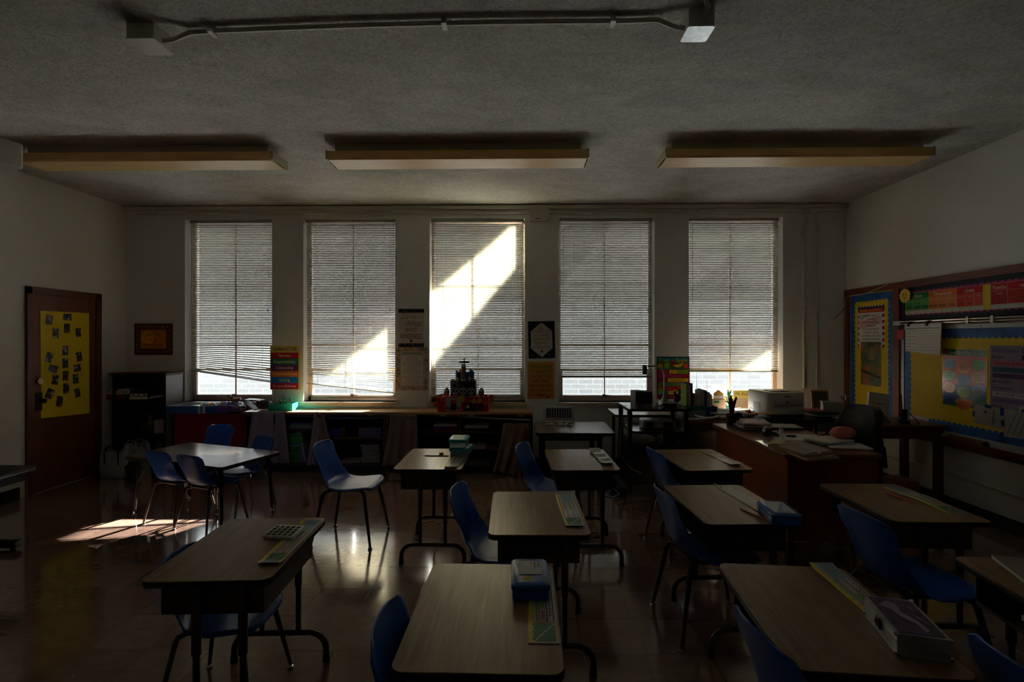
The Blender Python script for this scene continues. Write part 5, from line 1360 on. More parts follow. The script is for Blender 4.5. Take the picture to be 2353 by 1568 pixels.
# ================= BOOKS IN THE BOOKCASES =================
_bk = [0]
def book(name, label, x0, x1, y, z, th, dep, c, group, rz=0., cat='book', page=(206,202,196)):
    w = x1-x0; _bk[0] += 1
    cm = paper('cover_%d_%d_%d' % c, c); pm = paper('page_%d_%d_%d' % page, page)
    o = thing(name, label, cat, ((x0+x1)/2, y+dep/2, z), rz, group)
    b = MB(cm); b.box(-w/2,-dep/2,0,w/2,dep/2,.0018); b.box(-w/2,-dep/2,th-.0018,w/2,dep/2,th); b.box(-w/2,-dep/2,0,w/2,-dep/2+.0018,th); b.build('cover', o, smooth=False)
    MB(pm).box(-w/2+.003,-dep/2+.0018,.0018,w/2-.003,dep/2-.003,th-.0018).build('page_block', o, smooth=False)
    return o
SF = BF+.03
def X_(px): return HY(px, 950, SF)[0]
z = zs(986)
stack = [((150,170,180),'pale green-blue book at the bottom',.018,664,718),((150,170,70),'lime book second from bottom',.016,668,716),((110,140,200),'light blue book third from bottom',.018,664,713),((40,60,140),'dark blue book on top',.018,668,712)]
for k, (c_, lab, th, a_, b_) in enumerate(stack):
    book('book', lab+' on the shelf above the green workbooks', X_(a_), X_(b_), SF, z, th, .2, c_, 'blue and green books on the upper shelf'); z += th+.0005
book('book', 'small white book lying left of the blue and green pile', X_(652), X_(663), SF, zs(986), .014, .15, (150,150,160), 'blue and green books on the upper shelf')
z = .11; n_ = 16; th = .0205
for k in range(n_):
    j = rnd.uniform(-.008,.008); c_ = [(66,150,66),(84,168,76),(54,132,70),(70,158,96)][k % 4]
    if k == 9: c_ = (130,170,190)
    sh = -.02 if k > 9 else 0
    book('workbook', 'green workbook, %s in the tall green pile' % ORD[n_-1-k] if k != 9 else 'pale blue workbook within the tall green pile', X_(662)+j+sh*0, X_(689)+j+(.03 if k >= 11 else 0), SF+rnd.uniform(0,.01), z, th, .22, c_, 'green workbooks in a tall pile', page=(90,150,90)); z += th+.0004
for k, (px, c_) in enumerate(((689,(120,140,170)),(697,(140,160,190)))):
    o = book('folder', ('left' if k == 0 else 'right')+' one of two pale blue binders leaning beside the green workbooks', 0, .024, 0, 0, .36, .22, c_, 'leaning pale blue binders', cat='folder')
    o.location = (X_(px)+.02, SF+.12, .112); o.rotation_euler = (0, R(-10-k*2), 0)
z = zs(1007)
for k in range(3):
    book('book', 'purple book, %s of three in the curtained compartment' % ('lowest','middle','top')[k], X_(756), X_(780), SF+.02, z, .032, .2, (80,40,150), 'purple books on the middle shelf'); z += .0325
for k in range(5):
    book('book', 'white-edged book, %s in the pile of five beside the divider' % ORD[4-k], X_(824)+rnd.uniform(-.004,.004), X_(876), SF, z if k else zs(1007), .020, .22, (110,100,140), 'white-edged books on the middle shelf', page=(190,186,196))
    z = zs(1007)+(k+1)*.0225
z = .11
for k in range(8):
    th = [.034,.030,.022,.026,.022,.026,.02,.022][k]
    book('book', 'pale school book, %s in the tall untidy white pile' % ORD[7-k], X_(830+rnd.randint(-3,3)), X_(871+rnd.randint(-3,5)), SF+rnd.uniform(0,.02), z, th, .22, (150,140,140), 'untidy pile of white books', rz=R(rnd.uniform(-4,4))); z += th+.0006
book('magazine', 'pale magazine lying flat beside the untidy white pile', X_(776), X_(824), SF, .11, .008, .2, (190,186,180), 'magazines on the bottom board', cat='magazine')
book('magazine', 'magazine with round picture on top of the flat pair', X_(779), X_(826), SF+.01, .119, .008, .2, (176,150,150), 'magazines on the bottom board', rz=R(4), cat='magazine')
z = zs(992)
for k, (c_, lab) in enumerate((((120,30,80),'magenta binder at the bottom of the three left of the divider'),((60,50,110),'violet binder between the magenta and white ones'),((180,176,172),'white binder on top of the three left of the divider'))):
    book('binder', lab, X_(997), X_(1050), SF, z, .026, .2, c_, 'binders on the right bookcase shelf', cat='binder'); z += .0265
z = zs(992)
for k, (c_, lab) in enumerate((((60,44,100),'violet-labelled dark binder beneath the white one right of divider'),((70,64,70),'grey thin folder between dark and white binders'),((186,184,182),'white binder on top, right of the altar bookcase divider'))):
    book('binder', lab, X_(1062+k*3), X_([1095,1110,1122][k]), SF, z, (.022,.012,.030)[k], .2, c_, 'binders right of the divider', cat='binder'); z += (.0225,.0125,.03)[k]
book('binder', 'white binder alone on the lower right shelf behind the teal boxes', X_(1070), X_(1114), SF, zs(1033), .032, .2, (170,168,164), None, cat='binder')
book('paper_stack', 'grey papers lying on bottom board of the altar bookcase', X_(1062), X_(1112), SF, .11, .008, .2, (140,140,142), 'papers on the bottom board', cat='papers')
book('paper_stack', 'short grey paper pile beside the longer one in altar bookcase', X_(1114), X_(1126), SF, .11, .012, .2, (120,118,120), 'papers on the bottom board', cat='papers')

# ================= TALL BOOKCASE CONTENTS =================
def Xt(px): return HY(px, 900, 5.71)[0]
zA, zB, zC = [HY(300, q, BC)[1] for q in (919, 1000, 1066)]
o = book('binder', 'dark red binder at the bottom left of the tall bookcase top shelf', Xt(246), Xt(292), 5.70, zA, .055, .22, (110,20,28), 'binders in the tall bookcase', cat='binder', page=(60,20,24))
book('binder', 'white binder on the dark red one in the tall bookcase', Xt(245), Xt(291), 5.70, zA+.0555, .045, .22, (176,172,170), 'binders in the tall bookcase', cat='binder')
tag(MB(WHITE).box(-.10,-.09,0,.10,.09,.016).build('loose_papers', None, loc=(Xt(270),5.82,zA+.101), rot=(0,0,R(8)), smooth=False), 'loose white papers topping the white binder in the tall bookcase', 'papers')
for k, (dz, th, lab) in enumerate(((0,.036,'lower black binder with a white spine label'),(.037,.034,'middle black binder with ring holes on its spine'),(.072,.04,'upper plain black binder'))):
    o = book('binder', lab+' in the tall bookcase', Xt(298+k), Xt(343-k*2), 5.70, zA+dz, th, .22, (30,30,34), 'black binders in the tall bookcase', cat='binder', page=(60,60,62))
    w_ = Xt(343-k*2)-Xt(298+k)
    if k < 2: MB(WHITE).box(-w_/2+.01,-.112,.004,w_/2-.01,-.1105,th-.004).build('spine_label', o, smooth=False)
    if k == 1:
        b = MB(BLACKP)
        for q in (-.06,0,.07): b.cyl((q,-.1125,th/2),(q,-.113,th/2),.011,seg=12)
        b.build('finger_hole', o)
o = book('binder', 'grey binder leaning at the right end of the tall bookcase top shelf', 0, .2, 0, 0, .026, .2, (150,146,146), None, cat='binder'); o.location = (Xt(362), 5.81, zA+.022); o.rotation_euler = (0, R(-9), 0)
tag(MB(mat('purple_white_bin', (176,160,176), rough=.4)).rbox(-.09,-.08,0,.09,.08,.16,.02,ch=.004).build('plastic_bin', None, loc=(Xt(362),5.84,zB+.0)), 'pale plastic bin on middle shelf of the tall bookcase', 'bin')
b = MB(mat('dark_green_tub', (20,56,44), rough=.4)).lathe([(.07,0),(.085,.1),(.088,.10),(.08,.10),(.066,.004)], seg=20); o = b.build('green_tub', None, loc=(Xt(325), 5.84, zB)); tag(o, 'dark green tub with yellow toy parts in the tall bookcase', 'tub')
b = MB(mat('dull_yellow', (170,140,30), rough=.5)); b.tube([(0,0,.06),(.005,0,.15),(.02,.0,.20)], [.022,.02,.012]); b.tube([(.0,0,.2),(-.03,0,.185)], .01); b.ball((.035,-.02,.115), .02); b.ball((-.04,-.02,.11), .016)
tag(b.build('yellow_toy', None, loc=(Xt(325), 5.84, zB)), 'dull yellow toy standing in the dark green tub', 'toy')
# crumpled plastic bag hanging in front of the middle shelf
def blob(name, label, cat, c, r, m, seed=1, amp=.12, parent=None, sub=22):
    r2 = random.Random(seed); ph = [r2.uniform(0,6) for _ in range(8)]
    def fn(u, v):
        a = u*2*math.pi; t = v*math.pi
        k = 1+amp*(math.sin(5*a+ph[0]+3*t)+.6*math.sin(9*t+ph[1]+2*a)+.5*math.sin(11*a+ph[2]-4*t))
        return (r[0]*k*math.sin(t)*math.cos(a), r[1]*k*math.sin(t)*math.sin(a), max(-r[2], -r[2]*math.cos(t)*k))
    o = MB(m).grid(fn, 40, sub, flip=True).build(name, parent, loc=c, angle=80)
    if not parent: tag(o, label, cat)
    return o
blob('plastic_bag', 'crumpled grey-violet plastic bag on the tall bookcase lower shelf', 'bag', (Xt(361), 5.80, zC+.13), (.075,.07,.12), mat('grey_violet_plastic', (110,100,124), rough=.25, trans=.2), 3)
b = MB(); 
for k, (c_, a_) in enumerate((((176,70,50),.0),((150,60,44),.12),((190,120,90),.28))):
    o = MB(paper('folder_%d' % k, c_)).box(-.14,-.09,0,.14,.09,.004).build('paper_folder', None, loc=(Xt(272)+a_*1.2, 5.80, hz+.0022+.0045*k), rot=(0,0,R(10*k-6)), smooth=False)
    tag(o, ('red-orange folder at the left on top of the tall bookcase','brick red folder in the middle on top of tall bookcase','pale orange folder at the right on top of tall bookcase')[k], 'folder', 'folders on top of the tall bookcase')
# tote bags on the floor by the door
def tote(x, y, rz_, w, d, h, m, m2, label, seed):
    r2 = random.Random(seed); p1 = r2.uniform(0,6)
    o = thing('tote_bag', label, 'bag', (x, y, 0), rz_, 'bags on the floor beside the door')
    def fn(u, v):
        a = u*2*math.pi; c_, s_ = math.cos(a), math.sin(a)
        q = (abs(c_)**6+abs(s_)**6)**(-1/6.)*.82
        bul = 1+.12*math.sin(v*3)-.10*v+.03*math.sin(6*a+p1+4*v)
        return (w/2*q*c_*bul, d/2*q*s_*bul*(1-.25*v), h*v+(.03*math.sin(2*a+p1)+.012*math.sin(7*a))*v)
    k = MB(m).grid(fn, 48, 16).build('bag_body', o, angle=80); md = k.modifiers.new('s','SOLIDIFY'); md.thickness = .003
    b = MB(m2)
    for s_ in (-1,1): b.tube([(-w*.22, s_*d*.34, h*.15), (-w*.24, s_*d*.36, h*.95), (-w*.14, s_*d*.30, h*1.16), (w*.10, s_*d*.26, h*1.15), (w*.2, s_*d*.34, h*.95), (w*.24, s_*d*.36, h*.15)], .008, seg=6)
    b.build('handle', o)
    return o
GW = mat('grey_white_canvas', (150,154,156), rough=.8, bump=.3, bscale=30); GB = mat('grey_blue_nylon', (96,108,118), rough=.5, bump=.4, bscale=20)
xq, yq = HZ(258, 1098, 0); tote(xq, yq+.05, R(10), .30, .22, .30, GW, BLACKP, 'pale canvas tote bag with black handles by the door', 1)
xq, yq = HZ(318, 1088, 0); tote(xq-.02, yq+.0, R(-8), .32, .2, .33, GW, GW, 'open grey-white bag right of the canvas tote, under the shelves', 2)
b_ = blob('crumpled_bag', 'dark crumpled plastic bag lying in front of the totes', 'bag', (HZ(310,1085,0)[0], HZ(310,1085,0)[1]-.16, .085), (.16,.07,.085), mat('dark_crumpled_plastic', (60,58,60), rough=.3), 8, .16)

# ================= ON THE RED CABINET AND BOOKCASE =================
RT = .675
bx = thing('supply_tray', 'shallow blue cardboard tray of cords and supplies on the red-draped cabinet', 'tray', (HY(450,935,5.76)[0], 5.80, RT+.002), R(2))
hw2 = (HY(497,940,5.7)[0]-HY(388,940,5.7)[0])/2
BLC = mat('blue_cardboard', (30,90,170), rough=.5); WC = mat('white_cardboard', (196,200,206), rough=.6)
b = MB(BLC); b.box(-hw2,-.13,0,hw2,-.126,.085); b.box(-hw2,.126,0,hw2,.13,.10); b.box(-hw2,-.13,0,-hw2+.004,.13,.09); b.box(hw2-.004,-.13,0,hw2,.13,.09); b.build('tray_walls', bx, smooth=False)
b = MB(WC); b.box(-hw2+.004,-.126,0,hw2-.004,.126,.004); b.box(-hw2+.004,.120,.004,hw2-.004,.126,.1); b.box(-hw2+.004,-.126,.004,-hw2+.008,.12,.09); b.build('tray_lining', bx, smooth=False)
b = MB(WC); b.box(hw2-.20,-.1312,0,hw2-.17,-.13,.085); b.box(hw2-.15,-.1312,0,hw2-.115,-.13,.085); b.build('white_stripe', bx, smooth=False)
b = MB(); b.text('school supplies', -hw2+.12, .045, .02, mat('faint_print', (90,130,190), rough=.5), .1315, maxw=.2); b.bu = 0
b.build('printed_text', bx, smooth=False)
bl0 = bx.location
b = MB(paper('white_cord',(200,200,204))); r2 = random.Random(5)
for k in range(3):
    cx_, cy_ = r2.uniform(-.10,.12), r2.uniform(-.05,.05); b.tube([(cx_+.055*math.cos(t*.7+k), cy_+.045*math.sin(t*.7+k), .05+.035*math.sin(t*.35+k)+.02) for t in range(20)], .0045, seg=6)
tag(b.build('cable_coil', None, loc=(bl0.x, bl0.y, bl0.z)), 'coiled white cords rising out of the blue supply tray', 'cord')
tag(MB(mat('dark_pouch', (40,40,50), rough=.4)).rbox(-.09,-.06,.0,.05,.05,.075,.02,ch=.02).build('dark_pouch', None, loc=(bl0.x, bl0.y, bl0.z+.005)), 'dark pouch lying among the cords in the blue supply tray', 'pouch')
o = thing('paint_set', 'paint palette with yellow pots on the right of the blue supply tray', 'paint set', (bl0.x+.17, bl0.y-.02, bl0.z+.086), R(-8)); MB(WC).rbox(-.10,-.06,0,.10,.06,.014,.01).build('palette', o)
for i in range(5):
    for j in range(2): MB([YELLOW, mat('pale_blue_paint',(140,190,210)), SO][(i+j) % 3]).lathe([(.014,0),(.014,.012),(.012,.013)], (-.08+i*.036, -.03+j*.05, .014), seg=12).build('paint_pot', o)
# purple caddy with pencils
def caddy(name, label, c, w, d, h, m, rz_, tools, n_part=3):
    o = thing(name, label, 'caddy', c, rz_)
    b = MB(m); t = .003
    for s_ in (-1, 1):
        b.loops([[(-w/2, s_*d/2*.92, 0), (w/2, s_*d/2*.92, 0), (w/2*1.03, s_*d/2, h), (-w/2*1.03, s_*d/2, h)], [(-w/2, s_*(d/2*.92-t), 0), (w/2, s_*(d/2*.92-t), 0), (w/2*1.03, s_*(d/2-t), h), (-w/2*1.03, s_*(d/2-t), h)]])
        b.box(s_*w/2*1.01-t/2, -d/2*.96, 0, s_*w/2*1.01+t/2, d/2*.96, h)
    b.box(-w/2,-d/2*.92,0,w/2,d/2*.92,t)
    for k in range(1, n_part): b.box(-w/2+w*k/n_part-t/2,-d/2*.95,0,-w/2+w*k/n_part+t/2,d/2*.95,h*.9)
    b.box(-w/2*1.07,-d/2*1.07,h-.004,w/2*1.07,-d/2*.96,h); b.box(-w/2*1.07,d/2*.96,h-.004,w/2*1.07,d/2*1.07,h)
    b.build('caddy_body', o, smooth=False)
    MB(m).tube([(-w*.14,0,h*.6),(-w*.15,0,h*1.35),(-w*.1,0,h*1.55),(w*.1,0,h*1.55),(w*.15,0,h*1.35),(w*.14,0,h*.6)], .006, seg=8).build('handle', o)
    return o
TURQ = mat('turquoise_plastic', (44,196,166), rough=.3, trans=.15); PURC = mat('purple_plastic', (140,100,190), rough=.35)
xq = HY(518, 935, 5.78)[0]
cpos = (xq, 5.80, RT+.002); caddy('purple_caddy', 'small purple caddy of markers beside the blue supply tray', cpos, .20, .14, .085, PURC, R(4), None)
xt = HY(650, 930, 5.80)[0]; tpos = (xt, 5.81, BT+.001)
caddy('turquoise_caddy', 'turquoise caddy full of pencils and scissors glowing in the sun', tpos, .27, .17, .085, TURQ, R(3), None)
def tools(pos, w, d, n, cols, label, grp, seed, hmin=.13):
    r2 = random.Random(seed)
    for k in range(n):
        c_ = cols[k % len(cols)]; x = pos[0]+r2.uniform(-w/2,w/2)*.85; y = pos[1]+r2.uniform(-d/2,d/2)*.7
        tx, ty = r2.uniform(-.03,.03), r2.uniform(-.02,.02); L_ = r2.uniform(hmin, hmin+.05)
        o = thing('marker', label % c_[0], 'marker', (x, y, pos[2]+.004), 0, grp)
        b = MB(mat('tool_'+c_[0].replace(' ', '_'), c_[1], rough=.4)); b.cyl((0,0,0),(tx*.8,ty*.8,L_*.8),.0048,seg=8); b.build('barrel', o)
        MB(paper('tip_%d' % (k % 2), [(230,226,216),(60,60,64)][k % 2])).cyl((tx*.8,ty*.8,L_*.8),(tx,ty,L_),.0052,.003,seg=8).build('cap', o)
cA = [('red',(196,40,40)),('purple',(110,40,130)),('yellow green',(180,190,40)),('orange',(226,110,40)),('white',(214,214,214)),('violet pink',(180,60,140))]
tools(cpos, .18, .12, 6, cA, '%s marker standing in the small purple caddy', 'markers in the purple caddy', 4, .12)
cB = [('red',(200,40,40)),('dark blue',(40,60,120)),('brown',(120,70,50)),('silver',(180,180,186)),('green',(60,140,90)),('black',(40,40,44)),('tan',(190,150,110)),('navy',(30,40,90)),('pale yellow',(220,200,110)),('bright red',(226,60,40)),('grey blue',(100,130,160)),('maroon',(110,30,40)),('cream',(216,206,180)),('teal',(40,130,140))]
tools(tpos, .25, .14, 14, cB, '%s pencil or pen standing in the turquoise caddy', 'pencils in the turquoise caddy', 9, .12)
# smartphone-like black pad and clear bag
tag(MB(mat('dark_gloss', (26,26,30), rough=.15)).rbox(-.075,-.035,0,.075,.035,.014,.012,ch=.003).build('black_stapler_case', None, loc=(HY(530,944,5.66)[0], 5.74, RT+.002), rot=(0,0,R(6))), 'flat black case in front of the purple caddy', 'case')
blob('clear_bag', 'crumpled clear plastic bag between purple caddy and bookcase end', 'bag', (HY(553,938,5.74)[0]-.02, 5.78, RT+.06), (.05,.06,.055), mat('clear_crumpled', (170,170,186), rough=.12, trans=.7), 5, .1)
tag(MB(mat('mid_blue_cloth', (70,110,180), rough=.6)).rbox(-.06,-.05,0,.06,.05,.05,.02,ch=.01).build('blue_pouch', None, loc=(HY(549,922,5.88)[0], 5.90, RT+.03+.02)), 'blue pouch wedged behind the clear bag under the window', 'pouch')
o = thing('tape_gun', 'orange-brown tape dispenser on the sill end beside the white paper roll', 'tape dispenser', (HY(541,918,5.93)[0], 5.93, ZS-.0), R(5))
b = MB(mat('orange_brown_plastic', (170,92,40), rough=.35)); b.tube([(-.06,0,.075),(-.03,0,.03),(.03,0,.03),(.06,0,.045)], [.014,.026,.028,.02]); b.build('body', o)
MB(mat('tan_tape', (170,140,110), rough=.4)).cyl((-.07,-.02,.075),(-.07,.02,.075),.022,seg=18).build('tape_roll', o)
# curling white paper roll
def fn(u, v):
    t = v; x = (u-.5)*.30
    if t < .35: s_ = t/.35; return (x*.9+.03, -.06+s_*.02, .0+.12*s_+.01)
    s_ = (t-.35)/.65; a = math.pi*s_*1.1; return (x+.03*(s_), -.04+.06*(1-math.cos(a)), .13+.05*math.sin(a))
b = MB(mat('white_roll_paper', (196,196,210), rough=.5))
b.grid(lambda u, v: (-.13+.055*math.sin(v*4.2)*(1-v*.2)+u*.05*0-.06*v, -.05+u*.12, .135-.13*v+.02*math.sin(v*6)) if False else (-.06+ (.10*v-.035*math.sin(v*5.5)), -.06+u*.13, .125-.123*v+.012*math.sin(v*3.1*2)), 8, 26)
b.grid(lambda u, v: (-.06+.24*v, -.06+u*.13+.02*v, .125+.012*math.sin(v*3.)-.035*v), 8, 12)
o = b.build('paper_roll', None, loc=(HY(572,930,5.75)[0], 5.80, BT+.003), angle=80); md = o.modifiers.new('s','SOLIDIFY'); md.thickness = .0012; tag(o, 'white curling paper sheet on the bookcase between tape dispenser and cord bag', 'paper')
# bag of brown cords
CORDB = mat('brown_cord', (104,84,78), rough=.5)
b = MB(CORDB); r2 = random.Random(12); pts = []
for t in range(150):
    a = t*.9; rr_ = .055+.018*math.sin(t*.37); pts.append((rr_*math.cos(a)*1.1, .05*math.sin(a)*math.cos(t*.21), .062+.05*math.sin(t*.53+1)*math.sin(a*.31+t*.1)))
b.tube(pts, .0055, seg=5); o = b.build('cord_bundle', None, loc=(HY(604,930,5.80)[0], 5.81, BT+.004)); tag(o, 'tangled bundle of brown cords on the bookcase left of turquoise caddy', 'cord')
b = MB(paper('cream_cord', (190,184,170))); pts = [(.05*math.cos(t*.8)+.02*math.sin(t*.3), .03*math.sin(t*.8), .018+.014*math.sin(t*1.1)) for t in range(60)]
o = b.tube(pts, .003, seg=5).build('cream_cord', None, loc=(HY(613,915,5.84)[0], 5.83, BT+.125)); tag(o, 'loops of cream cord resting on the brown cord bundle', 'cord')

# ================= TIERED ALTAR =================
ax = HY(1066, 930, 5.80)[0]; ay = 5.83
w1 = (HY(1123,930,5.74)[0]-HY(1007,930,5.74)[0]); zb = BT
RB = mat('red_box_paper', (186,40,24), rough=.55); RBT = mat('salmon_box_top', (226,110,90), rough=.5)
o = thing('altar_box', 'red covered box base of the tiered altar, decorated with pictures', 'box', (ax, ay, zb), 0)
h1 = .175; MB(RB).box(-w1/2,-.12,0,w1/2,.12,h1-.003).build('box_body', o, smooth=False); MB(RBT).box(-w1/2-.001,-.121,h1-.003,w1/2+.001,.121,h1).build('box_top', o, smooth=False)
b = MB(); b.rect(-.20,.01,-.02,.16,.122,paper('grey_white',(170,170,166))); b.rect(-.14,.02,-.08,.09,.1226,paper('brown_pic',(60,40,34)));b.rect(.02,.01,.16,.10,.122,paper('dark_pic',(40,44,60)));b.rect(.17,.02,.23,.09,.122,paper('dark_pic2',(60,44,40)))
b.disc(.055,.06,.02,.1226,paper('cream_glow',(220,206,160)),seg=12); b.disc(.12,.05,.02,.1226,paper('green_pic',(60,90,70)),seg=12); b.disc(-.11,.06,.022,.123,paper('dark_pic',(40,44,60)),seg=12)
b.T = Matrix.Translation((0,.002-.0,0)); b.build('pictures', o, smooth=False)
b = MB(BLACKP)
for k in range(60):
    x = rr.uniform(-.195,-.03); z = rr.uniform(.015,.06); b.rect(x, z, x+.006, z+.012, .1224, BLACKP)
b.build('lettering_marks', o, smooth=False)
# paper flowers
def flower(x, y, z, r_, c_, label, seed, grp='paper flowers around the altar'):
    r2 = random.Random(seed); b = MB(mat('flower_%d_%d_%d' % c_, c_, rough=.7))
    for q in range(3):
        n_ = 9-q*2; rad = r_*(1-.27*q)
        for k in range(n_):
            a = 2*math.pi*k/n_+q*.4; ca, sa = math.cos(a), math.sin(a)
            p0 = (0,-.005*q,0); wv = rad*.42
            pts = [(0, -.004*q, 0), (ca*rad*.6-sa*wv, -.012-.01*q, sa*rad*.6+ca*wv), (ca*rad, -.006-.02*q*.6, sa*rad), (ca*rad*.6+sa*wv, -.016-.01*q, sa*rad*.6-ca*wv)]
            b.add(pts, [(0,1,2,3)])
    b.ball((0,-.02,0), r_*.25, seg=8, rings=5)
    o = b.build('paper_flower', None, loc=(x, y, z), angle=60); tag(o, label, 'flower', grp)
fy = ay-.125
YF, OF, SF_, RF = (222,180,40), (236,110,50), (232,130,90), (210,60,30)
for k, (px, pz_, r_, c_, lab) in enumerate([(1001,930,.035,SF_,'salmon paper flower at the lower left corner of the altar'),(1004,918,.028,RF,'red-orange paper flower at upper left corner of the altar'),(1018,919,.036,SF_,'salmon paper flower on the left of the red altar front'),(1042,925,.036,RF,'red paper flower at the centre left of the altar front'),
        (1061,917,.042,YF,'big yellow paper flower at the centre of the altar front'),(1089,923,.034,YF,'yellow paper flower right of centre on the altar front'),(1102,921,.036,YF,'second yellow paper flower further right on altar front'),(1116,925,.032,OF,'orange paper flower near the right end of altar front'),
        (1129,914,.034,OF,'orange paper flower at the upper right corner of the altar'),(1130,924,.032,YF,'yellow paper flower at the lower right corner of the altar')]):
    x, z = HY(px, pz_, fy); flower(x, fy if 1008 < px < 1124 else fy+.03, max(z, zb+.035), r_, c_, lab, k)
GB_ = mat('dark_green_box', (22,50,44), rough=.5)
w2 = HY(1093,890,5.75)[0]-HY(1035,890,5.75)[0]; h2 = .175; z2 = zb+h1; x2 = HY(1064,890,5.75)[0]
o = thing('altar_box', 'dark green middle box of the altar with white skull cutouts', 'box', (x2, ay+.01, z2), 0)
MB(GB_).box(-w2/2,-.09,0,w2/2,.09,h2).build('box_body', o, smooth=False)
b = MB(); b.rect(-w2/2+.002,.04,-w2/2+.10,h2-.005,.0906,paper('grey_pic',(130,130,124))); b.rect(0,.05,w2/2-.01,h2-.01,.0906,paper('grey_frame2',(120,124,120))); b.rect(.004,.054,w2/2-.014,h2-.014,.0910,paper('dark_pic3',(24,26,30))); b.disc(-.10,.12,.022,.0912,BLACKP,seg=10); b.disc(-.075,.09,.018,.0912,BLACKP,seg=10)
b.build('pictures', o, smooth=False)
sk = paper('skull_white', (170,170,162))
for k, x in enumerate((-w2*.31, 0, w2*.31)):
    b = MB(sk); b.disc(x,.062,.044,.0916,sk,seg=20,rz=.040); b.rect(x-.022,.006,x+.022,.04,.0914,sk)
    for s_ in (-1,1): b.disc(x+s_*.019,.058,.015,.0922,BLACKP,seg=12); b.ringf(x+s_*.019,.058,.0165,.002,.0926,sk)
    b.poly([(x-.006,.034),(x,.046),(x+.006,.034)],.0922,BLACKP); b.rect(x-.018,.012,x+.018,.024,.0922,BLACKP)
    for q in range(4): b.rect(x-.016+q*.009,.010,x-.013+q*.009,.026,.0926,sk)
    b.disc(x,.088,.008,.0922,BLACKP,seg=4); b.build('skull_cutout', o, smooth=False)
w3 = HY(1088,870,5.78)[0]-HY(1045,870,5.78)[0]; h3 = .10; z3 = z2+h2; x3 = HY(1067,870,5.78)[0]
o = thing('altar_box', 'blue top box of the tiered altar with rounded ends', 'box', (x3, ay+.02, z3), 0)
MB(mat('blue_box_paper', (40,110,160), rough=.4)).rbox(-w3/2,-.055,0,w3/2,.055,h3,.03,ch=.003).build('box_body', o)
b = MB(BLACKP)
for x in (-.07,.03,.085): b.disc(x,.055,.012,.0556,BLACKP,seg=12,rz=.02)
b.build('oval_pictures', o, smooth=False)
# candle and cross
CAND = mat('white_candle_glass', (206,206,196), rough=.3)
cpx, cpz = HY(1065, 870, ay-.055)
o = thing('candle', 'tall white glass candle with plain reddish label on the altar', 'candle', (cpx, ay-.06, z3), 0); 
MB(CAND).lathe([(.026,0),(.028,.004),(.028,.19),(.025,.195),(.024,.19)], seg=20).build('glass', o)
b = MB(mat('plain_reddish_label', (130,80,64), rough=.5)); b.lathe([(.0283,.02),(.0285,.021),(.0285,.165),(.0283,.166)], seg=20); b.build('label', o)
b = MB(mat('dark_bronze', (44,34,28)));
o = thing('cross', 'small dark metal cross standing behind the altar candle', 'cross', (cpx+.0, ay+.03, z3+h3), 0)
MB(mat('dull_green_metal', (70,80,72), rough=.4, metal=.4)).box(-.006,-.004,0,.006,.004,.165).build('upright', o, smooth=False)
MB(mat('dull_green_metal', (70,80,72), rough=.4, metal=.4)).box(-.06,-.004,.105,.06,.004,.117).build('crossbar', o, smooth=False)
# tiny skulls and tealights
def mini_skull(x, y, z, lab, c_=(206,206,190)):
    o = thing('sugar_skull', lab, 'skull', (x, y, z), 0, 'small sugar skulls on the altar')
    b = MB(paper('skullc_%d' % c_[0], c_)); b.ball((0,0,.022), (.018,.018,.018)); b.rbox(-.010,-.014,0,.010,.010,.012,.004); b.build('skull', o)
    b = MB(BLACKP); b.ball((-.007,-.016,.022), .005, seg=8, rings=5); b.ball((.007,-.016,.022), .005, seg=8, rings=5); b.build('eye_socket', o)
zz = z2+h2
for px, lab in ((1051,'small sugar skull left of the candle on green box'),(1079,'small sugar skull right of the candle on green box')): mini_skull(HY(px,875,ay-.06)[0], ay-.062, zz, lab)
for px, lab in ((1057,'small sugar skull on the blue box left of candle'),(1081,'small sugar skull on the blue box right of candle')): mini_skull(HY(px,855,ay)[0], ay-.0, z3+h3, lab, (220,214,206))
def tea(x, y, z, c_, lab, r_=.017, h_=.018):
    o = thing('tealight', lab, 'candle', (x, y, z), 0, 'tealights on the altar')
    MB(mat('tea_%d_%d' % (c_[0], c_[1]), c_, rough=.4)).lathe([(r_*.95,0),(r_,.002),(r_,h_),(r_*.8,h_),(r_*.8,h_-.003)], seg=14).build('cup', o)
    MB(paper('wax',(226,222,206))).cyl((0,0,h_-.004),(0,0,h_+.004),r_*.75,.002,seg=12).build('wax', o)
tea(HY(1040,880,ay-.05)[0], ay-.055, zz, (196,190,30), 'yellow tealight at the left of the green altar box')
tea(HY(1088,880,ay-.05)[0], ay-.055, zz, (210,90,40), 'orange tealight at the right of the green altar box', .022)
tea(HY(1050,858,ay)[0], ay-.02, z3+h3, (30,60,170), 'blue tealight at the left on the blue altar box', .012)
tea(HY(1085,858,ay)[0], ay-.03, z3+h3, (40,110,120), 'teal tealight at the right on the blue altar box', .015)
zt1 = zb+h1
for px, lab, c_ in ((1012,'dark red tealight at the far left of the red altar box',(110,20,40)),(1026,'second dark red tealight on the left of the red altar box',(120,24,50))): tea(HY(px,905,ay-.08)[0], ay-.08, zt1, c_, lab)
for px, lab in ((1107,'black tealight at the right front of the red altar box'),(1116,'black tealight furthest right on the red altar box')): tea(HY(px,905,ay-.07)[0], ay-(.09 if px < 1110 else .05), zt1, (30,30,34), lab)
GLC = mat('clear_glass', (220,220,220), rough=.05, trans=.9); REDL = mat('red_liquid', (210,50,40), rough=.2, trans=.4)
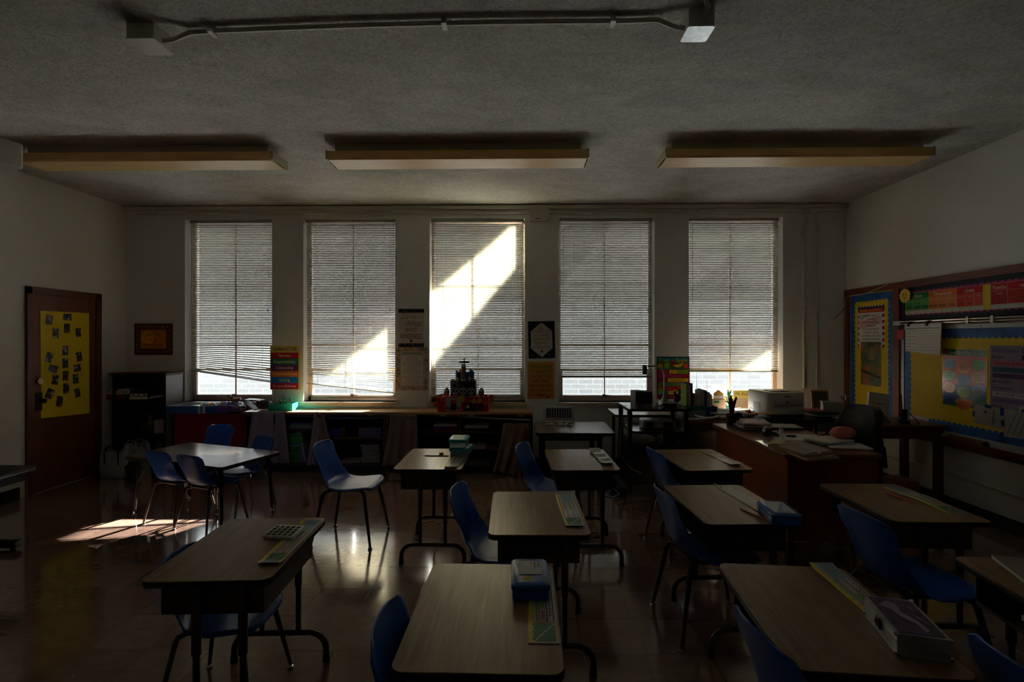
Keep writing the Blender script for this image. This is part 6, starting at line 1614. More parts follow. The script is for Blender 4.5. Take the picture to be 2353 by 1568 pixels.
for px, lab in ((1026,'glass bottle with red liquid left of the green altar box'),(1106,'glass bottle with red liquid right of the green altar box')):
    o = thing('glass_bottle', lab, 'bottle', (HY(px,895,ay)[0], ay+.02, zt1), 0, 'red-filled glass bottles on the altar')
    MB(REDL).lathe([(.028,.002),(.030,.01),(.030,.045),(.028,.05)], seg=16).build('red_liquid', o)
    MB(GLC).lathe([(.030,0),(.032,.01),(.032,.055),(.012,.085),(.011,.10),(.014,.102)], seg=16).build('glass', o)
o = thing('dish', 'small patterned dish with sweets on the left of the red altar box', 'dish', (HY(1018,900,ay)[0], ay-.02, zt1), 0); MB(paper('pink_white',(210,180,190))).lathe([(.02,0),(.05,.014),(.052,.014),(.02,.003)], seg=20).build('plate', o); 
b = MB(mat('dark_sweets',(80,40,60)));  
for k in range(5): b.ball((.02*math.cos(k*1.3), .02*math.sin(k*1.3), .012), .009, seg=8, rings=5)
b.build('sweets', o)

# ================= SLATTED DEVICE ON THE SIDE TABLE =================
sx, sy = HZ(1284, 972, SOLZ)
o = thing('slatted_device', 'silver-white framed device with dark slatted panel under the window', 'device', (sx, sy+.02, SOLZ), R(1))
SIL = mat('silver_plastic', (184,186,190), rough=.3, metal=.1)
T = Matrix.Translation((0,.02,.02)) @ Matrix.Rotation(R(-12), 4, 'X')
hw3 = .185
def ring_xz(x0,z0,x1,z1,r_,y):
    out = []
    for cx_, cz_, a0 in ((x1-r_,z1-r_,0),(x0+r_,z1-r_,90),(x0+r_,z0+r_,180),(x1-r_,z0+r_,270)):
        for k in range(6): a = R(a0+90*k/5); out.append((cx_+r_*math.cos(a), y, cz_+r_*math.sin(a)))
    return out
b = MB(SIL); b.T = T; b.loops([ring_xz(-hw3,0,hw3,.165,.02,.035), ring_xz(-hw3,0,hw3,.165,.02,-.0), ring_xz(-hw3+.012,.012,hw3-.012,.153,.016,-.012)]); b.build('housing', o, angle=40)
b = MB(mat('dark_panel', (30,32,36), rough=.35)); b.T = T; b.box(-hw3+.05,.035-.048-.001,.028,hw3-.04,-.012,.135); b.build('dark_panel', o, smooth=False)
b = MB(SIL); b.T = T
for k in range(1, 10): x = -hw3+.05+(2*hw3-.09)*k/10; b.box(x-.003,-.020,.028,x+.003,-.012,.135)
b.build('panel_bars', o, smooth=False)
b = MB(SIL); b.box(-.15,-.02,0,-.11,.06,.022); b.box(.11,-.02,0,.15,.06,.022); b.build('feet', o, smooth=False)
b = MB(WHITE); r2 = random.Random(2)
for k in range(7):
    x = -.13+k*.04; b.tube([(x,-.02,.02),(x+r2.uniform(-.02,.02),-.06,.012),(x+r2.uniform(-.05,.05),-.09,.004),(x+r2.uniform(-.07,.07),-.11-r2.uniform(0,.05),.003),(x+r2.uniform(-.1,.1),-.13,.003)], .0022, seg=5)
o = b.build('white_cables', None, loc=(sx, sy+.02, SOLZ)); tag(o, 'tangle of thin white cables spilling before the slatted device', 'cable')
tag(MB(WHITE).tube([(sx+.05, sy-.1, SOLZ+.004),(sx+.1, SOLY-.004, SOLZ+.002),(sx+.115, SOLY-.012, SOLZ-.10),(sx+.12, SOLY-.01, .25),(sx+.10, SOLY+.02, .01)], .002, seg=5).build('white_cable', None), 'single white cable hanging off the side table edge to floor', 'cable')

# ================= ON THE EQUIPMENT CART =================
cx0, cf_, cz_, cw_ = CART
GRS = mat('silver_grey_plastic', (132,134,134), rough=.4); GRILL = mat('speaker_cloth', (26,28,34), rough=.8)
for px0, px1, lab, rz_, h_ in ((1449,1473,'larger-looking left computer speaker on the cart, turned slightly aside',14,.17),(1475,1490,'right computer speaker on the cart beside its twin',3,.165)):
    x, y = HZ((px0+px1)/2, 936, cz_)
    o = thing('speaker', lab, 'speaker', (x, cf_+.07, cz_), R(rz_), 'pair of grey speakers on the cart')
    MB(GRS).rbox(-.042,-.05,0,.042,.06,h_,.006,ch=.003).build('cabinet', o)
    MB(GRILL).rbox(-.037,-.056,.045,.037,-.049,h_-.006,.003,ch=.001).build('grille', o)
    MB(BLACK_METAL).cyl((.0,-.05,.02),(.0,-.058,.02),.008,seg=12).build('knob', o)
# document camera
dx_, dy_ = HY(1536, 930, cf_+.12)[0], cf_+.12
o = thing('document_camera', 'grey gooseneck document camera on the cart, lens head reaching left', 'document camera', (dx_, dy_, cz_), 0)
DCG = mat('document_camera_grey', (150,152,152), rough=.35)
MB(DCG).rbox(-.08,-.07,0,.075,.09,.055,.025,ch=.01).build('base', o)
MB(BLACKLAM).rbox(-.062,-.0745,.008,.062,-.066,.045,.006,ch=.002).build('front_panel', o)
MB(DCG).lathe([(.042,.05),(.03,.07),(.018,.10),(.014,.11),(.014,.135),(.010,.14)], (-.03,.03,0)).build('neck_collar', o)
hx, hz = HY(1483, 850, dy_); tx, tz_ = HY(1529, 870, dy_)
nk = [(-.03,.03,.13),(-.03,.03,.22)]
topz = HY(1510, 842, dy_)[1]-cz_; hdx = hx-dx_
nk += [(-.03,.03,topz-.12)]+[(-.03-.10+.10*math.cos(R(a)), .03, topz-.10+.10*math.sin(R(a))) for a in range(0,91,15)]+[(hdx+.03,.03,topz+.0)]
MB(CHROME if False else mat('gooseneck_metal', (150,150,150), rough=.3, metal=.8)).tube(nk, .0075, seg=10).build('gooseneck', o)
MB(mat('camera_head', (60,62,64), rough=.4)).rbox(hdx-.02,.01,topz-.085,hdx+.02,.05,topz+.012,.012,ch=.004).build('camera_head', o)
MB(BLACKLAM).cyl((hdx,.01,topz-.02),(hdx,-.002,topz-.02),.016,seg=16).build('lens_ring', o)
# projector on the second shelf
px0, pz0 = HY(1513, 978, cf_+.1); 
o = thing('projector', 'silver and black video projector on the cart middle shelf', 'projector', (px0, cf_+.16, .655), R(-2))
PG = mat('projector_grey', (140,142,144), rough=.35)
MB(PG).rbox(-.155,-.11,.014,.155,.11,.085,.03,ch=.012).build('housing', o)
MB(BLACKLAM).rbox(-.125,-.115,.024,-.06,-.106,.075,.008).build('lens_panel', o)
MB(BLACKLAM).rbox(.035,-.115,.03,.125,-.106,.075,.008).build('vent_panel', o)
MB(mat('grey_light', (176,178,180), rough=.4)).box(-.05,-.113,.045,.02,-.109,.052).build('name_badge', o, smooth=False)
for s_ in (-1, 1): MB(BLACK_METAL).cyl((s_*.12,-.08,0),(s_*.12,-.08,.018),.012,seg=10).build('foot', o)
# cables on the cart
CAB = mat('black_cable', (18,18,20), rough=.45)
x0_ = cx0; tag(MB(CAB).tube([(x0_+.12,cf_+.03,cz_+.004),(x0_+.16,cf_-.0,cz_+.006),(x0_+.25,cf_-.004,cz_+.01),(x0_+.33,cf_+.02,cz_+.04),(x0_+.36,cf_+.03,cz_+.035),(x0_+.40,cf_-.026,cz_-.02),(x0_+.44,cf_-.03,cz_-.10),(x0_+.42,cf_+.02,.76)], .004, seg=6).build('black_cable', None), 'black cable crossing the cart top and dropping to the projector', 'cable')
tag(MB(CAB).tube([(dx_+.07,dy_+.02,cz_+.02),(dx_+.14,dy_-.05,cz_+.015),(dx_+.18,dy_-.12,cz_-.01),(dx_+.185,dy_-.14,cz_-.07),(dx_+.05,dy_-.13,cz_-.085),(dx_-.10,dy_-.05,cz_-.10),(dx_-.09,dy_+.0,.745)], .003, seg=6).build('thin_black_cable', None), 'thin black cable looping off the right corner of the cart', 'cable')
tag(MB(WHITE).tube([(x0_+.02,cf_+.2,cz_+.01),(x0_-.03,cf_+.1,cz_-.02),(x0_-.06,cf_+.06,.6),(x0_-.065,cf_+.05,.42),(x0_+.02,cf_-.02,.30),(x0_+.12,cf_-.03,.26)], .0022, seg=5).build('white_cable', None), 'thin white cable hanging down the left side of the cart', 'cable')
tag(MB(CAB).tube([(x0_+.12,cf_+.3,.535),(x0_+.16,cf_+.22,.56),(x0_+.2,cf_+.2,.60),(x0_+.26,cf_+.2,.58),(x0_+.34,cf_+.24,.54),(x0_+.40,cf_+.3,.535)], .004, seg=6).build('power_cable', None), 'black power cable arched on the lower shelf of the cart', 'cable')
tag(MB(mat('pale_blue_cable',(120,150,190))).tube([(x0_-.20,cf_+.10,.01),(x0_-.16,cf_+.14,.03),(x0_-.10,cf_+.2,.04),(x0_-.06,cf_+.1,.02),(x0_-.14,cf_+.04,.006),(x0_-.22,cf_+.12,.006)], .005, seg=6).build('floor_cable', None), 'pale blue cable coiled on the floor left of the cart', 'cable')

# ================= WINDOW DESK CLUTTER =================
wx, wy, wz, ww = WD
def Xw(px, Y): return HY(px, 930, Y)[0]
# penguin-like plush bird
o = thing('plush_bird', 'black plush bird with yellow brows and orange beak behind the cart', 'plush toy', (Xw(1561, 5.50), 5.50, .73), 0)
PB = mat('black_plush', (20,20,22), rough=.95); 
MB(PB).ball((0,0,.09),(.065,.055,.09), seg=18, rings=10).build('body', o); MB(PB).ball((0,-.005,.205),(.062,.05,.048), seg=18, rings=10).build('head', o)
MB(WHITE).ball((0,-.03,.08),(.042,.032,.065), seg=14, rings=8).build('belly', o)
b = MB(WHITE); b.ball((-.035,-.045,.215),.012,seg=10,rings=6); b.ball((.035,-.045,.215),.012,seg=10,rings=6); b.build('eye', o)
b = MB(BLACKP); b.ball((-.034,-.055,.215),.005,seg=8,rings=5); b.ball((.034,-.055,.215),.005,seg=8,rings=5); b.build('pupil', o)
MB(mat('beak_orange', (230,90,30), rough=.6)).ball((0,-.06,.195),(.022,.018,.014), seg=12, rings=6).build('beak', o)
b = MB(mat('brow_yellow', (230,190,40), rough=.8)); b.tube([(-.02,-.05,.225),(-.045,-.05,.24),(-.075,-.03,.245)], [.006,.009,.003]); b.tube([(.02,-.05,.225),(.045,-.05,.24),(.075,-.03,.245)], [.006,.009,.003]); b.build('eyebrow', o)
# green bin with books
def bin_books(name, label, x, y, z, w, d, h, m, books, bl):
    o = thing(name, label, 'bin', (x, y, z), 0); t = .004; b = MB(m)
    b.box(-w/2,-d/2,0,w/2,d/2,t); b.box(-w/2,-d/2,0,w/2,-d/2+t,h); b.box(-w/2,d/2-t,0,w/2,d/2,h); b.box(-w/2,-d/2,0,-w/2+t,d/2,h); b.box(w/2-t,-d/2,0,w/2,d/2,h); b.box(-w/2-.006,-d/2-.006,h-.008,w/2+.006,-d/2+.002,h)
    b.build('bin_body', o, smooth=False)
    xx = x-w/2+.008
    for k, (th, hh, c_, nm) in enumerate(books):
        q = MB(paper('bk_%d_%d_%d' % c_, c_)).box(0,-d/2+.02,0,th,d/2-.02,hh).build('standing_book', None, loc=(xx, y, z+t), smooth=False)
        tag(q, '%s standing in the %s' % (nm, bl), 'book', 'books standing in the '+bl); xx += th+.002
gx = Xw(1597, 5.22)
# clear bin underneath
tag(MB(mat('frosted_bin', (130,136,144), rough=.35)).rbox(-.10,-.14,0,.10,.14,.075,.015,ch=.003).build('frosted_bin', None, loc=(Xw(1588,5.22),5.22,wz)), 'frosted plastic bin beneath the green book bin', 'bin')
bin_books('green_bin', 'green plastic bin of books on top of the frosted bin', Xw(1590,5.22), 5.22, wz+.075, .19, .22, .05, mat('sea_green_plastic', (20,120,104), rough=.4),
    [(.022,.26,(150,170,30),'lime green folder'),(.02,.25,(196,192,186),'white folder'),(.018,.27,(34,40,90),'navy blue folder'),(.016,.17,(90,90,96),'grey paperback'),(.03,.16,(196,170,130),'tan paperback'),(.025,.15,(210,190,150),'cream paperback')], 'green bin')
bin_books('blue_bin', 'dark blue plastic bin holding upright white folders', Xw(1620,5.28), 5.28, wz, .15, .26, .11, mat('navy_plastic', (24,50,130), rough=.4),
    [(.022,.26,(176,180,190),'white magazine file'),(.02,.27,(60,60,70),'charcoal folder'),(.03,.25,(186,188,196),'pale grey folder'),(.02,.23,(196,196,200),'white thin folder')], 'blue bin')
# open papers on the front of the desk
def loose(label, x, y, z, w, d, rz_, c_=WHITE, curl=.0, name='loose_paper', cat='paper', grp=None, th=.002):
    def fn(u, v): return ((u-.5)*w, (v-.5)*d, .001+curl*(abs(u-.5)*2)**2+curl*.4*math.sin(v*5))
    o = MB(c_).grid(fn, 8, 8).build(name, None, loc=(x, y, z), rot=(0,0,R(rz_)), angle=80); md = o.modifiers.new('s','SOLIDIFY'); md.thickness = th; md.offset = 1
    tag(o, label, cat, grp); return o
loose('open white sheet with creased corner on the window desk front', wx+.10, wy+.08, wz+.001, .30, .14, 8, curl=.012)
loose('second white sheet folded upward on the window desk front', wx+.26, wy+.10, wz+.012, .22, .16, -25, curl=.02)
loose('flat pink-edged paper pile at the right of the window desk', wx+.50, wy+.14, wz+.002, .26, .20, 5, paper('pinkish',(206,180,186)), .0, 'paper_pile', 'papers', th=.03)
loose('white paper pile over the pink-edged pile on window desk', wx+.46, wy+.22, wz+.036, .26, .20, -8, WHITE, .004, 'paper_pile', 'papers', th=.014)
# desk sign, wooden words, flowers, plants in the bright window
o = thing('wooden_sign', 'small wooden word sign with orange top on the window desk', 'sign', (Xw(1651,5.55), 5.55, wz), 0)
WS = mat('pale_sign_wood', (206,170,130), rough=.6); MB(WS).box(-.07,-.02,.0,.07,.02,.14).build('sign_block', o, smooth=False)
b = MB(); b.prism([(-.05,.20),(0,.24),(.05,.20),(.05,.14),(-.05,.14)], -.012, .012, mat('orange_wood', (230,160,60), rough=.6)); b.build('orange_house_top', o, smooth=False)
b = MB(); b.rect(-.06,.15,.06,.18,.0145,WHITE); b.rect(-.06,.10,.0,.125,.0205,paper('leaf',(40,110,50))); b.build('painted_band', o, smooth=False)
o = thing('name_plate', 'yellow teacher name plate reading Ms Easton in front of the window', 'sign', (HY(1713,922,5.80)[0], 5.84, wz+.12), 0)
wn = .24; MB(paper('name_yellow', (238,200,90))).box(-wn/2,0,0,wn/2,.006,.09).build('plate', o, smooth=False)
b = MB(); b.text('Ms Easton', .0, .03, .05, paper('dark_brown_ink',(70,50,40)), .0006, w=.20, shear=.3); b.build('lettering', o, smooth=False)
MB(WS).box(-.10,.006,-.12,.10,.05,.02).build('stand', o, smooth=False)
def plant(name, label, x, y, z, h, r_, n, c_, pot, seed, flowers=None):
    r2 = random.Random(seed); o = thing(name, label, 'plant', (x, y, z), 0)
    MB(pot).lathe([(.028,0),(.036,.06),(.034,.06),(.026,.004)], seg=16).build('pot', o)
    b = MB(mat('leaf_%d' % c_[1], c_, rough=.5))
    for k in range(n):
        a = r2.uniform(0,6.28); l = r2.uniform(.5,1)*r_; hh = h*r2.uniform(.5,1); tipx, tipy = l*math.cos(a), l*math.sin(a); wv = .010
        b.add([(0,0,.05),(tipx*.5-wv*math.sin(a),tipy*.5+wv*math.cos(a),hh*.8),(tipx,tipy,hh),(tipx*.5+wv*math.sin(a),tipy*.5-wv*math.cos(a),hh*.8)], [(0,1,2,3)])
    b.build('leaves', o)
    return o
plant('potted_plant', 'small green plant at the left end of the bright window desk', Xw(1643,5.5)-.04, 5.62, wz, .22, .08, 16, (50,120,50), mat('white_pot',(210,206,200)), 3)
plant('potted_plant', 'plant with upright thin leaves in a turquoise pot in the window', Xw(1680,5.6), 5.66, wz, .26, .05, 12, (40,130,60), mat('turquoise_pot',(60,180,190)), 6)
for px, hh in ((1600, .42), (1624, .34)):
    b = MB(mat('grey_twig', (90,80,80), rough=.7)); x = Xw(px, 5.7); b.tube([(x,5.7,wz),(x+.004,5.7,wz+hh*.6),(x+.001,5.7,wz+hh)], [.003,.002,.001], seg=5); b.tube([(x+.003,5.7,wz+hh*.5),(x+.014,5.7,wz+hh*.7)], .001, seg=4); b.tube([(x+.003,5.7,wz+hh*.4),(x-.010,5.7,wz+hh*.62)], .001, seg=4)
    tag(b.build('dry_twig', None), 'dry %s twig standing against the bright glass behind the bins' % ('taller' if px == 1600 else 'shorter'), 'twig', 'dry twigs by the window')
# heart shaped glasses/holder blue
b = MB(mat('blue_wire', (60,90,150), rough=.4)); b.tube([(0,0,0),(.0,0,.05),(.02,0,.08),(.045,0,.075),(.04,0,.05),(.02,0,.045),(-.02,0,.04),(-.045,0,.06),(-.03,0,.085),(-.005,0,.07)], .003, seg=6)
tag(b.build('wire_ornament', None, loc=(Xw(1716,5.45)-.0, 5.3, wz)), 'blue bent wire ornament beside the printer', 'ornament')
loose('sunlit white papers heaped left of the printer', wx+.64, 5.30, wz+.002, .26, .30, 4, WHITE, .006, 'paper_heap', 'papers', th=.05)
loose('yellow envelope sticking out below the printer corner', PS[0]-.02, 5.05, wz+.056, .30, .12, -4, paper('envelope_yellow',(226,180,90)), .004, 'envelope', 'envelope')
# ================= PRINTER =================
qx = Xw(1805, 5.12)
o = thing('printer', 'white laser printer on the dark stand by the right window', 'printer', (PS[0]+.23, 5.26, PS[2]), R(6))
PRW = mat('printer_white', (214,214,208), rough=.4); PRD = mat('printer_dark', (40,42,46), rough=.4)
pw, pd, ph = .20, .19, .265
b = MB(PRW); b.rbox(-pw,-pd,.035,pw,pd,ph,.035,ch=.012); b.build('housing', o)
b = MB(PRD); b.rbox(-pw+.04,-pd+.004,0,pw+.0,pd-.01,.045,.02); b.box(pw-.002,-pd+.05,.02,pw+.012,pd-.03,ph-.03); b.build('dark_base', o)
b = MB(PRW); b.rbox(-pw+.05,-pd-.008,.125,pw-.035,-pd+.004,ph-.03,.005,ch=.002); b.build('front_door', o)
b = MB(PRW); b.rbox(-pw+.05,-pd-.007,.055,pw-.035,-pd+.004,.12,.005,ch=.002); b.build('paper_drawer', o)
b = MB(PRD); b.rbox(-.10,-.12,ph-.002,.08,.06,ph+.006,.02,ch=.002); b.build('output_tray', o)
b = MB(PRW); b.box(.10,-.16,ph-.001,.17,-.06,ph+.006); b.build('control_panel', o, smooth=False)
b = MB(mat('grey_vent', (150,152,150), rough=.5)); b.box(-pw-.003,-.06,.06,-pw+.002,.06,.15)
b.build('side_vent', o, smooth=False)
b = MB(); b.disc(.0,.165,.013,pd+.0086,mat('badge_dark',(70,74,80)),seg=18); b.text('hp', .0, .160, .014, WHITE, pd+.0092); b.box(-.03,-pd-.009,ph-.045,.03,-pd-.0079,ph-.035,PRD)
b.rect(.065,.16,.095,.185,pd+.0086,WHITE); b.build('badge', o, smooth=False)
# ================= STORAGE TROLLEY TOP =================
kx_, ky_, kz_ = KT
for k in range(5):
    loose('dark folder number %s' % k, kx_+.20+rnd.uniform(-.01,.01), ky_+.2, kz_+.0005+k*.0125, .34, .3, rnd.uniform(-5,5), [paper('dk1',(40,40,44)),paper('dk2',(70,66,64)),WHITE][k % 3], 0, 'folder', 'folder', 'papers piled on the storage trolley', .0115)
    C.objects[-1 if False else 0]
_f = [q for q in C.objects if q.get('label','').startswith('dark folder number')]
for k, q in enumerate(sorted(_f, key=lambda q: -q.location.z)): q['label'] = '%s folder, %s in the trolley pile' % (['black','grey-brown','white'][(4-k) % 3], ORD[k])
o = thing('red_book', 'red-spined book lying on the trolley folders beside the printer', 'book', (kx_+.08, ky_+.2, kz_+.065), R(-10)); MB(paper('red_c',(190,50,40))).box(-.09,-.07,0,.09,.07,.012).build('cover', o, smooth=False); MB(WHITE).box(-.085,-.071,.002,.091,.065,.010).build('page_block', o, smooth=False)
FRG = mat('gold_wood_frame', (190,130,50), rough=.35)
fx_, fz_ = HY(1886, 938, ky_+.33)
o = thing('picture_frame', 'golden wooden picture frame leaning near the corner', 'picture frame', (fx_-.0, ky_+.33, kz_+.066), R(-12)); o.rotation_euler = (R(-14), R(0), R(-14))
b = MB(FRG); fw, fh, ft = .085, .20, .014
b.box(-fw,-.008,0,-fw+ft,.008,fh); b.box(fw-ft,-.008,0,fw,.008,fh); b.box(-fw,-.008,0,fw,.008,ft); b.box(-fw,-.008,fh-ft,fw,.008,fh); b.build('frame', o, smooth=False)
MB(paper('dim_picture', (84,78,58))).box(-fw+ft,-.002,ft,fw-ft,.004,fh-ft).build('picture', o, smooth=False)
o = thing('white_box', 'white patterned lidded box on the trolley in front of the frame', 'box', (HY(1917,940,ky_+.12)[0], ky_+.16, kz_+.066), R(-20))
BOXW = mat('pale_box', (176,172,164), rough=.5, var=.15, vscale=30); MB(BOXW).box(-.09,-.07,0,.09,.07,.08).build('box_body', o, smooth=False); MB(BOXW).box(-.094,-.074,.08,.094,.074,.098).build('lid', o, smooth=False)
b = MB(mat('clear_glass', (220,220,220)));
for k in range(14): a = k*.449; b.tube([(0,0,.0),(.03*math.cos(a),.02*math.sin(a),.04+.012*math.sin(k*2.)),(.05*math.cos(a),.03*math.sin(a),.05+.01*math.cos(k*3.))], .003, seg=5)
o = b.build('glass_ornament', None, loc=(HY(1920,925,ky_+.3)[0]+.03, ky_+.2, kz_+.166)); tag(o, 'spiky clear glass ornament on top of the pale box', 'ornament')

# ================= TEACHER DESK CLUTTER =================
def T_(px, py, z=0.): x, y = HZ(px, py, tdz+z); return x, y
# pencil holder of wrapped red canes
x, y = T_(1677, 978); o = thing('mesh_holder', 'black mesh cup stuffed with reddish wrapped sticks on the desk corner', 'cup', (x+.02, y+.02, tdz), 0)
MB(mat('black_mesh', (20,20,22), rough=.4)).lathe([(.036,0),(.04,.002),(.042,.10),(.040,.10),(.035,.004)], seg=16).build('cup', o)
CNR = mat('brownish_red_wrap', (116,40,36), rough=.3); r2 = random.Random(21)
for k in range(12):
    a = r2.uniform(0,6.28); q = r2.uniform(.0,.03); t_ = (q*math.cos(a), q*math.sin(a)); h_ = r2.uniform(.17,.26)
    c_ = thing('wrapped_stick', 'reddish wrapped stick standing in the black mesh cup', 'stick', (x+.02+t_[0]*.5, y+.02+t_[1]*.5, tdz+.006), 0, 'reddish sticks in the mesh cup')
    MB(CNR).tube([(0,0,0),(t_[0]*.6,t_[1]*.6,h_*.6),(t_[0]*1.4,t_[1]*1.4,h_*.93),(t_[0]*1.2+.008,t_[1]*1.2,h_)], [.006,.007,.010,.005], seg=6).build('stick', c_); MB(WHITE).ball((t_[0]*1.3,t_[1]*1.3,h_*.95), (.008,.006,.009), seg=8, rings=5).build('wrapper', c_)
blob('dark_foliage', 'dark green artificial foliage beside the black mesh cup', 'plant', (x+.075, y+.0, tdz+.05), (.045,.04,.05), mat('dark_foliage_green', (26,38,30), rough=.6), 6, .25)
# wire basket with papers
x, y = T_(1718, 985); o = thing('wire_tray', 'black wire tray piled with pink and white papers', 'tray', (x+.03, y, tdz), R(-4)); b = MB(BLACK_METAL); tw_, td_, thh = .12, .15, .055
for z_ in (.004,.028,thh): b.tube([(-tw_,-td_,z_),(tw_,-td_,z_),(tw_,td_,z_),(-tw_,td_,z_),(-tw_,-td_,z_)], .002, seg=5)
for k in range(13):
    u = -tw_+2*tw_*k/12; b.tube([(u,-td_,0.003),(u,-td_,thh)], .0014, seg=4); v = -td_+2*td_*k/12; b.tube([(-tw_,v,.003),(-tw_,v,thh)], .0014, seg=4); b.tube([(tw_,v,.003),(tw_,v,thh)], .0014, seg=4)
b.box(-tw_,-td_,.002,tw_,td_,.004); b.build('wire_frame', o, smooth=False)
for k, (c_, lab) in enumerate(((WHITE,'white paper pile at the bottom of the wire tray'),(paper('pinkish',(206,180,186)),'pink papers in the middle of the wire tray pile'),(paper('pinkish2',(216,190,196)),'pale pink papers on top, hanging over the wire tray'))):
    loose(lab, x+.03+.01*k, y+.0-.01*k, tdz+.005+.021*k, .21, .27, -4-5*k, c_, 0, 'paper_pile', 'papers', 'papers in the wire tray', .02)
o = thing('silk_flower', 'bright red silk flower lying on the papers near the mesh cup', 'flower', (T_(1723,968)[0], T_(1723,968)[1]+.02, tdz+.069), 0); b = MB(mat('silk_red', (220,30,40), rough=.6))
for k in range(6): a = k*1.05; ca, sa = math.cos(a), math.sin(a); b.add([(0,0,0),(ca*.03-sa*.012,sa*.02+ca*.008,.018),(ca*.045,sa*.03,.024+.012*sa),(ca*.03+sa*.012,sa*.02-ca*.008,.018)], [(0,1,2,3)])
b.ball((0,0,.01),.010,seg=8,rings=5); b.build('petals', o, angle=60)
tag(MB(mat('orange_ball', (214,90,30), rough=.5)).ball((0,0,.014),.014).build('orange_ball', None, loc=(T_(1741,972)[0]-.02, T_(1741,972)[1]-.02, tdz+.068)), 'small orange ball ornament right of the red silk flower', 'ornament')
# thin laptop-like white board
x, y = T_(1795, 987); o = thing('closed_laptop', 'closed pale laptop with red and grey marks behind the tape dispenser', 'laptop', (x+.04, y+.06, tdz), R(-6))
MB(BLACKLAM).rbox(-.14,-.10,.001,.14,.10,.016,.012,ch=.003).build('base', o); MB(mat('pale_lid', (190,196,200), rough=.3)).rbox(-.138,-.098,.016,.138,.098,.022,.012,ch=.002).build('lid', o)
b = MB(mat('red_mark',(190,60,60))); b.box(-.02,-.01,.022,.06,.005,.0225); b.build('lid_marks', o, smooth=False)
# tape dispenser
x, y = T_(1771, 1004); o = thing('tape_dispenser', 'black tape dispenser in the middle of the teacher desk', 'tape dispenser', (x, y+.01, tdz+.004), R(-4))
BG = mat('black_gloss_plastic', (18,18,20), rough=.2); MB(BG).prism([(-.055,0),(.055,0),(.06,.018),(.035,.030),(.012,.034),(-.005,.055),(-.045,.055),(-.055,.03)], -.025, .025).build('body', o, angle=30)
MB(mat('clear_tape', (196,196,186), rough=.3)).cyl((-.025,-.012,.050),(-.025,.012,.050),.024,seg=20).build('tape_roll', o); MB(mat('white_label',(200,200,196))).box(.012,-.018,.034,.050,.018,.037).build('cutter', o, smooth=False)
tag(MB(WHITE).rbox(-.012,-.012,0,.012,.012,.04,.004).build('glue_stick', None, loc=(T_(1795,998)[0], T_(1795,998)[1], tdz+.004)), 'small white glue stick just right of the tape dispenser', 'glue stick')
# papers under things
loose('large white desk paper beneath the tape dispenser', T_(1830,1006)[0], T_(1830,1006)[1]-.0, tdz+.001, .36, .30, -12, WHITE, 0, 'desk_paper', 'paper')
loose('pale blue-white sheet at the left desk edge catching light', T_(1762,1022)[0]+.005, T_(1762,1022)[1]+.0, tdz+.001, .09, .34, -4, mat('glossy_sheet',(190,196,210),rough=.15), 0, 'glossy_sheet', 'paper')
tag(MB(mat('dark_blue_plastic', (36,46,90), rough=.3)).rbox(-.035,-.02,0,.035,.02,.012,.016,ch=.003).build('blue_eraser', None, loc=(T_(1818,1005)[0], T_(1818,1005)[1], tdz+.004), rot=(0,0,R(-6))), 'dark blue oval holder on the papers right of tape dispenser', 'holder')
pencil(0, 0, 0, -38, 'yellow pencil near the desk corner under the open books', (226,180,50), .16, pos=(T_(1806,1036)[0], T_(1806,1036)[1], tdz))
# open books overhanging the near edge
def open_book(label, x, y, z, w, d, th, rz_, tilt, c_, lines=True):
    o = thing('open_book', label, 'book', (x, y, z), R(rz_)); o.rotation_euler = (R(tilt), R(0), R(rz_))
    pm = paper('page_%d' % c_[0], c_)
    def fn(u, v):
        a = (u-.5)*2; return (a*w/2, (v-.5)*d, th*(1-.35*abs(a)**3)*(.35+.65*min(1, abs(a)*5)))
    b = MB(pm); b.grid(fn, 20, 4); 
    n0 = [fn(i/20, 0) for i in range(21)]; n1 = [fn(i/20, 1) for i in range(21)]
    for row, fl_ in ((n0, 0), (n1, 1)):
        vs = row+[(p[0], p[1], .002) for p in row]; fs = [((i, 21+i, 22+i, i+1) if fl_ else (i, i+1, 22+i, 21+i)) for i in range(20)]; b.add(vs, fs)
    for i_ in (0, 20):
        p, q = n0[i_], n1[i_]; b.add([p, q, (q[0],q[1],.002), (p[0],p[1],.002)], [(0,1,2,3) if i_ else (3,2,1,0)])
    b.build('page_block', o, angle=40)
    MB(paper('cover_rust', (170,110,70))).box(-w/2-.004,-d/2-.004,0,w/2+.004,d/2+.004,.003).build('cover', o, smooth=False)
    if lines:
        b = MB(paper('faint_ink', (120,110,110)))
        for s_ in (-1,1):
            for k in range(11):
                yy = d/2-.02-k*(d-.04)/11
                vs = []
                for q in range(6): u = .5+s_*(.06+.36*q/5)*(1); p = fn(u, .5); vs.append((p[0], yy, p[2]+.0006)); vs.append((p[0], yy-.003, p[2]+.0006))
                b.add(vs, [((2*q, 2*q+1, 2*q+3, 2*q+2) if s_ > 0 else (2*q, 2*q+2, 2*q+3, 2*q+1)) for q in range(5)])
        b.build('printed_lines', o, smooth=False)
    return o
x, y = T_(1808, 1030); open_book('thick open book lying on the desk behind the overhanging ones', x+.02, y+.03, tdz+.002, .22, .20, .035, -35, 0, (196,186,150), False)
x, y = HZ(1868, 1045, tdz+.02); open_book('lower open book overhanging the near edge of the teacher desk', x+.0, y+.03, tdz+.010, .25, .20, .022, 14, 6, (196,180,140), False)
open_book('open grade book with printed lines on top of the overhanging pile', x-.02, y+.05, tdz+.036, .24, .20, .024, 20, 6, (186,182,166))
x, y = T_(1960, 1030); 
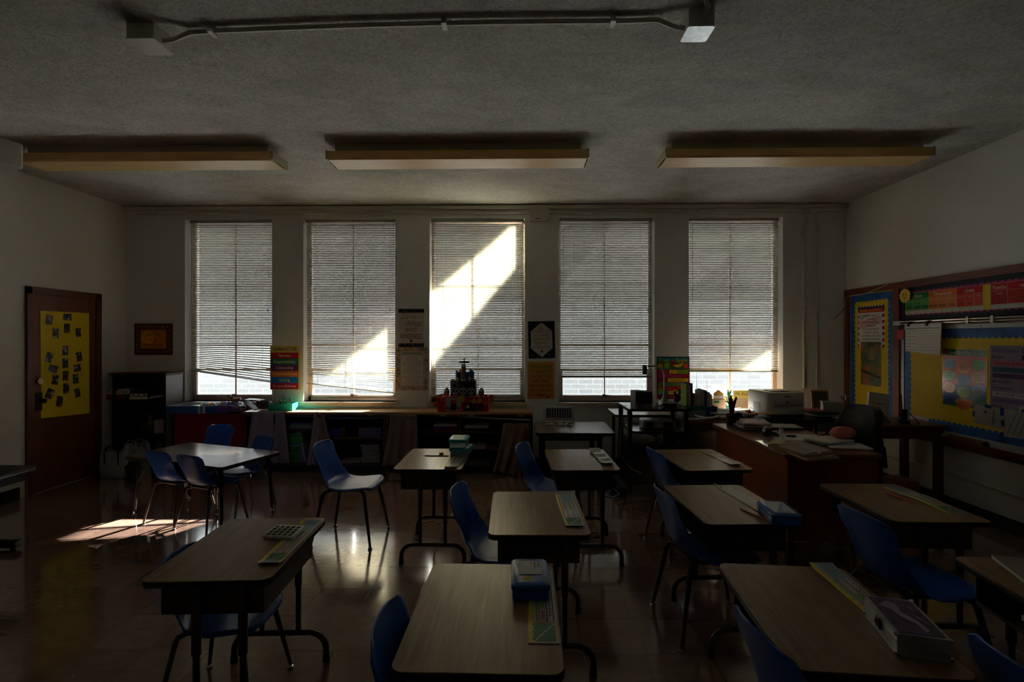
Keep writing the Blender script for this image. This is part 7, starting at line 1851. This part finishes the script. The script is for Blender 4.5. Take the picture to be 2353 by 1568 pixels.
for k, (c_, lab) in enumerate(((WHITE,'white sheets at the near right corner of teacher desk'),(paper('mint',(170,196,186)),'mint folder beneath papers beside the pink pouch'),(paper('cream2',(214,206,190)),'cream sheets topping the pile beside the pink pouch'))):
    loose(lab, x-.02-.06*(k > 0), y+.04+.10*(k > 0), tdz+.001+.012*k, .26, .20, -12+18*k, c_, .0, 'paper_pile', 'papers', 'paper piles on the teacher desk', .010)
blob('pink_pouch', 'soft pink pouch with red trim at the right side of teacher desk', 'pouch', (T_(1952,1024)[0]+.02, T_(1952,1024)[1]+.10, tdz+.075), (.085,.07,.045), mat('dusty_pink_cloth', (190,110,106), rough=.8), 4, .03)
blob('red_cloth', 'small crumpled red cloth beside the pink pouch', 'cloth', (T_(1935,1010)[0]+.0, T_(1935,1010)[1]+.03, tdz+.04), (.04,.025,.018), mat('bright_red_cloth', (190,30,40), rough=.8), 7, .15)

# ================= CORNER TABLE THINGS =================
ea_, ec_, ez_ = CT
px_, pz_ = HY(2028, 970, ec_+.2)
o = thing('telephone', 'black office telephone tilted on the corner table', 'telephone', (HZ(2030,976,ez_)[0]+.02, ec_+.20, ez_), R(-12))
TBL = mat('telephone_black', (20,20,22), rough=.4)
tl_ = Matrix.Rotation(R(28), 4, 'X'); b = MB(TBL); b.T = Matrix.Translation((0,0,.012)) @ tl_; b.rbox(-.11,-.09,0,.11,.12,.025,.02,ch=.006); b.build('base', o)
MB(TBL).box(-.08,.02,0,.09,.11,.055).build('stand', o, smooth=False)
b = MB(TBL); b.T = Matrix.Translation((0,0,.012)) @ tl_; b.tube([(-.085,-.09,.045),(-.085,-.06,.06),(-.085,.06,.06),(-.085,.11,.045)], [.022,.017,.017,.024], seg=10); b.build('handset', o)
b = MB(mat('pale_keys', (150,150,150), rough=.5)); b.T = Matrix.Translation((0,0,.012)) @ tl_
for i in range(3):
    for j in range(4): b.box(-.03+i*.022,-.075+j*.016,.025,-.016+i*.022,-.066+j*.016,.028)
b.build('keypad', o, smooth=False)
b = MB(mat('grey_display', (90,94,96), rough=.2)); b.T = Matrix.Translation((0,0,.012)) @ tl_; b.box(-.03,.05,.025,.09,.10,.027); b.cyl((.06,-.0,.025),(.06,-.0,.029),.013,seg=14); b.build('display', o, smooth=False)
x, _ = HY(2018, 940, ec_+.36)
o = thing('binder', 'white emergency binder propped upright behind the telephone', 'binder', (x+.01, ec_+.40, ez_), R(-6)); o.rotation_euler = (R(-10), R(8), R(-12))
MB(WHITE).box(-.085,-.022,0,.085,.022,.25).build('cover', o, smooth=False); MB(paper('page_grey',(170,170,166))).box(.085,-.018,.004,.09,.018,.246).build('page_block', o, smooth=False)
b = MB(); b.text('Emergency', 0, .14, .032, BLACKP, .0228, maxw=.13, off=.006); b.text('Binder', 0, .095, .032, BLACKP, .0228, maxw=.09, off=.006); b.build('lettering', o, smooth=False)
x, y = HZ(2082, 976, ez_)
o = thing('two_way_radio', 'black two-way radio with antenna in its charger on the corner table', 'radio', (x, y+.03, ez_), R(-15)); MB(TBL).rbox(-.04,-.035,0,.04,.04,.04,.012,ch=.005).build('charger', o); MB(TBL).rbox(-.026,-.016,.03,.026,.018,.135,.008,ch=.004).build('radio_body', o); MB(TBL).cyl((-.015,0,.135),(-.017,0,.27),.006,.004,seg=8).build('antenna', o)
tag(MB(CAB).tube([(x+.03,y+.0,ez_+.10),(x+.06,y-.03,ez_+.06),(x+.08,y-.05,ez_+.02),(x+.10,y-.0,ez_+.005)], .004, seg=6).build('coiled_lead', None), 'black lead running from the two-way radio', 'cable')
sx_, sz_ = S(2107, 970, .06)
o = thing('desk_calendar', 'small white folded card leaning in the chalk tray corner', 'card', (XR-.06, 6-sx_-.0, .664), R(-75)); o.rotation_euler = (R(-15), R(0), R(-78))
MB(WHITE).box(-.09,-.002,0,.09,.002,.13).build('card', o, smooth=False)
b = MB(paper('grey_print',(110,124,150)));  b.ringf(.02,.06,.04,.004,.0026,paper('grey_print',(110,124,150))); 
for k in range(4): b.rect(-.06+k*.03,.09,-.045+k*.03,.105,.0026,paper('grey_print',(110,124,150)))
b.build('printing', o, smooth=False)
WORLD, SUN, EXPO = 5, 20., 2.5
# ================= OUTSIDE =================
SUN_AZ, SUN_TAN = R(27), .42
def brick_mat():
    m = bpy.data.materials.new('pale_brick'); m.use_nodes = True
    N = m.node_tree.nodes; L = m.node_tree.links; b = N['Principled BSDF']
    tc = N.new('ShaderNodeTexCoord'); mp = N.new('ShaderNodeMapping'); mp.inputs['Rotation'].default_value = (R(90),0,0)
    br = N.new('ShaderNodeTexBrick'); br.inputs['Scale'].default_value = 1; br.inputs['Brick Width'].default_value = .30; br.inputs['Row Height'].default_value = .10; br.inputs['Mortar Size'].default_value = .006
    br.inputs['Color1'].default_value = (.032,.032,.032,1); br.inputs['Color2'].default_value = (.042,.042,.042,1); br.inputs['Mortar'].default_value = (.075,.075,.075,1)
    L.new(tc.outputs['Object'], mp.inputs['Vector']); L.new(mp.outputs[0], br.inputs['Vector']); L.new(br.outputs['Color'], b.inputs['Base Color']); b.inputs['Roughness'].default_value = .8
    return m
struct(MB(mat('pale_concrete_ground', (190,188,182), rough=.85, var=.06)).box(-30, BW+.3, -.6, 30, 40, -.5).build('ground', smooth=False))
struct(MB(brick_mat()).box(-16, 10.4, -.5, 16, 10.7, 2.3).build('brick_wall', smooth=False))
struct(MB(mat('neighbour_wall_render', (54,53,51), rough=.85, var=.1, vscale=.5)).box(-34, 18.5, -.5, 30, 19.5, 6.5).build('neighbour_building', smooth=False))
# two made-up slabs, added outside to cast diagonal shade on the blinds
k_ = 6.0; ox = k_*math.tan(SUN_AZ); oz = k_/math.cos(SUN_AZ)*SUN_TAN
def Wn(px, py): x, z = HY(px, py, BW); return (x+ox, z+oz)
def line(p, q, x): return p[1]+(q[1]-p[1])*(x-p[0])/(q[0]-p[0])
SHADE_SLAB = mat('shade_slab_matte', (56,55,52), rough=.8)
a, c = Wn(1165,530), Wn(700,906)
xl, xr = -6.0, 2.95
# upper slab: underside follows a-c, the shade edge
struct(MB(SHADE_SLAB).prism([(xl, line(a,c,-2.2)), (-2.2, line(a,c,-2.2)), (xr, line(a,c,xr)), (xr, 7.4), (xl, 7.4)], BW+k_, BW+k_+.5).build('shade_slab', smooth=False))
p, q = Wn(1205,600), Wn(990,850); e_, g_ = Wn(1790,790), Wn(1700,855)
x0 = p[0]+(2.2-p[1])*(q[0]-p[0])/(q[1]-p[1])
xt = p[0]+(6.6-p[1])*(q[0]-p[0])/(q[1]-p[1])
struct(MB(SHADE_SLAB).prism([(x0, 2.2), (xt, 6.6), (6.6, 6.6), (6.6, line(e_,g_,6.6)), (4.0, line(e_,g_,4.0)), (4.0, 2.2)], BW+k_, BW+k_+.5).build('shade_slab', smooth=False))
# ================= LIGHT =================
w = bpy.data.worlds.new('World'); bpy.context.scene.world = w; w.use_nodes = True
N = w.node_tree.nodes; L = w.node_tree.links
bg = N['Background']; bg.inputs['Color'].default_value = (.93,.965,1.,1); bg.inputs['Strength'].default_value = WORLD
sd = bpy.data.lights.new('sun', 'SUN'); sd.energy = SUN; sd.angle = R(.6); sd.color = (1,.95,.89)
so = bpy.data.objects.new('sun', sd); C.objects.link(so)
d = Vector((-math.sin(SUN_AZ), -math.cos(SUN_AZ), -SUN_TAN)); so.rotation_euler = d.to_track_quat('-Z','Y').to_euler(); so.location = (6, 14, 8)
for i, (x0, x1) in enumerate(WX):
    ld = bpy.data.lights.new('window_portal', 'AREA'); ld.shape = 'RECTANGLE'; ld.size = x1-x0; ld.size_y = ZT-ZS; ld.cycles.is_portal = True
    lo = bpy.data.objects.new('window_portal', ld); C.objects.link(lo); lo.location = ((x0+x1)/2, BW+.26, (ZS+ZT)/2); lo.rotation_euler = (R(-90), 0, 0)
# ================= CAMERA =================
cd = bpy.data.cameras.new('camera'); cd.sensor_width = 36; cd.lens = 36*F/2353; cd.shift_y = -4/2353; cd.clip_start = .05; cd.clip_end = 200
co = bpy.data.objects.new('camera', cd); C.objects.link(co); co.location = (0,0,CAMZ); co.rotation_euler = (R(90), 0, TH)
sc = bpy.context.scene; sc.camera = co
sc.view_settings.view_transform = 'Standard'; sc.view_settings.look = 'None'; sc.view_settings.gamma = 1; sc.view_settings.exposure = EXPO; sc.view_settings.use_curve_mapping = False
sc.cycles.max_bounces = 10; sc.cycles.diffuse_bounces = 6; sc.cycles.glossy_bounces = 4; sc.cycles.transparent_max_bounces = 12; sc.cycles.sample_clamp_indirect = 6.0
sc.cycles.caustics_reflective = False; sc.cycles.caustics_refractive = False
sc.cycles.use_denoising = True
